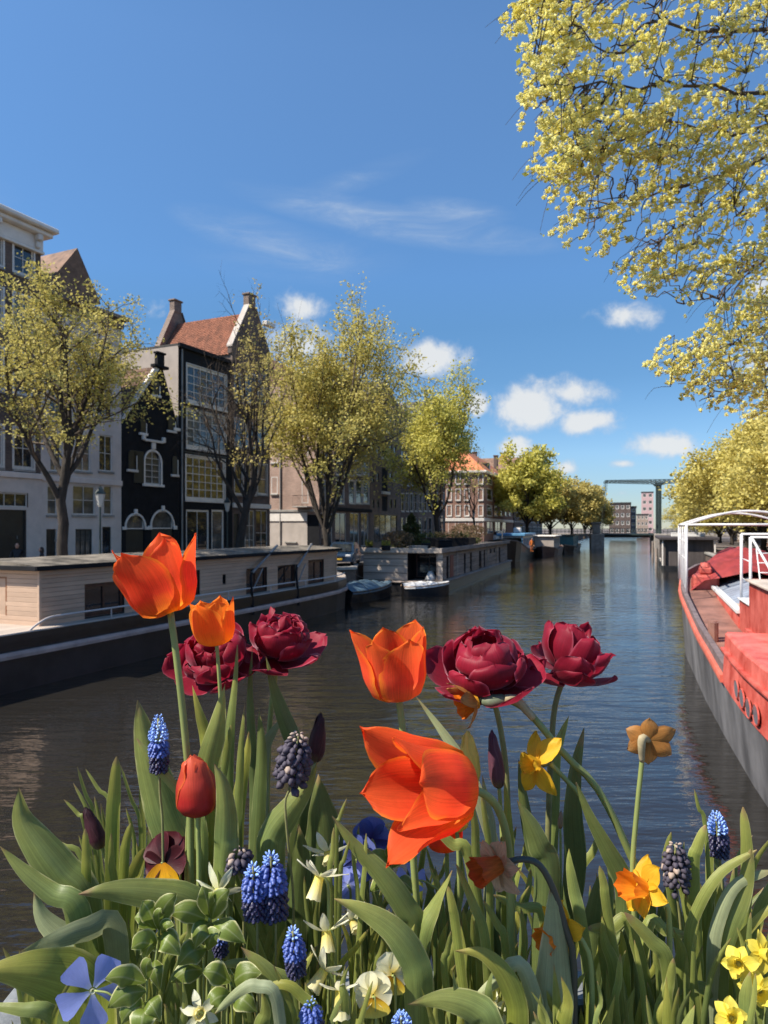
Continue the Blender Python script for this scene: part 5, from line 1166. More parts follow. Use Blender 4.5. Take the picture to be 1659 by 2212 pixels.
for x, y, z in side: dk.append([(x, y - .125, z - .27), (x, -Wb - y + .125, z - .27), (x, -Wb - y + .125, z - .295), (x, y - .125, z - .295)])
mb.loft(dk); o = mb.build('deck', M_deck, rb_); fix_normals(o)
# trunk cabin with the slatted hatch
def prism_box(name, x0, x1, y0, y1, z0a, z0b, z1a, z1b, m, parent=None):
    mb = MB(); mb.add([(x0, y0, z0a), (x1, y0, z0b), (x1, y1, z0b), (x0, y1, z0a), (x0, y0, z1a), (x1, y0, z1b), (x1, y1, z1b), (x0, y1, z1a)], [(0, 3, 2, 1), (4, 5, 6, 7), (0, 1, 5, 4), (1, 2, 6, 5), (2, 3, 7, 6), (3, 0, 4, 7)])
    o = mb.build(name, m, parent or rb_); fix_normals(o); return o
co_ = prism_box('coaming', 1.5, 10.2, -3.4, -1.0, 1.4, 1.9, 1.98, 2.24, M_red)
prism_box('coaming_rail', 1.45, 10.25, -1.12, -.94, 1.985, 2.245, 2.07, 2.33, M_cover_w)
for i in range(14):
    x = 2.7 + i * .42; z = interp([(1.5, 1.99), (10.2, 2.25)], x); mb = MB()
    mb.add([(x, -1.16, z + .03), (x + .39, -1.16, z + .04), (x + .39, -2.1, z + .40), (x, -2.1, z + .39), (x, -1.16, z + .0), (x + .39, -1.16, z + .01), (x + .39, -2.1, z + .36), (x, -2.1, z + .35)], [(0, 1, 2, 3), (7, 6, 5, 4), (0, 4, 5, 1), (1, 5, 6, 2), (2, 6, 7, 3), (3, 7, 4, 0)]); o = mb.build('hatch_slat', M_glaze, rb_); fix_normals(o)
prism_box('hatch_ridge', 1.6, 9.2, -3.3, -2.1, 1.98, 2.2, 2.36, 2.56, M_red)
for i in range(3):
    a = 1.55 + i * .38; mb = MB(); mb.bbox(a, a + .36, -2.0, -1.1, 2.09, 2.13, .01); mb.build('roof_board', M_wood_l, rb_)
# deck box under a blue-grey cover, red covered gear in the bow
mb = MB(); mb.bbox(9.0, 10.3, -2.3, -1.0, 2.35, 2.75, .06); mb.build('deck_box', M_red, rb_)
mb = MB(); rings = []
for i in range(9):
    t = i / 8; x = 8.9 + 1.5 * t; rings.append([(x, -2.4, 2.72), (x, -2.1, 2.95 + .05 * math.sin(i * 2)), (x, -1.6, 3.02 + .04 * math.sin(i * 1.4)), (x, -1.15, 2.93), (x, -.92, 2.70)])
mb.loft(rings, closed=False, cap=False); mb.build('box_cover', M_tarp, rb_, smooth=True)
mb = MB(); rings = []
for i in range(17):
    t = i / 16; x = 7.2 + 4.6 * t; h = .35 + .75 * math.sin(math.pi * (t * .8 + .15)) + .08 * math.sin(i * 2.2); y0 = interp(yl, x) - .25; y1 = -Wb - interp(yl, x) + .25; zd = interp(gz, x) - .34; r_ = []
    if y1 > y0 - .3: y1 = y0 - .3
    for q in range(9):
        a = q / 8; r_.append((x, y0 + (y1 - y0) * a, zd + h * math.sin(math.pi * a) ** .6 * (1 + .1 * math.sin(q * 2 + i))))
    rings.append(r_)
mb.loft(rings, closed=False, cap=False); mb.build('bow_tarpaulin', M_red2, rb_, smooth=True)
mb = MB(); mb.bbox(7.4, 8.2, -1.2, -.4, 1.95, 2.6, .08); mb.bbox(7.6, 8.0, -1.0, -.6, 2.604, 2.85, .05); mb.tube([(7.8, -.8, 2.85), (7.8, -.8, 3.0)], [.2, .14], 10); mb.build('anchor_winch', M_red, rb_)
mb = MB(); mb.tube(spline([(8.0, -.8, 2.8), (8.7, -1.4, 2.92), (9.4, -2.3, 3.0)], 8), .03, 6); mb.build('winch_bar', M_stripe, rb_)
mb = MB(); mb.bbox(2.4, 4.0, -4.2, -3.6, 1.9, 2.8, .06); mb.build('engine_box', M_red2, rb_)
# cabins, stepping up towards the stern
prism_box('fore_cabin', -.54, 1.5, -3.3, -1.02, 1.25, 1.4, 2.36, 2.36, M_red)
w_ = window(rb_, .3, 1.1, 1.55, 2.2, nx=1, nz=1, fm=M_white, gm=M_glaze, sill=False, bd=.08); w_.matrix_local = Matrix(((1, 0, 0, 0), (0, -1, 0, -1.08), (0, 0, 1, 0), (0, 0, 0, 1)))
for i in range(4):
    mb = MB(); mb.bbox(-.50 + i * .5, -.50 + i * .5 + .48, -3.35, -.97, 2.362, 2.40, .008); mb.build('roof_board', M_cover_w, rb_)
prism_box('wheelhouse', -4.4, -.55, -3.5, -.95, 1.25, 1.3, 2.96, 2.96, M_red)
for x0, x1 in ((-1.7, -.85), (-2.9, -2.0), (-4.1, -3.2)):
    w_ = window(rb_, x0, x1, 1.98, 2.72, nx=1, nz=1, fm=M_white, gm=M_glass2, sill=False, bd=.08, surround=.03); w_.matrix_local = Matrix(((1, 0, 0, 0), (0, -1, 0, -1.01), (0, 0, 1, 0), (0, 0, 0, 1)))
w_ = window(rb_, 1.3, 3.0, 2.42, 2.86, nx=2, nz=1, fm=M_white, gm=M_glass2, sill=False, bd=.08); w_.matrix_local = Matrix(((0, -1, 0, -.49), (-1, 0, 0, 0), (0, 0, 1, 0), (0, 0, 0, 1)))
for i in range(8):
    mb = MB(); mb.bbox(-4.5 + i * .5, -4.5 + i * .5 + .48, -3.6, -.87, 2.962, 3.01, .008); mb.build('roof_board', M_wood_l, rb_)
prism_box('wheelhouse_ledge', -4.5, -.5, -.945, -.86, 1.80, 1.80, 1.86, 1.86, M_red)
# aft cabin flush with the hull, with oval ports
mb = MB(); pts = [(x, y, z) for x, y, z in side if x <= -4]; rings = []
for x, y, z in pts: rings.append([(x, y + .03, z - .30), (x, y - .02, z + .62), (x, y - .06, z + .66), (x, -Wb - y + .06, z + .66), (x, -Wb - y - .03, z - .30)])
mb.loft(rings); o = mb.build('aft_cabin', M_red, rb_); fix_normals(o)
band(rb_, 'aft_rail', [(x, y + .01, z + .34) for x, y, z in pts][::-1], .06, .05, M_red)
for (u, v) in ((1597, 1489), (1609, 1509), (1623, 1530), (1640, 1545)):
    k = (u - U0) / FPX; a = R(RA); sd = Vector((math.sin(a), math.cos(a))); n_ = Vector((math.cos(a), -math.sin(a)))
    s_ = 0.0
    for _ in range(12):
        o_ = RB - n_ * interp(yl, s_); s_ = (k * o_.y - o_.x) / (sd.x - k * sd.y)
    y_ = interp(yl, s_); wp = RB + sd * s_ - n_ * y_; z_ = EYE + (V0 - v) / FPX * wp.y
    mb = MB(); ring = [(s_ + .26 * math.cos(q), y_ + .045, z_ + .15 * math.sin(q)) for q in [6.283 * i / 16 for i in range(16)]]; mb.tube(ring + ring[:1], .014, 6, cap=False); po = mb.build('porthole', M_red, rb_)
    mb = MB(); mb.add([(s_ + .25 * math.cos(q), y_ + .052, z_ + .14 * math.sin(q)) for q in [6.283 * i / 16 for i in range(16)]], [tuple(range(16))]); mb.build('pane', mat('dusty_port_glass', (.16, .15, .16), rough=.3), po)
for x in (-3.4, -3.0):
    pass
mb = MB(); mb.tube([(-3.3, -.25, 1.3), (-3.3, -.25, 1.75), (-2.5, -.3, 1.95), (-2.4, -.35, 1.35)], .04, 6); mb.build('fairlead', M_red, rb_)
mb = MB(); mb.tube([(-.4, -.22, 1.5), (-.4, -.22, 1.95)], .1, 8); mb.tube([(-.1, -.22, 1.5), (-.1, -.22, 1.95)], .1, 8); mb.build('bollard', M_deck, rb_)
# funnel
mb = MB(); mb.tube([(-.2, -2.55, 2.36), (-.2, -2.55, 4.2)], .15, 16); fu = mb.build('funnel', M_pole, rb_, smooth=True)
mb = MB(); mb.tube([(-.2, -2.55, 4.2), (-.2, -2.55, 4.42)], .152, 16); mb.tube([(-.2, -2.55, 4.42), (-.2, -2.55, 4.46)], .2, 16); mb.build('funnel_top', M_black, fu)
# canopy frame with clear panels and wire mesh
cx0, cx1, cy0, cy1, zt = 5.6, 9.2, -.05, -3.6, 4.30
def tubep(name, pts, r=.035, m=None, parent=None):
    mb = MB(); mb.tube(pts, r, 8); return mb.build(name, m or M_pole, parent or rb_, smooth=True)
for x in (cx0, cx1):
    for y in (cy0, cy1): tubep('canopy_post', [(x, y, interp(gz, x) - .3), (x, y, zt)], .034)
    tubep('canopy_beam', [(x, cy0, zt), (x, cy1, zt)], .035)
    tubep('canopy_arch', [(x, cy0 + (cy1 - cy0) * i / 16, zt + .42 * math.sin(math.pi * i / 16)) for i in range(17)], .035)
for y in (cy0, cy1): tubep('canopy_beam', [(cx0, y, zt), (cx1, y, zt)], .035)
mb = MB(); rings = [[(x, cy0 + (cy1 - cy0) * i / 16, zt + .03 + .42 * math.sin(math.pi * i / 16)) for i in range(17)] for x in (cx0 - .05, cx1 + .05)]
mb.loft(rings, closed=False, cap=False); mb.build('canopy_sheet', clear_mat('clear_plastic', (.75, .76, .72), .22), rb_, smooth=True)
mb = MB()
for i in range(26):
    for s in (-1, 1):
        a = -.6 + i * .12; x0_, x1_ = (cx0 + a, cx0 + a + 1.6) if s > 0 else (cx0 + a + 1.6, cx0 + a)
        za, zb2 = interp(gz, cx0) - .1, zt - .3
        p0 = Vector((x0_, cy0, za)); p1 = Vector((x1_, cy0, zb2))
        lo, hi = 0.0, 1.0
        if abs(p1.x - p0.x) > 1e-6:
            ta, tb = (cx0 - p0.x) / (p1.x - p0.x), (cx1 - p0.x) / (p1.x - p0.x); lo, hi = max(0, min(ta, tb)), min(1, max(ta, tb))
        if hi - lo > .05: mb.tube([p0.lerp(p1, lo), p0.lerp(p1, hi)], .004, 3, cap=False)
tag(mb.build('wire_mesh', M_pole, rb_), None, kind='stuff')
for (x, y, z0_, z1_) in ((3.6, -1.35, 2.1, 4.02), (2.0, -1.35, 2.05, 3.95), (5.0, -2.9, 2.4, 4.0), (3.2, -3.3, 2.4, 4.0)):
    tubep('awning_pole', [(x, y, z0_), (x, y, z1_)], .038)
for z_ in (2.75, 3.3): tubep('awning_rail', [(2.0, -1.35, z_), (3.6, -1.35, z_ + .03)], .014)
for z_ in (2.9, 3.5): tubep('awning_rail', [(3.2, -3.3, z_), (5.0, -2.9, z_)], .014)
for x_ in (6.5, 7.4, 8.3): tubep('canopy_stanchion', [(x_, cy0, interp(gz, x_) - .3), (x_, cy0, zt)], .014)
for x_ in (6.2, 7.0, 8.0): tubep('canopy_stanchion', [(x_, cy1, interp(gz, x_) - .3), (x_, cy1, zt)], .016)
for z_ in (3.2, 3.75): tubep('canopy_rail', [(cx0, cy0, z_), (cx1, cy0, z_ + .05)], .014)
for s_ in (0, .32): tubep('ladder_rail', [(1.2, -1.5 - s_, 2.4), (2.1, -1.5 - s_, 3.7)], .016)
for i in range(5): tubep('ladder_rung', [(1.3 + i * .17, -1.5, 2.55 + i * .245), (1.3 + i * .17, -1.82, 2.55 + i * .245)], .012)
tubep('awning_beam', [(3.6, -1.35, 4.02), (3.6, -4.0, 4.02)], .03); tubep('awning_beam', [(2.0, -1.35, 3.95), (2.0, -4.0, 3.95)], .03); tubep('awning_brace', [(2.0, -1.4, 3.9), (.2, -1.9, 2.45)], .032)
# ---------------------------------------------------------------- the far drawbridge
M_iron = mat('green_black_iron', (.03, .045, .042), rough=.45, var=.3)
M_pier = mat('pale_sandstone', (.34, .30, .26), rough=.85, var=.25, scale=1.5, bump=.3)
DBY = 143.0; pa = P(1289, 1140, DBY); 
db = thing('drawbridge', 'iron drawbridge with lattice balance beams across the far canal', 'bridge', (pa.x, DBY, 0), R(-14))
# local x across the canal to the right
def dpart(name, mb, m, parent=None): return mb.build(name, m, parent or db)
mb = MB(); mb.bbox(-1.2, 1.4, -1.2, 6, -.5, 3.0, .1); dpart('pier', mb, M_pier)
mb = MB(); mb.bbox(-.9, .7, -1.0, .6, 3.0, 5.0, .15); mb.bbox(-1.1, .9, -1.2, .8, 5.0, 5.3, .1); dpart('pier_pillar', mb, M_pier)
mb = MB(); mb.bbox(10.8, 13.2, -1.2, 6, -.5, 3.0, .1); dpart('pier', mb, M_pier)
mb = MB(); mb.bbox(1.4, 10.8, -.6, 5.4, 2.65, 3.0, .05); dpart('deck', mb, M_iron)
mb = MB(); mb.bbox(-14, -1.2, -.6, 5.4, 2.5, 3.0, .05); dpart('approach', mb, M_pier)
mb = MB(); mb.bbox(13.2, 26, -.6, 5.4, 2.5, 3.0, .05); dpart('approach', mb, M_pier)
for x0_, x1_ in ((-13.5, -1.3), (1.5, 10.7), (13.3, 25)):
    for y in (-.5, 5.3):
        mb = MB(); n_ = int((x1_ - x0_) / .8)
        for zz in (3.45, 4.0): mb.tube([(x0_, y, zz), (x1_, y, zz)], .04, 5)
        for i in range(n_ + 1): mb.tube([(x0_ + (x1_ - x0_) * i / n_, y, 3.0), (x0_ + (x1_ - x0_) * i / n_, y, 4.0)], .035, 4)
        dpart('railing', mb, M_iron)
TX = 12.0; ZT = EYE + (V0 - 1042) / FPX * (DBY - 2.5)
for y in (.2, 4.6):
    mb = MB(); mb.bbox(TX - .26, TX + .26, y - .26, y + .26, 3.0, ZT - .6, .05); mb.add([(TX - .35, y - .35, ZT - .6), (TX + .35, y - .35, ZT - .6), (TX + .35, y + .35, ZT - .6), (TX - .35, y + .35, ZT - .6), (TX - 1.0, y - .3, ZT), (TX + 1.0, y - .3, ZT), (TX + 1.0, y + .3, ZT), (TX - 1.0, y + .3, ZT)], [(0, 1, 5, 4), (1, 2, 6, 5), (2, 3, 7, 6), (3, 0, 4, 7), (4, 5, 6, 7)]); dpart('tower', mb, M_iron)
    XB0, XB1 = 1.6, 20.5; mb = MB()
    top = lambda x: ZT + .55; bot = lambda x: ZT + .1 - .35 * max(0, 1 - abs(x - TX) / 9) + .15
    n_ = 22
    mb.tube([(XB0, y, top(XB0))] + [(XB1, y, top(XB1))], .075, 6)
    mb.tube([(XB0 + (XB1 - XB0) * i / n_, y, bot(XB0 + (XB1 - XB0) * i / n_)) for i in range(n_ + 1)], .075, 6)
    for i in range(n_):
        xa, xb = XB0 + (XB1 - XB0) * i / n_, XB0 + (XB1 - XB0) * (i + 1) / n_
        mb.tube([(xa, y, bot(xa)), (xb, y, top(xb))], .05, 4); mb.tube([(xa, y, top(xa)), (xb, y, bot(xb))], .05, 4); mb.tube([(xa, y, bot(xa)), (xa, y, top(xa))], .05, 4)
    dpart('balance_beam', mb, M_iron)
    for dx in (0, .35):
        mb = MB(); mb.tube([(1.7 + dx, y, ZT + .2), (1.9 + dx * .4 - .9, y, 3.1)], .045, 5); dpart('hanger', mb, M_iron)
mb = MB(); mb.bbox(TX - .3, TX + .3, .2, 4.6, ZT - .5, ZT - .1, .05); dpart('tower_cross_beam', mb, M_iron)
mb = MB(); mb.bbox(XB1 - 1.8, XB1, .0, 4.8, ZT - .3, ZT + .5, .05); dpart('counterweight', mb, M_iron)

# ---------------------------------------------------------------- street furniture and vehicles
M_carblue = mat('dark_blue_car_paint', (.012, .028, .055), rough=.25, var=.15, coat=.8)
M_vanw = mat('white_van_paint', (.74, .74, .73), rough=.25, var=.05, coat=.6)
def car(name, label, loc, rz, paint, L_=4.2, Wc=1.75, Hc=1.5, van=False, group=None):
    "front towards local -x"
    c = thing(name, label, 'van' if van else 'car', loc, rz, group)
    prof = [(-.50, .30), (-.50, .55), (-.485, .68), (-.30, .82), (-.12, 1.36), (.02, 1.48), (.28, 1.47), (.42, 1.30), (.485, .95), (.50, .55), (.50, .30)] if not van else [(-.50, .30), (-.50, .70), (-.47, .92), (-.38, 1.05), (-.24, 1.66), (-.16, 1.80), (.45, 1.82), (.49, 1.70), (.50, .9), (.50, .6), (.50, .30)]
    mb = MB(); rings = []
    for k, f in ((-1, .0), (-.96, .04), (-.5, .06), (.5, .06), (.96, .04), (1, .0)):
        r_ = []
        for x, z in prof:
            w = Wc / 2 * (k if z < .9 else k * (.84 if not van else .92)); s = 1.0 if abs(k) < .97 else .985
            r_.append((x * L_ * s, w, (z * Hc / 1.5 if not van else z * Hc / 1.8) * (1 if abs(k) < .97 else .985)))
        rings.append(r_)
    mb.loft(rings); o = mb.build('body', paint, c, smooth=False); fix_normals(o)
    hz = Hc / 1.5 if not van else Hc / 1.8
    (ax, az), (bx, bz) = (prof[3], prof[4])
    mb = MB(); w1, w2 = Wc / 2 * .84 * .9, Wc / 2 * .84 * .82; nx, nz = -(bz - az), (bx - ax) * L_; q = .02
    mb.add([(ax * L_ * .97 + .03, -w1, az * hz + .06), (ax * L_ * .97 + .03, w1, az * hz + .06), (bx * L_ - .03, w2, bz * hz - .03), (bx * L_ - .03, -w2, bz * hz - .03)], [(0, 1, 2, 3)], M=Matrix.Translation((-.03, 0, .02))); mb.build('windscreen', M_glass, c)
    for s in (-1, 1):
        yy = s * (Wc / 2 * (.84 if not van else .92) + .004); mb = MB(); z0, z1 = (.93, 1.34) if not van else (1.1, 1.62)
        for xa, xb in (((-.20, .04), (.06, .30)) if not van else ((-.28, -.10), (-.08, .12), (.14, .42))): mb.add([(xa * L_, yy, z0 * hz), (xb * L_, yy, z0 * hz), (xb * L_ - .05, yy * .985, z1 * hz), (xa * L_ + (.25 if xa < -.15 else .05), yy * .985, z1 * hz)], [(0, 1, 2, 3)])
        mb.build('side_window', M_glass, c)
        mb = MB(); mb.bbox(-.5 * L_ - .015, -.5 * L_ + .12, s * Wc * .36 - .17, s * Wc * .36 + .17, .60 * hz, .74 * hz, .03); mb.build('headlight', M_cover_w, c)
        mb = MB(); mb.bbox(-.2 * L_, -.2 * L_ + .14, s * (Wc / 2 + .1) - .09, s * (Wc / 2 + .1) + .09, .95 * hz, 1.09 * hz, .03); mb.build('mirror', paint, c)
        for x in (-.31 * L_, .31 * L_):
            mb = MB(); y0 = s * (Wc / 2 - .10); mb.tube([(x, y0 - .1, .31), (x, y0 - .06, .31), (x, y0 + .06, .31), (x, y0 + .1, .31)], [.27, .31, .31, .27], 16); wh = mb.build('wheel', M_rubber, c)
            mb = MB(); mb.tube([(x, y0 + s * .10, .31), (x, y0 + s * .115, .31)], [.19, .16], 12); mb.build('rim', M_steel, wh)
    mb = MB(); mb.bbox(-.5 * L_ - .03, -.5 * L_ + .02, -.26, .26, .40, .51, .005); mb.build('number_plate', mat('yellow_plate', (.75, .45, .04), rough=.5, var=.05), c)
    mb = MB(); mb.bbox(-.5 * L_ - .012, -.5 * L_ + .02, -.5, .5, .55, .62, .01); mb.build('grille', M_black, c)
    return c
car('parked_car', 'dark blue parked car between the two near houseboats', (-2.62, 46.0, STREET), R(84), M_carblue, group='vehicles parked on the left quay')
q = G(1071, 1170, STREET); car('parked_van', 'small white van parked near the orange roofed corner house', (q.x, q.y, STREET), R(60), M_vanw, 4.4, 1.85, 1.85, True, group='vehicles parked on the left quay')
def bicycle(label, loc, rz):
    b = thing('bicycle', label, 'bicycle', loc, rz, 'bicycles on the left quay')
    for x in (-.52, .52):
        mb = MB(); ring = [(x + .34 * math.cos(a), 0, .35 + .34 * math.sin(a)) for a in [6.283 * i / 24 for i in range(25)]]; mb.tube(ring, .02, 6, cap=False); w = mb.build('wheel', M_rubber, b)
        mb = MB()
        for i in range(10): a = 6.283 * i / 10; mb.tube([(x, 0, .35), (x + .33 * math.cos(a), 0, .35 + .33 * math.sin(a))], .004, 3, cap=False)
        mb.build('spokes', M_steel, w)
    mb = MB()
    for p_ in ([(-.52, 0, .35), (-.1, 0, .32), (-.22, 0, .85), (-.52, 0, .35)], [(-.1, 0, .32), (.36, 0, .82)], [(-.2, 0, .78), (.36, 0, .86)], [(.52, 0, .35), (.34, 0, .98)]): mb.tube(p_, .018, 6)
    mb.build('frame', M_black, b)
    mb = MB(); mb.tube(spline([(.12, -.28, 1.04), (.32, -.16, 1.08), (.36, 0, 1.06), (.32, .16, 1.08), (.12, .28, 1.04)], 9), .014, 6); mb.build('handlebar', M_steel, b)
    mb = MB(); mb.bbox(-.36, -.1, -.09, .09, .93, 1.0, .03); mb.tube([(-.22, 0, .8), (-.23, 0, .94)], .015, 6); mb.build('saddle', M_rubber, b)
q = Vector((-3.3, 43.2, 0))
bicycle('black bicycle leaning beside the dark blue parked car', (q.x - .2, q.y + .1, STREET + .01), R(70)); bicycle('second bicycle parked behind the one beside the blue car', (q.x - .7, q.y + .8, STREET + .01), R(62))
def street_lamp(label, loc, h=3.6):
    l = thing('street_lamp', label, 'lamp', loc, 0, 'street lamps along the left quay')
    mb = MB(); mb.tube([(0, 0, 0), (0, 0, .5), (0, 0, .52), (0, 0, h)], [.10, .09, .05, .035], 8); mb.build('post', M_iron, l)
    mb = MB(); mb.tube([(0, 0, h), (0, 0, h + .08), (0, 0, h + .5)], [.06, .10, .19], 6); mb.build('lantern', clear_mat('milky_glass', (.6, .58, .52), .9), l)
    mb = MB(); mb.tube([(0, 0, h + .5), (0, 0, h + .55), (0, 0, h + .72), (0, 0, h + .82)], [.22, .2, .08, .02], 6); mb.build('lantern_cap', M_iron, l)
p1 = S1.at(S1.t(404)); street_lamp('street lamp with pale lantern before the black window house', (p1.x + 4.2, p1.y - 7.0, STREET), 3.3)
street_lamp('street lamp beside the leftmost elm trunk', (-10.95, 27.4, STREET), 3.2)
street_lamp('street lamp near the far corner house', (10.6, 84, STREET), 3.6)

# people on the left street (seen over the houseboat roof) and on the barge
M_skin = mat('skin', (.45, .26, .19), rough=.55, var=.08); M_jacket = mat('dark_jacket', (.018, .018, .022), rough=.8, var=.3); M_hair = mat('dark_hair', (.02, .014, .01), rough=.7, var=.3); M_orangev = mat('orange_vest', (.75, .20, .03), rough=.7); M_shirt = mat('pale_shirt', (.55, .53, .5), rough=.8)
def person(label, loc, rz, h=1.74, sit=False, top=None, hairl=False):
    root = thing('person', label, 'person', loc, rz)
    k = h / 1.74
    if sit: J = {'pel': (0, 0, .50), 'che': (.02, 0, 1.0), 'nek': (.04, 0, 1.16), 'hip': (.04, .10, .48), 'kne': (.46, .12, .50), 'ank': (.44, .12, .08), 'toe': (.62, .13, .04), 'sho': (.02, .19, 1.10), 'elb': (.08, .25, .82), 'wri': (.30, .18, .70), 'han': (.38, .16, .69)}
    else: J = {'pel': (0, 0, .95), 'che': (.0, 0, 1.30), 'nek': (.0, 0, 1.47), 'hip': (0, .10, .90), 'kne': (.03, .11, .50), 'ank': (-.02, .11, .09), 'toe': (.16, .13, .04), 'sho': (0, .19, 1.40), 'elb': (-.03, .27, 1.12), 'wri': (.08, .28, .88), 'han': (.12, .28, .79)}
    vs = []; es = []; rr = []
    def v(p, r): vs.append(Vector(p) * k); rr.append(r * k); return len(vs) - 1
    pel = v(J['pel'], .15); che = v(J['che'], .165); nek = v(J['nek'], .065); es += [(pel, che), (che, nek)]
    hd = v(Vector(J['nek']) + Vector((.02, 0, .12)), .085); ht = v(Vector(J['nek']) + Vector((.02, 0, .24)), .075); es += [(nek, hd), (hd, ht)]
    for s in (-1, 1):
        m_ = lambda n: (J[n][0], J[n][1] * s, J[n][2])
        a = v(m_('hip'), .10); b_ = v(m_('kne'), .065); c_ = v(m_('ank'), .045); d_ = v(m_('toe'), .04); es += [(pel, a), (a, b_), (b_, c_), (c_, d_)]
        a = v(m_('sho'), .07); b_ = v(m_('elb'), .048); c_ = v(m_('wri'), .034); d_ = v(m_('han'), .036); es += [(che, a), (a, b_), (b_, c_), (c_, d_)]
    me = bpy.data.meshes.new('body'); me.from_pydata(vs, es, []); o = bpy.data.objects.new('body', me); COL.objects.link(o); o.parent = root
    sk = o.modifiers.new('skin', 'SKIN'); 
    if not me.skin_vertices: 
        bpy.context.view_layer.objects.active = o; me.attributes
    try:
        for i, r_ in enumerate(rr): me.skin_vertices[0].data[i].radius = (r_, r_ * (.8 if i < 2 else 1)); me.skin_vertices[0].data[i].use_root = (i == 0)
    except Exception: pass
    sb = o.modifiers.new('sub', 'SUBSURF'); sb.levels = 2; sb.render_levels = 2
    me.materials.append(top or M_jacket)
    # head over the neck: face, nose, ears, hair
    hc = (Vector(J['nek']) + Vector((.03, 0, .155))) * k; mb = MB(); rings = []
    for i in range(9):
        t = i / 8; z = -.125 + .25 * t; r_ = .088 * math.sqrt(max(.03, 1 - (abs(z + .0) / .128) ** 2.4)); rings.append([(hc.x + (r_ * 1.12 if math.cos(a) > 0 else r_ * 1.05) * math.cos(a) + (.012 if abs(z) < .03 and abs(a) < .3 else 0), hc.y + r_ * .84 * math.sin(a), hc.z + z * k) for a in [6.283 * j / 14 for j in range(14)]])
    mb.loft(rings)
    mb.add([(hc.x + .09, hc.y - .014, hc.z - .025), (hc.x + .09, hc.y + .014, hc.z - .025), (hc.x + .122, hc.y, hc.z - .02), (hc.x + .09, hc.y, hc.z + .03)], [(0, 1, 2), (0, 2, 3), (1, 3, 2)])
    hd_ = mb.build('head', M_skin, root, smooth=True)
    mb = MB(); rings = []
    for i in range(7):
        t = i / 6; z = -.03 + .165 * t - (.12 * (1 - t) if hairl else 0); r_ = .100 * math.sqrt(max(.02, 1 - (max(0, z) / .140) ** 2)); rings.append([(hc.x - .018 + r_ * (1.0 if math.cos(a) < .3 else .72 + .2 * t) * math.cos(a), hc.y + r_ * .9 * math.sin(a), hc.z + z * k) for a in [6.283 * j / 14 for j in range(14)]])
    mb.loft(rings); mb.build('hair', M_hair, hd_, smooth=True)
    for s in (-1, 1):
        mb = MB(); mb.bbox(hc.x + .088, hc.x + .098, hc.y + s * .032 - .012, hc.y + s * .032 + .012, hc.z + .008, hc.z + .02, .003); mb.build('eye', M_hair, hd_)
        mb = MB(); mb.bbox(hc.x - .015, hc.x + .015, hc.y + s * .078 - .01, hc.y + s * .078 + .01, hc.z - .03, hc.z + .03, .006); mb.build('ear', M_skin, hd_)
        hn = Vector((J['han'][0], J['han'][1] * s, J['han'][2])) * k
        mb = MB()
        for f in range(4): mb.tube([hn + Vector((.0, (f - 1.5) * .018, 0)), hn + Vector((.02, (f - 1.5) * .02, -.05)), hn + Vector((.035, (f - 1.5) * .02, -.09 + abs(f - 1.4) * .008))], [.010, .009, .007], 5)
        mb.tube([hn + Vector((.02, 0, .02)), hn + Vector((.05, -s * .01, -.02)), hn + Vector((.06, -s * .015, -.045))], [.011, .010, .008], 5); mb.build('fingers', M_skin, root)
    if not sit:
        pass
    return root
def bench(label, loc, rz):
    b = thing('bench', label, 'bench', loc, rz)
    for i in range(3): mb = MB(); mb.bbox(-.2 + i * .14, -.08 + i * .14, -.8, .8, .42, .45, .008); mb.build('seat_slat', M_wood, b)
    for s in (-.65, .65): mb = MB(); mb.bbox(-.2, .2, s - .03, s + .03, 0, .418, .01); mb.build('leg', M_iron, b)
pp = P(37, 1172, 31.0); person('standing person in dark jacket before the garage doors at the far left', (pp.x, pp.y, STREET), R(-70), 1.72)
pp = P(55, 1180, 30.6); bench('low bench behind the houseboat roof at the far left', (pp.x, pp.y, STREET), R(-60)); person('dark haired person in dark coat beside the standing one at the far left', (pp.x + .75, pp.y - .1, STREET), R(200), 1.56, False, M_jacket, True)
tp = Vector((TUG.location.x, TUG.location.y)); dd = Vector((math.sin(R(18.5)), math.cos(R(18.5)))); nn = Vector((dd.y, -dd.x)); q = tp + dd * 9.4 - nn * .35
person('person in orange vest standing on the deck of the blue-roofed barge', (q.x + .8, q.y - .6, 1.05), R(-80), 1.75, False, M_orangev)

# mooring lines
M_rope = mat('grey_rope', (.30, .26, .20), rough=.9, var=.3, scale=40)
def rope(label, a, b, sag=.35, r=.02):
    a, b = Vector(a), Vector(b); o = thing('mooring_rope', label, 'rope', a); m = a.lerp(b, .5) - Vector((0, 0, sag)); mb = MB(); mb.tube([q - a for q in spline([a, m, b], 12)], r, 6); mb.build('strand', M_rope, o, smooth=True); return o
rope('mooring rope from the cream houseboat bow to the quay edge', (-2.9, 38.6, 1.62), (-4.2, 41.6, 1.86))
rope('mooring rope from the red barge bow to the right quay', (12.9, 27.6, 2.6), (18.2, 30.5, 1.86), .5)
rope('mooring rope of the timber houseboat to the left quay', (-1.3, 47.6, .8), (-2.3, 45.2, 1.86), .2)
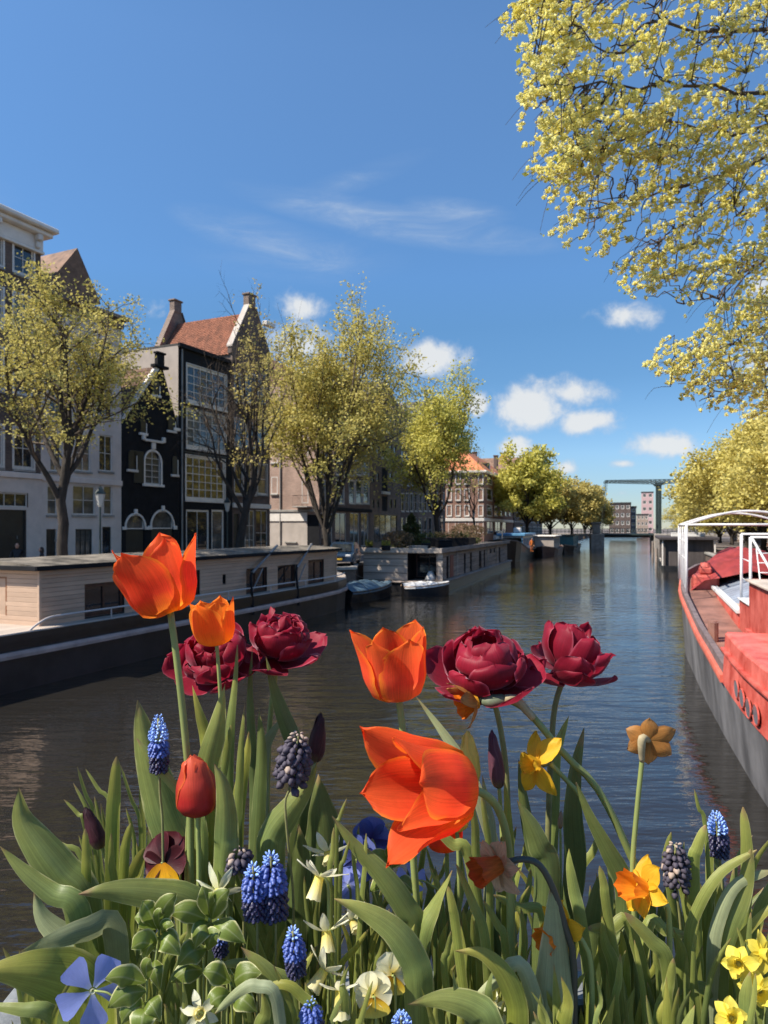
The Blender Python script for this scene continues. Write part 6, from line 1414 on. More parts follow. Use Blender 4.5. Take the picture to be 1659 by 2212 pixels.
# ---------------------------------------------------------------- this bridge, its rail and the planter of spring flowers
SOIL = EYE - .575; DECK = EYE - 1.62
mb = MB(); mb.bbox(-60, 60, -7.0, .36, DECK - .5, DECK, .05); struct('bridge_deck', mb, ground_mat())
mb = MB(); mb.bbox(-60, -19, -7, .30, -.5, DECK - .5, .02); mb.bbox(4.5, 60, -7, .30, -.5, DECK - .5, .02); struct('bridge_abutment', mb, M_quay)
rl = thing('bridge_railing', 'black iron railing of the near bridge below the flower planter', 'railing', (0, .40, DECK))
for z in (.12, .55, .98): mb = MB(); mb.tube([(-12, 0, z), (12, 0, z)], .022, 8); mb.build('rail', M_iron, rl)
mb = MB(); mb.tube([(0, 0, -.05), (0, 0, 1.0)], .028, 8); p0_ = mb.build('post', M_iron, rl); p0_.location = (-12, 0, 0)
for i in range(1, 17): share(p0_, rl, (-12 + i * 1.5, 0, 0))
M_zinc = mat('weathered_grey_planter', (.19, .20, .20), rough=.7, var=.3, scale=9, bump=.3, bscale=40)
PX0, PX1, PY0, PY1 = -.40, 1.05, .435, .80; RIM = EYE - .535
pl = thing('planter', 'grey weathered planter box hung on the bridge railing, full of flowers', 'planter', (PX0, PY0, RIM - .24)); w, d, h = PX1 - PX0, PY1 - PY0, .24
for nm, a in (('front_board', (0, w, 0, .016, 0, h)), ('back_board', (0, w, d - .016, d, 0, h)), ('end_board', (0, .016, .0165, d - .0165, 0, h)), ('end_board', (w - .016, w, .0165, d - .0165, 0, h)), ('base', (.017, w - .017, .017, d - .017, 0, .014))):
    mb = MB(); mb.bbox(*a, .003); mb.build(nm, M_zinc, pl)
for nm, a in (('rim', (-.02, w + .02, -.02, .022, h + .001, h + .016)), ('rim', (-.02, w + .02, d - .022, d + .035, h + .001, h + .016)), ('rim', (-.02, .045, .0225, d - .0225, h + .001, h + .016)), ('rim', (w - .022, w + .02, .0225, d - .0225, h + .001, h + .016))):
    mb = MB(); mb.bbox(*a, .004); mb.build(nm, M_zinc, pl)
M_soil = mat('dark_potting_soil', (.018, .012, .008), rough=.95, var=.6, scale=60, bump=1.0, bscale=120)
mb = MB(); nx, ny = 60, 18; vs = []
for j in range(ny + 1):
    for i in range(nx + 1):
        x = PX0 + .018 + (w - .036) * i / nx; y = PY0 + .018 + (d - .036) * j / ny; vs.append((x, y, SOIL + .012 * mnoise.noise(Vector((x * 25, y * 25, 0)))))
mb.add(vs, [(j * (nx + 1) + i, j * (nx + 1) + i + 1, (j + 1) * (nx + 1) + i + 1, (j + 1) * (nx + 1) + i) for j in range(ny) for i in range(nx)]); tag(mb.build('soil', M_soil, smooth=True), 'dark crumbly soil under the flowers in the planter', 'soil', kind='stuff')

# ---- petals and leaves
G1, G2 = (.085, .135, .045), (.155, .205, .085)
M_leaf = petal_mat('tulip_leaf', [(0, (.26, .30, .065)), (.5, (.19, .25, .075)), (.93, (.30, .32, .08)), (1, (.34, .22, .10))], edge=(.52, .52, .22), edge_w=.05, trans=.36, streak=.24, rough=.38, spec=.5)
M_leaf_d = petal_mat('dark_tulip_leaf', [(0, (.14, .17, .045)), (.5, (.115, .155, .050)), (.93, (.18, .21, .06)), (1, (.34, .22, .10))], edge=(.32, .34, .14), edge_w=.05, trans=.32, streak=.24, rough=.38, spec=.5)
M_leaf_y = petal_mat('yellow_green_leaf', [(0, (.29, .32, .05)), (.5, (.29, .33, .06)), (.93, (.40, .38, .08)), (1, (.34, .22, .10))], edge=(.58, .55, .18), edge_w=.06, trans=.48, streak=.22, rough=.42, spec=.4)
M_leaf_p = petal_mat('pale_glaucous_leaf', [(0, (.27, .31, .15)), (.5, (.31, .35, .20)), (.93, (.33, .36, .17)), (1, (.34, .22, .10))], edge=(.54, .54, .28), edge_w=.05, trans=.32, streak=.22, rough=.42, spec=.45)
M_strap = petal_mat('narcissus_leaf', [(0, (.26, .30, .07)), (.6, (.24, .28, .065)), (.93, (.33, .34, .08)), (1, (.34, .22, .10))], edge=(.46, .46, .17), edge_w=.08, trans=.36, streak=.28, rough=.42, spec=.4)
M_vleaf = petal_mat('variegated_periwinkle_leaf', [(0, (.20, .26, .045)), (.5, (.17, .23, .04)), (1, (.22, .27, .05))], edge=(.80, .76, .38), edge_w=.10, trans=.34, streak=.10, rough=.38, spec=.5, midrib=(.34, .38, .16))
M_stem = mat('flower_stem', (.24, .28, .085), rough=.5, var=.2, scale=40, stretch=(1, 1, .2))
M_stem_b = mat('brown_green_stem', (.20, .20, .075), rough=.55, var=.3, scale=40)
OR, RE, YE = (.95, .17, .015), (.85, .040, .010), (.95, .48, .05)
P_or = petal_mat('orange_red_petal', [(0, (.90, .50, .06)), (.16, (.92, .28, .03)), (.42, (.96, .11, .040)), (1, (.98, .135, .030))], edge=(.99, .27, .03), edge_w=.12, trans=.55, streak=.13, rough=.55, spec=.2)
P_or2 = petal_mat('soft_orange_petal', [(0, (.90, .52, .06)), (.2, (.94, .40, .04)), (.5, (.94, .24, .03)), (1, (.95, .24, .025))], edge=(.99, .42, .05), edge_w=.14, trans=.56, streak=.13, rough=.55, spec=.2)
P_or3 = petal_mat('orange_pink_petal', [(0, (.92, .52, .07)), (.14, (.90, .30, .09)), (.45, (.86, .12, .05)), (1, (.90, .15, .025))], edge=(.99, .36, .04), edge_w=.16, trans=.54, streak=.13, rough=.55, spec=.2)
P_red = petal_mat('red_petal', [(0, (.26, .02, .03)), (.4, (.55, .030, .025)), (1, (.80, .14, .06))], edge=(.85, .17, .04), edge_w=.10, trans=.38, streak=.12, rough=.38, spec=.4)
P_bur = petal_mat('burgundy_petal', [(0, (.10, .004, .012)), (.45, (.27, .008, .026)), (1, (.36, .016, .042))], edge=(.56, .10, .15), edge_w=.06, trans=.45, streak=.14, rough=.5, spec=.28)
_pb = P_bur.node_tree.nodes['Principled BSDF']; _pb.inputs['Sheen Weight'].default_value = .45; _pb.inputs['Sheen Roughness'].default_value = .35; _pb.inputs['Sheen Tint'].default_value = (1, .55, .68, 1)
P_yel = petal_mat('pale_yellow_petal', [(0, (.70, .62, .14)), (.3, (.92, .72, .16)), (1, (.95, .72, .16))], trans=.45, streak=.10)
P_pur = petal_mat('purple_bud_petal', [(0, (.20, .18, .08)), (.25, (.14, .06, .08)), (1, (.10, .030, .06))], trans=.25, streak=.25, edge=(.20, .10, .12), edge_w=.08)
P_dpur = petal_mat('dark_maroon_bud_petal', [(0, (.24, .17, .09)), (.3, (.075, .022, .030)), (1, (.030, .010, .014))], trans=.2, streak=.25, edge=(.12, .05, .05), edge_w=.08)
P_daf = petal_mat('golden_daffodil_tepal', [(0, (.80, .46, .03)), (1, (.85, .50, .03))], trans=.45, streak=.12)
P_cor = petal_mat('orange_corona', [(0, (.85, .40, .03)), (1, (.86, .20, .015))], trans=.45, streak=.14)
P_wilt = petal_mat('wilted_amber_tepal', [(0, (.42, .20, .05)), (.6, (.55, .24, .06)), (1, (.50, .26, .09))], trans=.5, streak=.25, edge=(.34, .16, .06), edge_w=.08)
P_wcor = petal_mat('wilted_rust_corona', [(0, (.50, .16, .03)), (1, (.42, .07, .015))], trans=.4, streak=.2)
P_tan = petal_mat('dry_papery_tepal', [(0, (.42, .28, .15)), (1, (.52, .36, .24))], trans=.45, streak=.25)
P_cream = petal_mat('cream_narcissus_tepal', [(0, (.78, .74, .34)), (.4, (.82, .80, .54)), (1, (.86, .85, .66))], trans=.42, streak=.08)
P_lem = petal_mat('lemon_corona', [(0, (.80, .66, .10)), (1, (.85, .80, .48))], trans=.42, streak=.10)
P_lem2 = petal_mat('lemon_tepal', [(0, (.84, .68, .07)), (1, (.88, .74, .12))], trans=.42, streak=.10)
P_vin = petal_mat('periwinkle_petal', [(0, (.60, .64, .80)), (.2, (.36, .42, .84)), (1, (.32, .38, .84))], trans=.40, streak=.06)
P_pan = petal_mat('maroon_pansy_petal', [(0, (.02, .002, .004)), (.5, (.055, .006, .010)), (1, (.085, .012, .018))], trans=.3, streak=.2, edge=(.11, .025, .03), edge_w=.10)
P_pany = petal_mat('yellow_pansy_face', [(0, (.60, .25, .01)), (1, (.85, .50, .02))], trans=.35, streak=.15)
P_panc = petal_mat('cream_pansy_petal', [(0, (.80, .62, .10)), (.35, (.82, .78, .48)), (1, (.86, .84, .62))], trans=.4, streak=.08)
P_panl = petal_mat('lemon_pansy_lip', [(0, (.30, .10, .01)), (.25, (.80, .50, .03)), (1, (.88, .76, .16))], trans=.4, streak=.10)
P_panb = petal_mat('blue_violet_pansy_petal', [(0, (.05, .04, .16)), (.5, (.07, .10, .34)), (1, (.16, .20, .48))], trans=.35, streak=.15)
M_mus_l = mat('light_blue_floret', (.28, .44, .88), rough=.5, var=.15, scale=200); M_mus_m = mat('deep_blue_floret', (.060, .10, .33), rough=.45, var=.3, scale=200); M_mus_d = mat('blackish_blue_floret', (.022, .020, .060), rough=.45, var=.3, scale=200); M_mus_w = mat('withered_violet_floret', (.055, .045, .065), rough=.7, var=.35, scale=200); M_mus_t = mat('withered_tan_floret', (.34, .26, .21), rough=.8, var=.3, scale=200)

CAMP = Vector((0, 0, EYE))
LANCE = [(0, .50), (.15, .82), (.38, 1), (.58, .93), (.76, .66), (.9, .33), (1, .02)]
STRAP = [(0, .75), (.25, 1), (.7, .95), (.9, .70), (.97, .42), (1, .08)]
OVAL = [(0, .10), (.1, .5), (.3, .92), (.5, 1), (.7, .86), (.88, .5), (1, .03)]
def ribbon(name, wpts, hw, m, parent, org, prof=LANCE, fold=.35, tw=(0, 0), nseg=18, nc=6, wave=0.0, thick=0.0, seed=0):
    "a leaf blade along world points WPTS; hw = half width in metres; it faces the viewer's side turned by tw degrees"
    rg = random.Random(seed); ph = rg.uniform(0, 6); pts = spline(wpts, nseg + 1); mb = MB(); vs = []; uv = []; fs = []; prev = None
    for i, p in enumerate(pts):
        s = i / nseg; t = (pts[min(i + 1, nseg)] - pts[max(i - 1, 0)]).normalized(); view = (p - CAMP).normalized()
        side = t.cross(view)
        if side.length < .15 and prev: side = prev.copy()
        side.normalize()
        if prev and side.dot(prev) < 0: side = -side
        prev = side.copy(); nrm = side.cross(t).normalized(); a = R(tw[0] + (tw[1] - tw[0]) * s)
        side = side * math.cos(a) + nrm * math.sin(a); nrm = side.cross(t).normalized(); wdt = hw * interp(prof, s)
        for j in range(nc + 1):
            k = -1 + 2 * j / nc; off = side * (wdt * k) - nrm * (wdt * fold * (1 - abs(k) ** 1.5)) + nrm * (wave * hw * abs(k) ** 2 * math.sin(s * 13 + ph + (2 if k > 0 else 0)))
            vs.append(p + off - org); uv.append((.5 + .5 * k, s))
    n = nc + 1
    for i in range(nseg):
        for j in range(nc): fs.append((i * n + j, i * n + j + 1, (i + 1) * n + j + 1, (i + 1) * n + j))
    mb.add(vs, fs, uv); return mb.build(name, m, parent, smooth=True)
def plant(name, label, cat, u, Y, group=None):
    x = (u - U0) / FPX * Y; return thing(name, label, cat, (x, Y, SOIL), 0, group)
def wp(pts, Y): return [P(q[0], q[1], q[2] if len(q) > 2 else Y) for q in pts]
def stem(root, pts, Y, rpx=7.0, m=None, down=True, name='stem', taper=.85):
    w = wp(pts, Y); org = root.location
    if down:
        e = Vector((root.location.x, root.location.y, SOIL - .01)); w.append(w[-1].lerp(e, .5) + Vector((0, 0, .004))); w.append(e)
    sp = spline(w, 22); mb = MB(); r = rpx / 2 / FPX * Y; mb.tube([q - org for q in sp], [r * (taper + (1 - taper) * i / 21) for i in range(22)], 9); return mb.build(name, m or M_stem, root, smooth=True)
def leaf(root, pts, Y, wpx, m=None, tw=(0, 0), fold=.35, prof=LANCE, wave=.13, base=True, name='leaf', seed=None):
    "pts from the tip downwards in photo pixels"
    w = wp(pts, Y)[::-1]
    if base:
        e = Vector(root.location); b0 = w[0]; bx = b0 + (w[0] - w[1]).normalized() * .03; b1 = b0.lerp(Vector((e.x, e.y, SOIL)), .55); w = [Vector((.35 * b0.x + .65 * e.x, .35 * b0.y + .65 * e.y, SOIL - .005)), b1.lerp(bx, .35)] + w
    Ym = sum(q.y for q in w) / len(w); return ribbon(name, w, wpx / 2 / FPX * Ym, m or M_leaf, root, Vector(root.location), prof, fold, tw, nseg=22 if wpx > 20 else 14, nc=6 if wpx > 20 else 4, wave=wave, seed=seed if seed is not None else rnd.randrange(9999))
def axis_mat(base, ax, roll=0.0):
    z = Vector(ax).normalized(); x = Vector((1, 0, 0)); x = (x - z * x.dot(z)).normalized() if abs(z.x) < .95 else Vector((0, 1, 0)).cross(z).normalized(); y = z.cross(x)
    return Matrix.Translation(base) @ Matrix((x, y, z)).transposed().to_4x4() @ Matrix.Rotation(roll, 4, 'Z')
def cup_petal(H, Rm, rt, w, phi, M, m, parent, org, rg, sc=1.0, tilt=0.0, rp=None, wprof=None, ruf=.03, tipcurl=0.0, name='petal', belly=1.0, ns=14, nt=10, dent=0.0):
    rp = rp or [(0, .12, 0), (.08, .50, .015), (.2, .84, .10), (.4, 1.0, .33), (.62, .98, .58), (.82, .5 + .5 * rt, .83), (1, rt, 1)]
    wp_ = wprof or [(0, .30), (.12, .62), (.3, .92), (.5, 1), (.68, .95), (.82, .76), (.93, .44), (1, .03)]
    mb = MB(); vs = []; uv = []; fs = []; ph = rg.uniform(0, 6.28); ph2 = rg.uniform(0, 6.28); rot = Matrix.Rotation(phi, 4, 'Z'); til = Matrix.Rotation(tilt, 4, 'Y'); asym = rg.uniform(-.12, .12)
    rk = [(q[0], q[1]) for q in rp]; zk = [(q[0], q[2]) for q in rp]
    for i in range(ns + 1):
        s = i / ns
        r = Rm * interp(rk, s) * sc; z = H * interp(zk, s) * sc; ww = w * interp(wp_, s) * sc; rho = max(r * 1.05, Rm * .62) * belly
        for j in range(nt + 1):
            t = -1 + 2 * j / nt; a = max(-1.9, min(1.9, t * ww / rho)); y = rho * math.sin(a); x = r - rho * (1 - math.cos(a))
            e = abs(t) ** 2; k = ruf * Rm * s * (e * math.sin(9 * s + ph + (1.7 if t > 0 else 0)) + .6 * math.sin(4 * t + ph2) * s)
            x += k + tipcurl * Rm * max(0, s - .7) ** 2 * 8 + Rm * .05 * math.exp(-(t * 5) ** 2) * s; y += asym * ww * s * s
            zz = z + k * .4 - dent * H * max(0, s - .9) * 8 * math.exp(-(t * 4) ** 2) * .1
            zz += H * .05 * (-e) * s
            v = M @ (rot @ (til @ Vector((x, y, zz)))); vs.append(v - org); uv.append((.5 + .5 * t, s))
    n = nt + 1
    for i in range(ns):
        for j in range(nt): fs.append((i * n + j, i * n + j + 1, (i + 1) * n + j + 1, (i + 1) * n + j))
    mb.add(vs, fs, uv); return mb.build(name, m, parent, smooth=True)
def tulip_head(root, bu, bv, Y, ax, Hpx, Rpx, rt, m, seed, roll=0.0, open_=0.0, w=1.12, curl=0.0, ruf=.035, inner=.95, extra=None, heart=True):
    rg = random.Random(seed); b = P(bu, bv, Y); k = Y / FPX; H, Rm = Hpx * k, Rpx * k; M = axis_mat(b, ax, roll); org = Vector(root.location)
    for i in range(6):
        out = i % 2 == 0; phi = i * math.pi / 3 + rg.uniform(-.09, .09)
        t_ = open_ * (1.0 if out else .75) + rg.uniform(-.05, .05); ex = (extra or {}).get(i, {})
        cup_petal(H * rg.uniform(.95, 1.04), Rm * (1.0 if out else .93), rt * rg.uniform(.93, 1.07), Rm * w * rg.uniform(.95, 1.05), phi, M, m, root, org, rg, sc=(1.0 if out else inner) * ex.get('sc', 1), tilt=t_ + ex.get('tilt', 0), ruf=ruf, tipcurl=curl + ex.get('curl', 0))
    if not heart: return
    # pistil and stamens
    mb = MB(); c = lambda v: M @ Vector(v) - org
    mb.tube([c((0, 0, H * .03)), c((0, 0, H * .38)), c((0, 0, H * .42))], [Rm * .12, Rm * .13, Rm * .18], 8); mb.build('pistil', M_stem, root, smooth=True)
    mb = MB()
    for i in range(6): a = i * 1.047 + .3; mb.tube([c((Rm * .12 * math.cos(a), Rm * .12 * math.sin(a), H * .04)), c((Rm * .3 * math.cos(a), Rm * .3 * math.sin(a), H * .25)), c((Rm * .34 * math.cos(a), Rm * .34 * math.sin(a), H * .45))], [Rm * .025, Rm * .03, Rm * .05], 5)
    mb.build('stamens', M_black, root)
def bud(root, bu, bv, Y, ax, Hpx, Rpx, m, seed, roll=0.0):
    rg = random.Random(seed); k = Y / FPX; H, Rm = Hpx * k, Rpx * k; M = axis_mat(P(bu, bv, Y), ax, roll); org = Vector(root.location)
    rp = [(0, .25, 0), (.1, .75, .05), (.3, 1.0, .24), (.55, .88, .54), (.8, .50, .82), (1, .06, 1)]
    for i in range(6): cup_petal(H * (1 if i % 2 == 0 else .93), Rm * (1 if i % 2 == 0 else .94), .1, Rm * 1.22, i * math.pi / 3 + rg.uniform(-.06, .06), M, m, root, org, rg, rp=rp, ruf=.02)
def double_head(root, bu, bv, Y, ax, Rpx, m, seed, roll=0.0, hk=1.0, frill=.07, open_=1.0):
    "peony-flowered tulip: whorls of broad incurved petals"
    rg = random.Random(seed); k = Y / FPX; Rm = Rpx * k; M = axis_mat(P(bu, bv, Y), ax, roll); org = Vector(root.location)
    wprof = [(0, .35), (.15, .62), (.4, .95), (.62, 1.0), (.8, .90), (.92, .66), (.98, .36), (1, .10)]
    whorls = [(5, 1.16, [(0, .10, 0), (.12, .42, -.08), (.35, .86, .00), (.6, 1.16, .22), (.82, 1.32, .46), (1, 1.36, .66)], .66, .10), (6, 1.05, [(0, .10, 0), (.15, .42, .02), (.35, .78, .20), (.6, .95, .55), (.82, .92, .85), (1, .80, 1.02)], .70, .0),
              (6, .86, [(0, .10, 0), (.15, .36, .05), (.35, .66, .28), (.6, .80, .68), (.82, .70, 1.02), (1, .54, 1.16)], .60, 0), (5, .62, [(0, .08, 0), (.15, .26, .08), (.4, .46, .42), (.65, .52, .85), (.85, .44, 1.14), (1, .32, 1.2)], .44, 0), (4, .34, [(0, .06, 0), (.3, .22, .4), (.65, .3, .95), (1, .18, 1.3)], .28, 0)]
    for wi, (n, sc, rp, ww, ex) in enumerate(whorls):
        for i in range(n):
            phi = 6.283 * (i + .5 * (wi % 2) + rg.uniform(-.16, .16)) / n
            cup_petal(Rm * .95 * hk, Rm, 1, Rm * ww * rg.uniform(.85, 1.12), phi, M, m, root, org, rg, rp=(lambda q1, q2: [(a, b * (1 + (q1 - 1) * a), c * (1 + (q2 - 1) * a)) for a, b, c in rp])(rg.uniform(.84, 1.18), rg.uniform(.82, 1.16)), wprof=wprof, ruf=frill * rg.uniform(.7, 1.6), tilt=rg.uniform(-.10, .24) * open_ + (.14 * open_ if wi == 0 else 0), belly=.8 if wi > 1 else .95, tipcurl=-.12 + rg.uniform(-.1, .15), ns=12, nt=10, dent=rg.uniform(0, 1))
def flat_petal(root, M, Lp, Wp, phi, m, org, rise=.2, bend=-.2, cup=.15, prof=OVAL, twist=0.0, name='tepal', seed=0, start=.06, ns=9, nt=6, crumple=.0):
    rg = random.Random(seed); mb = MB(); vs = []; uv = []; fs = []; rot = Matrix.Rotation(phi, 4, 'Z'); p1 = rg.uniform(0, 6)
    for i in range(ns + 1):
        s = i / ns; wd = Wp * interp(prof, s); x = Lp * (start + (1 - start) * s); z = Lp * (rise * s + bend * s * s); a = twist * s
        for j in range(nt + 1):
            t = -1 + 2 * j / nt; y = wd * t; zz = z + cup * wd * (t * t - .5) + crumple * Lp * math.sin(7 * s + 3 * t + p1) * s
            vs.append(M @ (rot @ Vector((x + crumple * Lp * .5 * math.sin(5 * t + p1) * s, y * math.cos(a), zz + y * math.sin(a)))) - org); uv.append((.5 + .5 * t, s))
    n = nt + 1
    for i in range(ns):
        for j in range(nt): fs.append((i * n + j, i * n + j + 1, (i + 1) * n + j + 1, (i + 1) * n + j))
    mb.add(vs, fs, uv); return mb.build(name, m, root, smooth=True)
def corona(root, M, r0, r1, h, m, org, frill=.08, name='corona', flip=1):
    mb = MB(); vs = []; uv = []; fs = []; nr, na = 7, 24
    for i in range(nr + 1):
        s = i / nr; r = r0 + (r1 - r0) * s ** 1.4
        for j in range(na + 1):
            a = 6.283185 * j / na; q = r * (1 + frill * s * math.sin(a * 8)); vs.append(M @ Vector((q * math.cos(a), q * math.sin(a), flip * (h * s + frill * r * s * math.cos(a * 7)))) - org); uv.append((j / na * .6 + .2, s))
    for i in range(nr):
        for j in range(na): fs.append((i * (na + 1) + j, i * (na + 1) + j + 1, (i + 1) * (na + 1) + j + 1, (i + 1) * (na + 1) + j))
    mb.add(vs, fs, uv); return mb.build(name, m, root, smooth=True)
def daffodil_head(root, u, v, Y, ax, Lpx, Wpx, cr, ch, tm, cm, seed, roll=0.0, rise=.1, bend=-.1, crumple=.0, neck=True, n=6):
    rg = random.Random(seed); k = Y / FPX; M = axis_mat(P(u, v, Y), ax, roll); org = Vector(root.location)
    for i in range(n): flat_petal(root, M, Lpx * k * rg.uniform(.88, 1.08), Wpx * k / 2 * rg.uniform(.88, 1.1), i * 6.283 / 6 + rg.uniform(-.12, .12), tm, org, rise + rg.uniform(-.12, .12), bend + rg.uniform(-.12, .12), .25, [(0, .25), (.2, .72), (.45, 1), (.7, .84), (.88, .45), (1, .04)], rg.uniform(-.25, .25), seed=rg.randrange(999), crumple=crumple + .01)
    if cr: corona(root, M, cr * .62 * k, cr * k, ch * k, cm, org, .07 + crumple)
    if neck:
        mb = MB(); c = lambda z: M @ Vector((0, 0, z * k)) - org; mb.tube([c(2), c(-12), c(-20), c(-34)], [6 * k, 4.5 * k, 8 * k, 5 * k], 8); mb.build('flower_tube', M_stem_b, root, smooth=True)
FLORET = {}
def floret(kind):
    if kind not in FLORET:
        mb = MB(); rings = []
        prof = {'bell': [(0, .30), (.18, .80), (.45, 1.0), (.75, .82), (.92, .52), (1.0, .60)], 'open': [(0, .3), (.3, .55), (.6, .62), (.85, .75), (1, 1.0)], 'dry': [(0, .3), (.3, .7), (.6, .9), (.85, .5), (1, .3)]}[kind]
        for s, r in prof: rings.append([(r * .5 * math.cos(6.283 * j / 7), r * .5 * math.sin(6.283 * j / 7), s) for j in range(7)])
        mb.loft(rings); FLORET[kind] = mb
    return FLORET[kind]
FME = {}
def fl_obj(kind, m, root, loc, d, ln, wd):
    key = (kind, m.name)
    if key not in FME:
        o = floret(kind).build('floret', m, root, smooth=True); FME[key] = o.data
    else:
        o = bpy.data.objects.new('floret', FME[key]); COL.objects.link(o); o.parent = root
    o.location = loc; o.rotation_mode = 'QUATERNION'; o.rotation_quaternion = Vector((0, 0, 1)).rotation_difference(d.normalized()); o.scale = (wd, wd, ln); return o
def muscari(label, u0_, v0, u1_, v1, Y, wpx, seed, split=.45, mats=None, nrow=11, stem_pts=None, dry=False, grp='grape hyacinths among the flowers'):
    "spike from top (u0, v0) to bottom (u1, v1)"
    rg = random.Random(seed); root = plant('grape_hyacinth', label, 'flower', (stem_pts[-1][0] if stem_pts else u1_ + 4), Y, grp); org = Vector(root.location)
    a, b = P(u0_, v0, Y), P(u1_, v1, Y); k = Y / FPX; ml, mm, md = mats or (M_mus_l, M_mus_m, M_mus_d); ax = (a - b).normalized()
    stem(root, [(u0_, v0 + 6)] + [(u1_, v1)] + (stem_pts or []), Y, 6, M_stem_b if not dry else M_stem_b)
    e1 = ax.orthogonal().normalized(); e2 = ax.cross(e1)
    nrow = int(nrow * 1.35)
    for i in range(nrow):
        t = (i + .5) / nrow; c = a.lerp(b, t); rad = wpx / 2 * k * (.30 + .70 * min(1, t * 2.6)) * (1 if t < .8 else 1 - (t - .8) * .8); n = max(5, int(5 + 8 * min(1, t * 2)))
        if dry and t > .75: n = 3
        for j in range(n):
            az = 6.283 * (j + .5 * (i % 2) + rg.uniform(-.15, .15)) / n; rd = e1 * math.cos(az) + e2 * math.sin(az)
            if t < split: d = rd * (.6 + .6 * t) + ax * (.9 - 1.5 * t / max(.2, split) * .5); m = ml; kind = 'open' if split > .3 and not dry else 'bell'; lw = .75
            else: d = rd * .8 - ax * (.25 + .5 * t); m = mm if t < (split + 1) / 2 else md; kind = 'bell'; lw = .95
            if dry: kind = 'dry'; d = rd - ax * (.2 + .6 * t) + Vector((rg.gauss(0, .2),) * 3); m = ml if t < .15 else (mm if rg.random() < .96 else M_mus_t)
            ln = wpx * k * (.26 if t < split else .30) * rg.uniform(.85, 1.15) * (.6 + .5 * min(1, t * 3)); fl_obj(kind, m, root, c + rd * rad * .56 - org, d, ln, ln * lw * .8 * (1.2 if dry else 1))
    return root
# ---------------------------------------------------------------- the flowers themselves
GT = 'orange tulips standing above the planter'
# tall orange-red tulip at the left
t = plant('tulip', 'tallest orange-red tulip, wide open, at the left in front of the cream houseboat', 'tulip', 412, .60, GT)
stem(t, [(367, 1314), (384, 1440), (401, 1600), (410, 1720), (412, 1850)], .60, 17)
tulip_head(t, 367, 1320, .60, (-.34, -.10, 1), 166, 62, 1.08, P_or, 3, roll=.35, open_=.10, w=1.10, extra={2: dict(tilt=.22, curl=.1), 0: dict(tilt=.14), 3: dict(sc=1.03), 1: dict(sc=1.05)})
leaf(t, [(486, 1478), (472, 1555), (452, 1640), (440, 1730), (432, 1830)], .62, 66, tw=(20, -25), fold=.5)
leaf(t, [(415, 1480, .63), (432, 1545, .63), (446, 1600, .63), (452, 1700, .62)], .62, 34, M_leaf_y, tw=(30, 10))
# small orange tulip
t = plant('tulip', 'small pale orange tulip beside the tallest orange-red one', 'tulip', 486, .66, GT)
stem(t, [(468, 1387), (472, 1440), (478, 1540), (484, 1680)], .66, 9)
tulip_head(t, 467, 1391, .66, (-.13, -.12, 1), 106, 42, .95, P_or2, 8, roll=.1, open_=.05, w=1.1, extra={2: dict(tilt=.26)})
leaf(t, [(513, 1393), (507, 1480), (497, 1580), (492, 1700)], .67, 25, tw=(10, 30))
leaf(t, [(499, 1566), (489, 1630), (478, 1720)], .64, 20, tw=(25, 10), prof=STRAP)
# orange tulip in the middle
t = plant('tulip', 'orange tulip with pink-flushed outer petals standing at the middle', 'tulip', 905, .62, GT)
stem(t, [(860, 1500), (868, 1560), (876, 1640), (886, 1760), (895, 1880), (903, 2030)], .62, 17)
tulip_head(t, 858, 1506, .62, (-.05, -.16, 1), 160, 61, 1.02, P_or3, 21, roll=.95, open_=.07, w=1.10, extra={2: dict(tilt=.16), 3: dict(tilt=.12)})
leaf(t, [(976, 1880), (940, 1960), (908, 2040)], .58, 48, tw=(20, 40))
# wide open tulip leaning to the viewer
t = plant('tulip', 'largest orange tulip, bowed over and wide open towards the viewer', 'tulip', 1106, .56, GT)
stem(t, [(1000, 1704, .525), (1040, 1712, .535), (1075, 1745, .545), (1095, 1810, .55), (1102, 1900, .555), (1104, 2100, .56)], .55, 20)
tulip_head(t, 1003, 1698, .525, (-.84, -.42, .13), 218, 80, 1.14, P_or, 31, roll=.2, open_=.12, w=1.08, curl=.1, ruf=.05, heart=False, extra={0: dict(tilt=.1), 2: dict(tilt=.16, sc=1.05), 4: dict(tilt=.12)})
leaf(t, [(1117, 1728), (1146, 1780), (1166, 1830), (1182, 1890)], .60, 56, M_leaf_d, tw=(-15, 20))
# red tulip
t = plant('tulip', 'closed red tulip with dark streaks low at the left', 'tulip', 432, .585, GT)
stem(t, [(430, 1748), (428, 1800), (430, 1880)], .585, 12)
bud(t, 432, 1756, .585, (-.09, -.16, 1), 134, 46, P_red, 41, roll=.5)
leaf(t, [(462, 1648), (480, 1692), (488, 1750), (489, 1810), (487, 1860)], .57, 54, tw=(25, -20), fold=.55)
# small tulips behind the big open one
t = plant('tulip', 'yellow-orange tulip half hidden behind the bowed orange one', 'tulip', 992, .66, GT)
stem(t, [(986, 1788), (990, 1840), (992, 1960)], .66, 10); tulip_head(t, 984, 1791, .66, (.05, -.1, 1), 92, 30, .6, P_yel, 51, open_=0, w=1.2)
t = plant('tulip', 'red-orange tulip low behind the bowed orange one', 'tulip', 965, .68, GT)
stem(t, [(965, 1828), (966, 1880), (966, 1960)], .68, 10); tulip_head(t, 962, 1832, .68, (-.1, -.1, 1), 84, 40, .9, P_or, 52, open_=.05)
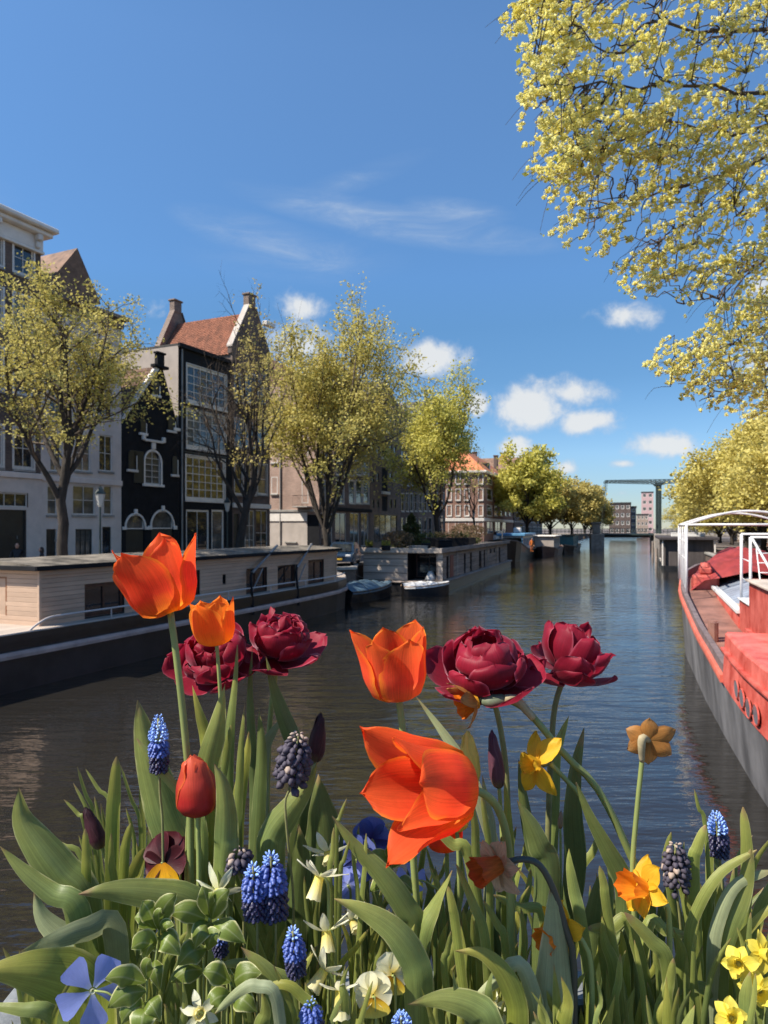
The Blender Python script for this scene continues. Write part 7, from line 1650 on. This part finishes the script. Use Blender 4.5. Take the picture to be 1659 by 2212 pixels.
# buds
GB = 'tulip buds'
t = plant('tulip_bud', 'pale yellow tulip bud right of the bowed orange tulip', 'bud', 1032, .66, GB); stem(t, [(1016, 1692), (1020, 1760), (1030, 1880)], .66, 11); bud(t, 1016, 1697, .66, (-.05, 0, 1), 120, 24, P_yel, 61)
leaf(t, [(1042, 1675), (1052, 1740), (1060, 1820)], .67, 26, M_leaf_p, tw=(20, 0))
t = plant('tulip_bud', 'slim purple tulip bud under the burgundy blooms at right', 'bud', 1085, .68, GB); stem(t, [(1078, 1698), (1082, 1760), (1086, 1880)], .68, 10); bud(t, 1078, 1702, .68, (-.13, 0, 1), 128, 17, P_pur, 62)
leaf(t, [(1090, 1690), (1096, 1750), (1098, 1850)], .67, 28, M_leaf_y, tw=(10, 30))
t = plant('tulip_bud', 'dark maroon tulip bud behind the withered hyacinth', 'bud', 672, .74, GB); stem(t, [(680, 1642), (676, 1720), (672, 1850)], .74, 9); bud(t, 680, 1646, .74, (.12, 0, 1), 108, 19, P_dpur, 63)
t = plant('tulip_bud', 'dark maroon tulip bud at the far left among narrow leaves', 'bud', 246, .66, GB); stem(t, [(220, 1828), (232, 1870), (246, 1960)], .66, 9); bud(t, 219, 1832, .66, (-.40, 0, 1), 96, 18, P_dpur, 64)
t = plant('tulip_bud', 'tiny pink-tipped tulip bud right of the purple one', 'bud', 1212, .70, GB); stem(t, [(1210, 1788), (1211, 1850)], .70, 6); bud(t, 1210, 1790, .70, (.05, 0, 1), 40, 6, P_tan, 65)
# burgundy double tulips
GD = 'burgundy double tulips'
t = plant('double_tulip', 'burgundy double tulip behind the small pale orange tulip', 'tulip', 500, .73, GD); stem(t, [(477, 1448), (486, 1580), (500, 1750)], .73, 12); double_head(t, 476, 1438, .73, (-.22, -.55, .82), 74, P_bur, 71, roll=.3, hk=.95, open_=1.1)
t = plant('double_tulip', 'frilled burgundy double tulip, right one of the left pair', 'tulip', 575, .75, GD); stem(t, [(602, 1418), (586, 1530), (578, 1700)], .75, 13); double_head(t, 604, 1408, .75, (.16, -.34, .93), 66, P_bur, 72, roll=.8, hk=1.08, frill=.12, open_=1.2)
leaf(t, [(574, 1418), (590, 1480), (612, 1545), (640, 1620), (655, 1700)], .72, 40, M_leaf_d, tw=(-10, 20)); leaf(t, [(618, 1545), (590, 1580), (570, 1625), (565, 1720)], .74, 30, M_leaf_p, tw=(-30, 10))
t = plant('double_tulip', 'broad burgundy double tulip, largest bloom at the right of the middle', 'tulip', 1108, .70, GD); stem(t, [(1056, 1474), (1082, 1580), (1096, 1720)], .70, 14, M_stem_b); double_head(t, 1052, 1466, .70, (-.10, -.42, .90), 88, P_bur, 73, roll=.2, hk=1.0, open_=1.0, frill=.05)
t = plant('double_tulip', 'dark burgundy double tulip at the right end, opening upwards', 'tulip', 1178, .73, GD); stem(t, [(1220, 1456), (1198, 1530), (1190, 1640), (1184, 1800)], .73, 14, M_stem_b); double_head(t, 1222, 1448, .73, (.30, -.10, .95), 64, P_bur, 74, roll=.9, hk=1.35, open_=2.1, frill=.09)
leaf(t, [(1229, 1546), (1212, 1590), (1198, 1640), (1194, 1740)], .74, 30, tw=(20, 0)); leaf(t, [(1262, 1573), (1243, 1660), (1238, 1760), (1242, 1870)], .71, 48, M_leaf_d, tw=(10, 25))
leaf(t, [(899, 1505, .74), (950, 1573, .73), (996, 1643, .72), (1040, 1740, .71)], .72, 28, M_leaf_p, tw=(10, 0))
# tulip plants seen only by their leaves
def leafy(label, u, Y, leaves, name='tulip_plant', grp='leafy tulip plants without bloom'):
    t = plant(name, label, 'plant', u, Y, grp)
    for l in leaves: leaf(t, l[0], l[1], l[2], **(l[3] if len(l) > 3 else {}))
    return t
leafy('tulip plant with broad leaves spreading over the left end of the planter', 190, .62, [
    ([(41, 1702), (48, 1768), (84, 1825), (134, 1888), (178, 1950)], .60, 82, dict(tw=(15, -10), fold=.55, wave=.1)), ([(0, 1828), (50, 1880), (112, 1930), (172, 1970)], .57, 46, dict(tw=(10, 0), fold=.3)),
    ([(73, 1926), (95, 1985), (150, 2036), (190, 2080)], .60, 62, dict(m=M_leaf_p, tw=(-20, 10))), ([(40, 2058, .54), (118, 2030, .55), (187, 2008, .565), (246, 2004, .58)], .57, 56, dict(m=M_leaf_p, tw=(35, 10), fold=.2)),
    ([(170, 1932, .54), (238, 1924, .55), (323, 1930, .56), (410, 1950, .57), (440, 2010, .58)], .56, 74, dict(tw=(-10, 5), fold=.4)), ([(-40, 2100, .50), (30, 2096, .51), (100, 2100, .52), (160, 2120, .535), (190, 2180, .54)], .53, 118, dict(m=M_leaf_y, tw=(-10, 15), fold=.35)),
    ([(-60, 2170, .5), (40, 2180, .5), (120, 2200, .51)], .50, 34, dict(tw=(10, 0)))])
leafy('tulip plant with one great upright leaf behind the blue and black hyacinth', 400, .67, [([(298, 1512), (312, 1590), (338, 1690), (372, 1790), (418, 1890)], .655, 92, dict(tw=(-5, 15), fold=.45, wave=.1)), ([(295, 1595), (338, 1655), (394, 1716), (424, 1752), (440, 1820)], .60, 22, dict(prof=STRAP, tw=(30, 10)))])
leafy('tulip plant with upright leaves at the left of the withered hyacinth', 520, .68, [([(537, 1580), (534, 1628), (520, 1703), (512, 1790)], .66, 32, dict(m=M_leaf_y, tw=(30, 10))), ([(529, 1517), (521, 1613), (515, 1733), (512, 1830)], .65, 24, dict(tw=(15, 30))), ([(545, 1400), (540, 1500), (545, 1620), (550, 1740)], .72, 24, dict(m=M_leaf_d, tw=(30, 0))), ([(560, 1530), (565, 1620), (560, 1740)], .70, 34, dict(m=M_leaf_d, tw=(10, 30)))])
leafy('tulip plant with folded broad leaves behind the withered hyacinth', 620, .66, [([(685, 1646), (660, 1702), (626, 1750), (592, 1800), (585, 1860)], .62, 66, dict(tw=(25, -10), fold=.6)), ([(688, 1672), (694, 1740), (700, 1810), (690, 1900)], .70, 92, dict(m=M_leaf_d, tw=(-10, 10))), ([(645, 1780), (650, 1850), (640, 1930)], .66, 60, dict(m=M_leaf_d, tw=(20, 0)))])
leafy('tulip plant with two long arching leaves in the middle of the planter', 900, .58, [([(717, 1763), (768, 1829), (826, 1889), (877, 1963), (897, 2020)], .58, 54, dict(tw=(-15, 10), fold=.4)), ([(722, 1942), (784, 1966), (848, 2008), (894, 2075), (905, 2150)], .53, 66, dict(tw=(-20, 10), fold=.35))])
leafy('tulip plant with a broad half-lit leaf low at the right of the middle', 1190, .54, [([(1192, 1905), (1196, 2020), (1196, 2135), (1189, 2230)], .53, 92, dict(m=M_leaf_p, tw=(-15, -5), fold=.6)), ([(983, 2054), (1041, 2060), (1086, 2101), (1114, 2165), (1120, 2240)], .51, 50, dict(m=M_leaf_y, tw=(20, -10))), ([(880, 2170), (960, 2158), (1030, 2180), (1060, 2230)], .50, 70, dict(tw=(20, 10))), ([(1000, 2185), (1060, 2130), (1130, 2090)], .52, 34, dict(m=M_leaf_p, tw=(0, 20)))])
leafy('tulip plant with a broad dark leaf leaning over the water at right', 1330, .64, [([(1244, 1690), (1272, 1760), (1310, 1830), (1345, 1900), (1352, 1980)], .63, 46, dict(m=M_leaf_d, tw=(10, 25))), ([(1229, 1833), (1231, 1869), (1241, 1930), (1256, 2000)], .58, 28, dict(tw=(20, 10))), ([(1120, 1640), (1130, 1720), (1150, 1830)], .70, 30, dict(m=M_leaf_d)), ([(1298, 1880), (1285, 1950), (1275, 2050)], .66, 44, dict(m=M_leaf_d, tw=(20, 0)))])
leafy('tulip plant low in front with a broad leaf at the middle bottom', 560, .52, [([(520, 2046), (565, 2088), (598, 2140), (610, 2220)], .52, 56, dict(tw=(20, -5))), ([(470, 2088), (520, 2080), (580, 2096), (640, 2150)], .54, 22, dict(prof=STRAP)), ([(555, 2145), (610, 2126), (650, 2150), (690, 2220)], .50, 22, dict(m=M_leaf_y, prof=STRAP)), ([(464, 2190), (520, 2140), (556, 2130), (600, 2170)], .49, 26, dict(prof=STRAP, m=M_leaf_p))])
# narrow-leaved clumps
def tuft(label, u, Y, tips, wpx=11, m=None, grp='tufts of narrow narcissus leaves', name='narcissus_clump'):
    t = plant(name, label, 'plant', u, Y, grp)
    for (a, b, c, d_, *w) in tips:
        mid = ((a * .45 + c * .55) + rnd.uniform(-6, 6), (b * .5 + d_ * .5)); leaf(t, [(a, b), mid, (c, d_)], Y + rnd.uniform(-.03, .03), w[0] if w else wpx, m or M_strap, tw=(rnd.uniform(-30, 30), rnd.uniform(-30, 30)), prof=STRAP, fold=.3, wave=.02)
    return t
tuft('tuft of slim upright leaves left of the great tulip leaf', 255, .70, [(167, 1656, 206, 1775), (185, 1661, 240, 1750), (158, 1691, 200, 1800), (138, 1727, 184, 1790), (260, 1652, 304, 1795), (301, 1705, 309, 1835, 13), (314, 1698, 332, 1770), (204, 1720, 226, 1810), (85, 1799, 178, 1856, 13), (170, 1805, 200, 1880), (272, 1745, 290, 1850), (295, 1820, 300, 1890), (190, 1795, 215, 1900), (218, 1735, 240, 1850), (340, 1720, 336, 1830)], 9)
tuft('pair of bright pointed leaves in the tuft at the left', 240, .62, [(252, 1634, 243, 1790, 30), (184, 1790, 188, 1920, 22), (283, 1778, 268, 1870, 22), (312, 1832, 280, 1930, 34), (240, 1800, 248, 1930, 16)], 20, M_leaf_y)
tuft('narrow leaves and stalks around the white narcissus at the middle', 740, .60, [(749, 1725, 727, 1810), (721, 1787, 712, 1900, 13), (759, 1785, 773, 1950), (791, 1800, 781, 1950, 12), (474, 1889, 515, 1945, 18), (512, 1937, 562, 2000, 18), (755, 1815, 735, 1900), (700, 1970, 716, 2060), (690, 2040, 640, 2120, 16), (650, 2080, 690, 2200, 14), (800, 1985, 830, 2100, 14)], 10)
tuft('long narrow leaves between the bowed tulip stem and the rust daffodil', 1060, .56, [(985, 1866, 1049, 2040, 22), (1044, 1945, 1092, 2050, 18), (1066, 1933, 1175, 1988, 22), (937, 1788, 1015, 1858, 26), (1012, 1710, 1028, 1850, 20), (968, 1915, 985, 2010, 22), (1125, 1960, 1130, 2080), (1040, 1715, 1056, 1850, 16), (1000, 1960, 1015, 2080, 16), (975, 2010, 960, 2100, 16), (1058, 2080, 1080, 2180, 18), (1130, 2090, 1145, 2200, 22)], 15)
tuft('narrow leaves at the right under the yellow daffodil', 1420, .58, [(1349, 1971, 1443, 2090, 32), (1267, 2006, 1360, 2000, 26), (1490, 2022, 1400, 2000, 28), (1308, 1955, 1300, 2060, 16), (1370, 2030, 1394, 2190, 14), (1340, 2060, 1330, 2180, 16), (1440, 2100, 1420, 2200, 18), (1295, 1870, 1310, 1960, 20), (1415, 2030, 1425, 2120, 16), (1455, 2070, 1440, 2170, 22)], 18)
tuft('leaves around the blue and black hyacinth at the right edge', 1540, .64, [(1500, 1704, 1524, 1790, 9), (1524, 1782, 1498, 1880, 26), (1531, 1795, 1533, 1880, 18), (1605, 1743, 1612, 1920, 28), (1508, 1899, 1530, 2060, 20), (1521, 2062, 1495, 2160, 42), (1450, 1797, 1440, 1880, 16), (1560, 1870, 1520, 1990, 30), (1480, 1930, 1500, 2050, 20), (1475, 1870, 1482, 1960, 12)], 18, M_strap)
tt = tuft('arching pale leaves bending in from the right edge', 1560, .60, [], 20)
for pts, wd, m in (([(1635, 1836), (1553, 1889), (1500, 1980), (1490, 2060)], 24, M_strap), ([(1668, 1880), (1590, 1912), (1550, 1997), (1540, 2090)], 28, M_leaf_p), ([(1622, 1834), (1606, 1932), (1573, 2013), (1553, 2110)], 40, M_leaf), ([(1690, 1935), (1615, 2010), (1582, 2071), (1570, 2150)], 22, M_leaf_y), ([(1650, 2090), (1600, 2120), (1570, 2180)], 24, M_leaf), ([(1440, 2150), (1500, 2130), (1550, 2170)], 26, M_leaf)): leaf(tt, pts, .60, wd, m, prof=STRAP, fold=.25)
# understorey: low tufts that close the planter
rf = random.Random(77); nth = {}
ORD = 'first second third fourth fifth sixth seventh eighth ninth tenth eleventh twelfth thirteenth fourteenth fifteenth sixteenth'.split()
for row, (Yf, v_lo, v_hi, n_t) in enumerate(((.76, 1780, 1960, 16), (.68, 1860, 2060, 16), (.60, 1960, 2140, 15), (.53, 2080, 2200, 12))):
    for i in range(n_t):
        u = 60 + (1640 - 60) * (i + rf.uniform(.1, .9)) / n_t
        if row == 0 and u < 200: continue
        if row == 0 and 1250 < u < 1420: v_lo2 = v_lo + 120
        else: v_lo2 = v_lo
        if u < 150: v_lo2 = max(v_lo2, 2030)
        nth[row] = nth.get(row, 0) + 1; t = plant('narcissus_clump', '%s low tuft of green leaves from the left in the %s row of the planter' % (ORD[nth[row] - 1], ('backmost', 'second', 'third', 'front')[row]), 'plant', u, Yf, 'low leaf tufts between the flowers')
        for k in range(rf.randint(9, 13)):
            a = u + rf.gauss(0, 46); b = rf.uniform(v_lo2, v_hi + 40); c = u + (a - u) * .45; d_ = b + rf.uniform(90, 150); wd = rf.choice((9, 11, 13, 16, 22, 30)) * (.62 / Yf)
            if a < 110 and b < 2040: continue
            leaf(t, [(a, b), ((a + c) / 2 + rf.gauss(0, 8), (b + d_) / 2 - 6), (c, d_)], Yf + rf.uniform(-.03, .03), wd, rf.choice((M_strap, M_strap, M_leaf, M_leaf_d, M_leaf_y)), tw=(rf.uniform(-50, 50), rf.uniform(-50, 50)), prof=STRAP if wd < 18 else LANCE, fold=.3, wave=.04)
# grape hyacinths
muscari('grape hyacinth, light blue above and black below, at the left', 342, 1546, 344, 1662, .60, 38, 1, .45, nrow=13, stem_pts=[(346, 1720), (352, 1820)])
muscari('withered violet-black grape hyacinth in the middle left', 645, 1580, 626, 1700, .60, 66, 2, .2, (M_mus_t, M_mus_w, M_mus_w), nrow=10, stem_pts=[(616, 1740), (626, 1860), (634, 1960)], dry=True)
muscari('left one of the twin deep blue grape hyacinths', 546, 1866, 552, 1976, .545, 48, 3, .22, nrow=10, stem_pts=[(556, 2020)])
muscari('right one of the twin deep blue grape hyacinths', 584, 1842, 594, 1974, .55, 54, 4, .18, nrow=12, stem_pts=[(596, 2020)])
muscari('small dusky blue grape hyacinth left of the twin ones', 474, 1990, 478, 2058, .56, 32, 5, .16, nrow=9, stem_pts=[(480, 2120)])
muscari('blue grape hyacinth low at the middle', 632, 2004, 640, 2100, .52, 42, 6, .2, nrow=10, stem_pts=[(648, 2160)])
muscari('blue grape hyacinth cut by the bottom edge at the middle left', 668, 2158, 678, 2230, .50, 44, 7, .2, nrow=9, stem_pts=[(684, 2280)])
muscari('blue grape hyacinth tip at the bottom edge, left of the broad leaf', 866, 2188, 870, 2250, .49, 40, 8, .4, nrow=8, stem_pts=[(874, 2290)])
muscari('grape hyacinth, light blue above and black below, near the right edge', 1546, 1756, 1554, 1842, .66, 40, 9, .48, (M_mus_l, M_mus_d, M_mus_d), nrow=11, stem_pts=[(1560, 1920), (1562, 2020)])
muscari('withered brown-violet grape hyacinth near the right edge', 1458, 1818, 1462, 1924, .64, 52, 10, .15, (M_mus_t, M_mus_w, M_mus_w), nrow=8, stem_pts=[(1468, 1980), (1472, 2050)], dry=True)
muscari('small withered grape hyacinth above the twin blue ones', 518, 1828, 514, 1880, .57, 52, 11, .2, (M_mus_t, M_mus_w, M_mus_w), nrow=5, stem_pts=[(526, 1960)], dry=True)
# daffodils
GN = 'daffodils'
t = plant('daffodil', 'amber daffodil seen from behind over the water at the right', 'daffodil', 1392, .60, GN); stem(t, [(1388, 1592), (1387, 1640), (1377, 1740), (1366, 1880), (1372, 2020)], .60, 12); daffodil_head(t, 1403, 1600, .60, (.16, .95, .10), 58, 42, 0, 0, P_wilt, P_wcor, 1, roll=.5, rise=-.10, bend=.12, crumple=.03, neck=False)
mb = MB(); org = Vector(t.location); mb.tube([q - org for q in spline([P(1387, 1646, .60), P(1386, 1615, .598), P(1388, 1594, .597), P(1402, 1600, .602)], 12)], [(5.5 + 3.5 * math.sin(i / 11 * 3.0)) * .6 / FPX for i in range(12)], 8); mb.build('papery_sheath', M_mus_t if False else mat('dry_sheath', (.34, .28, .16), rough=.8, var=.25, scale=80), t, smooth=True)
t = plant('daffodil', 'orange-yellow fading daffodil beside the purple bud', 'daffodil', 1290, .66, GN); stem(t, [(1190, 1650), (1222, 1684), (1250, 1716), (1285, 1790), (1320, 1900)], .66, 12); daffodil_head(t, 1160, 1650, .66, (-.75, -.5, .15), 68, 46, 20, 30, P_daf, P_daf, 2, roll=.9, rise=.1, bend=-.4, crumple=.04, n=5)
t = plant('daffodil', 'wilted orange daffodil hanging under the broad burgundy tulip', 'daffodil', 1400, .67, GN); stem(t, [(1052, 1512), (1085, 1508), (1120, 1522), (1151, 1548), (1221, 1632), (1279, 1688), (1322, 1760), (1357, 1838), (1392, 1930)], .67, 17); daffodil_head(t, 1030, 1514, .67, (-.9, -.25, -.25), 62, 40, 26, 42, P_wilt, P_cor, 3, roll=.2, rise=.5, bend=.3, crumple=.05, n=4)
mb = MB(); org = Vector(t.location); mb.tube([P(1040, 1514, .667) - org, P(1060, 1516, .667) - org, P(1085, 1512, .668) - org, P(1100, 1515, .668) - org], [7 * .67 / FPX, 15 * .67 / FPX, 13 * .67 / FPX, 8 * .67 / FPX], 10); mb.build('seed_pod', mat('grey_green_pod', (.14, .17, .10), rough=.6, var=.2, scale=60), t, smooth=True)
mb = MB(); mb.tube([q - org for q in spline([P(1090, 1508, .664), P(1118, 1514, .664), P(1140, 1538, .666), P(1152, 1552, .667)], 9)], [8 * .67 / FPX, 10 * .67 / FPX, 11 * .67 / FPX, 10 * .67 / FPX, 9 * .67 / FPX, 9 * .67 / FPX, 8 * .67 / FPX, 8 * .67 / FPX, 7 * .67 / FPX], 7); mb.build('papery_sheath', MATS['dry_sheath'], t, smooth=True)
t = plant('daffodil', 'withered rust-brown daffodil in front of the bowed tulip stem', 'daffodil', 1230, .53, GN); stem(t, [(1098, 1862), (1130, 1856), (1165, 1868), (1195, 1920), (1220, 2000), (1240, 2100)], .53, 16, mat('dark_stem', (.05, .055, .04), rough=.5)); daffodil_head(t, 1078, 1868, .53, (-.85, -.45, -.05), 66, 52, 30, 62, P_tan, P_wcor, 4, roll=.4, rise=.25, bend=-.2, crumple=.06, n=6)
t = plant('daffodil', 'yellow daffodil with orange cup at the right', 'daffodil', 1440, .58, GN); stem(t, [(1400, 1925), (1430, 1950), (1446, 2000)], .58, 13); daffodil_head(t, 1388, 1918, .58, (-.72, -.30, .28), 66, 50, 30, 50, P_daf, P_cor, 5, roll=.3, rise=.05, bend=-.15, crumple=.03)
t = plant('daffodil', 'orange trumpet daffodil low at the right of the middle', 'daffodil', 1275, .54, GN); stem(t, [(1232, 2010), (1262, 2040), (1278, 2120)], .54, 13); daffodil_head(t, 1212, 2012, .54, (-.80, -.50, -.12), 64, 46, 28, 56, P_daf, P_cor, 6, roll=.7, rise=-.1, bend=.1, crumple=.05, n=5)
for i, (u, v, Y, ax, L_, lab) in enumerate(((1596, 2082, .56, (-.5, -.6, .3), 40, 'lemon yellow daffodil at the bottom right, left one of the bunch'), (1648, 2060, .57, (.2, -.8, .3), 42, 'lemon yellow daffodil at the bottom right, on the frame edge'), (1640, 2140, .55, (-.1, -.9, .1), 40, 'lemon yellow daffodil at the bottom right, lower one of the bunch'), (1580, 2200, .52, (-.1, -.7, .6), 42, 'lemon yellow daffodil cut by the bottom edge at the right'))):
    t = plant('daffodil', lab, 'daffodil', u + 14, Y, GN); stem(t, [(u + 10, v + 14), (u + 16, v + 60)], Y, 10); daffodil_head(t, u, v, Y, ax, L_, 30, 17, 30, P_lem2, P_lem2, 20 + i, roll=i * .4, rise=-.05, bend=-.1, crumple=.02)
# cream narcissi
GC = 'small cream narcissi'
for i, (u, v, Y, ax, L_, cr, ch, lab) in enumerate(((690, 1894, .555, (-.25, -.45, -.85), 62, 16, 46, 'cream narcissus with long trumpet hanging at the middle'), (705, 2012, .55, (.1, -.5, -.8), 58, 16, 40, 'cream narcissus with swept-back petals below the hanging one'), (700, 2096, .525, (-.5, -.5, -.6), 56, 17, 44, 'cream narcissus half withered near the bottom middle'), (736, 2140, .51, (.05, -.45, -.9), 52, 19, 52, 'cream trumpet narcissus at the bottom middle'),
                                            (472, 1926, .56, (-.1, -.85, -.3), 58, 15, 24, 'cream star narcissus above the variegated leaves'), (448, 1812, .64, (-.8, -.4, .1), 44, 12, 20, 'cream narcissus half hidden behind the red tulip leaf'), (708, 1842, .63, (.1, -.6, -.5), 50, 13, 24, 'cream narcissus behind the hanging one'), (760, 1990, .60, (.4, -.6, -.4), 44, 12, 24, 'small cream narcissus right of the middle pair'), (430, 2190, .50, (.2, -.7, .5), 46, 14, 22, 'withered cream narcissus at the bottom left'), (1065, 2180, .52, (-.2, -.6, .6), 44, 12, 20, 'small white narcissus at the bottom right of the middle'))):
    t = plant('narcissus', lab, 'narcissus', u + 18, Y, GC); stem(t, [(u + 2, v - 6), (u + 14, v + 8), (u + 20, v + 70)], Y, 8); daffodil_head(t, u, v, Y, ax, L_, 20, cr, ch, P_cream, P_lem, 40 + i, roll=i * .5, rise=-.35, bend=-.05, crumple=.015, neck=False)
# pansies
GPn = 'pansies low in the planter'
def pansy(label, u, v, Y, ax, rpx, m_up, m_side, m_lip, seed, roll=0.0):
    t = plant('pansy', label, 'pansy', u + 8, Y, GPn); stem(t, [(u, v), (u + 6, v + 40)], Y, 7); k = Y / FPX; org = Vector(t.location); pr = [(0, .25), (.15, .6), (.4, .95), (.65, 1.05), (.85, .85), (.95, .55), (1, .15)]
    for (phi, L_, W_, m, dz, nm) in ((2.05, 1.0, .62, m_up, -.10, 'petal'), (1.09, 1.0, .62, m_up, -.16, 'petal'), (3.25, .88, .50, m_side, -.03, 'petal'), (-.10, .88, .50, m_side, -.06, 'petal'), (-1.57, .98, .72, m_lip, .04, 'lip')):
        M = axis_mat(P(u, v, Y), ax, roll) @ Matrix.Translation((0, 0, dz * rpx * k)); flat_petal(t, M, rpx * k * L_, rpx * k * W_, phi, m, org, .10, -.25, .22, pr, 0, nm, seed + int(phi * 10), .04, 9, 8, .02)
    return t
pansy('dark maroon pansy with a yellow face at the left', 350, 1862, .60, (-.4, -.85, .3), 62, P_pan, P_pan, P_pany, 5, .2)
pansy('very dark pansy behind the maroon one with the yellow face', 384, 1872, .63, (.25, -.9, .2), 58, P_pan, P_pan, P_pan, 8, .4)
pansy('cream pansy with lemon lip right of the bottom middle', 848, 2106, .525, (.15, -.95, .1), 44, P_panc, P_panc, P_panl, 9, -.2)
pansy('cream pansy with orange-marked lip at the bottom middle', 806, 2152, .515, (-.1, -.95, .2), 46, P_panc, P_panc, P_panl, 12, .15)
pansy('blue-violet pansy deep behind the cream narcissi', 768, 1856, .72, (0, -.9, .3), 50, P_panb, P_panb, P_panb, 14)
pansy('second blue-violet pansy under the bowed orange tulip', 805, 1815, .74, (.2, -.9, .2), 46, P_panb, P_panb, P_panb, 15, .5)
pansy('pale lilac pansy between the cream narcissi and the long leaf', 752, 1912, .66, (.1, -.9, .2), 36, P_vin, P_vin, P_vin, 16, .3)
# periwinkle with its variegated trailing leaves
def vinca_flower(label, u, v, Y, ax, rpx, seed, roll):
    t = plant('periwinkle', label, 'periwinkle', u + 60, Y, 'periwinkle flowers'); stem(t, [(u + 4, v), (u + 40, v + 10), (u + 64, v + 60)], Y, 5); k = Y / FPX; org = Vector(t.location); M = axis_mat(P(u, v, Y), ax, roll); rg = random.Random(seed)
    for i in range(5): flat_petal(t, M, rpx * k * rg.uniform(.92, 1.08), rpx * .40 * k, i * 1.2566, P_vin, org, .05, -.12, .1, [(0, .14), (.2, .30), (.45, .62), (.7, .95), (.9, 1.0), (1, .82)], .15, 'petal', seed + i, .10)
    corona(t, M, 2 * k, 6 * k, 3 * k, P_cream, org, 0, 'throat', 1)
vinca_flower('pale blue periwinkle flower with five petals at the bottom left', 200, 2140, .50, (.35, -.90, .15), 72, 3, 1.05)
vinca_flower('small pale periwinkle flower in the shade under the bowed tulip', 888, 1900, .66, (.3, -.9, .2), 36, 4, .2)
def vleaf(root, u, v, ang, Lpx, Wpx, Y, seed, tw=0):
    a = R(ang); b = P(u, v, Y); tip = P(u + Lpx * math.cos(a), v - Lpx * math.sin(a), Y - .012); md = b.lerp(tip, .5) + Vector((0, -.004, .006)); return ribbon('leaf', [b, md, tip], Wpx / 2 / FPX * Y, M_vleaf, root, Vector(root.location), [(0, .06), (.10, .40), (.28, .86), (.42, 1), (.60, .86), (.78, .52), (.91, .22), (1, .01)], .30, (tw + (seed * 37 % 70) - 35, tw + (seed * 53 % 60) - 30), 12, 8, .10, seed=seed)
def vinca(label, u, Y, st, leaves):
    t = plant('periwinkle_vine', label, 'vine', u, Y, 'variegated periwinkle vines'); stem(t, st, Y, 6, M_leaf_y if False else M_stem); 
    for i, l in enumerate(leaves): vleaf(t, l[0], l[1], l[2], l[3] * 1.1, l[4] * 1.02, l[5] if len(l) > 5 else Y, i + u, l[6] if len(l) > 6 else 0)
vinca('variegated periwinkle shoot with cream-edged leaves left of the twin hyacinths', 340, .535, [(345, 2000), (340, 2050), (332, 2110), (326, 2180)], [(342, 2004, 62, 78, 44), (338, 2006, 118, 62, 42), (336, 2008, 150, 48, 38), (345, 2010, 85, 44, 26), (340, 2026, -120, 52, 44), (344, 2024, -42, 56, 50), (338, 2040, -170, 50, 50, .53), (334, 2074, -80, 62, 34), (348, 2016, 30, 30, 26)])
vinca('variegated periwinkle shoot with round leaves at the right of the other shoot', 450, .545, [(452, 1980), (448, 2030), (440, 2100)], [(452, 1986, 172, 84, 48), (456, 1984, 105, 66, 40), (458, 1986, 60, 70, 44), (454, 1992, -120, 62, 46), (456, 1996, -30, 80, 46), (450, 1982, 80, 52, 26), (446, 2050, -150, 66, 54), (448, 2052, 55, 44, 40), (442, 2096, -160, 74, 46, .55), (440, 2098, -20, 70, 46, .55)])
vinca('variegated periwinkle shoot with big pale leaves beside the blue flower', 310, .505, [(318, 2112), (316, 2160), (312, 2220)], [(314, 2122, 175, 80, 50), (316, 2140, 205, 84, 52), (318, 2118, 80, 44, 30), (320, 2160, -60, 50, 44), (312, 2170, -140, 60, 50), (318, 2180, -100, 60, 56, .50)])
vinca('variegated periwinkle shoot deep under the bowed orange tulip', 850, .66, [(846, 1870), (848, 1920), (850, 1980)], [(846, 1876, 150, 56, 36), (848, 1874, 50, 50, 36), (846, 1900, -150, 50, 36), (850, 1904, -30, 52, 36), (846, 1866, 100, 40, 24)])
vinca('dark shaded periwinkle shoot at the bottom middle left', 500, .52, [(498, 2120), (500, 2170), (502, 2220)], [(498, 2122, 160, 60, 46), (500, 2126, 20, 64, 50), (500, 2150, -150, 60, 44), (502, 2156, -30, 56, 46)])
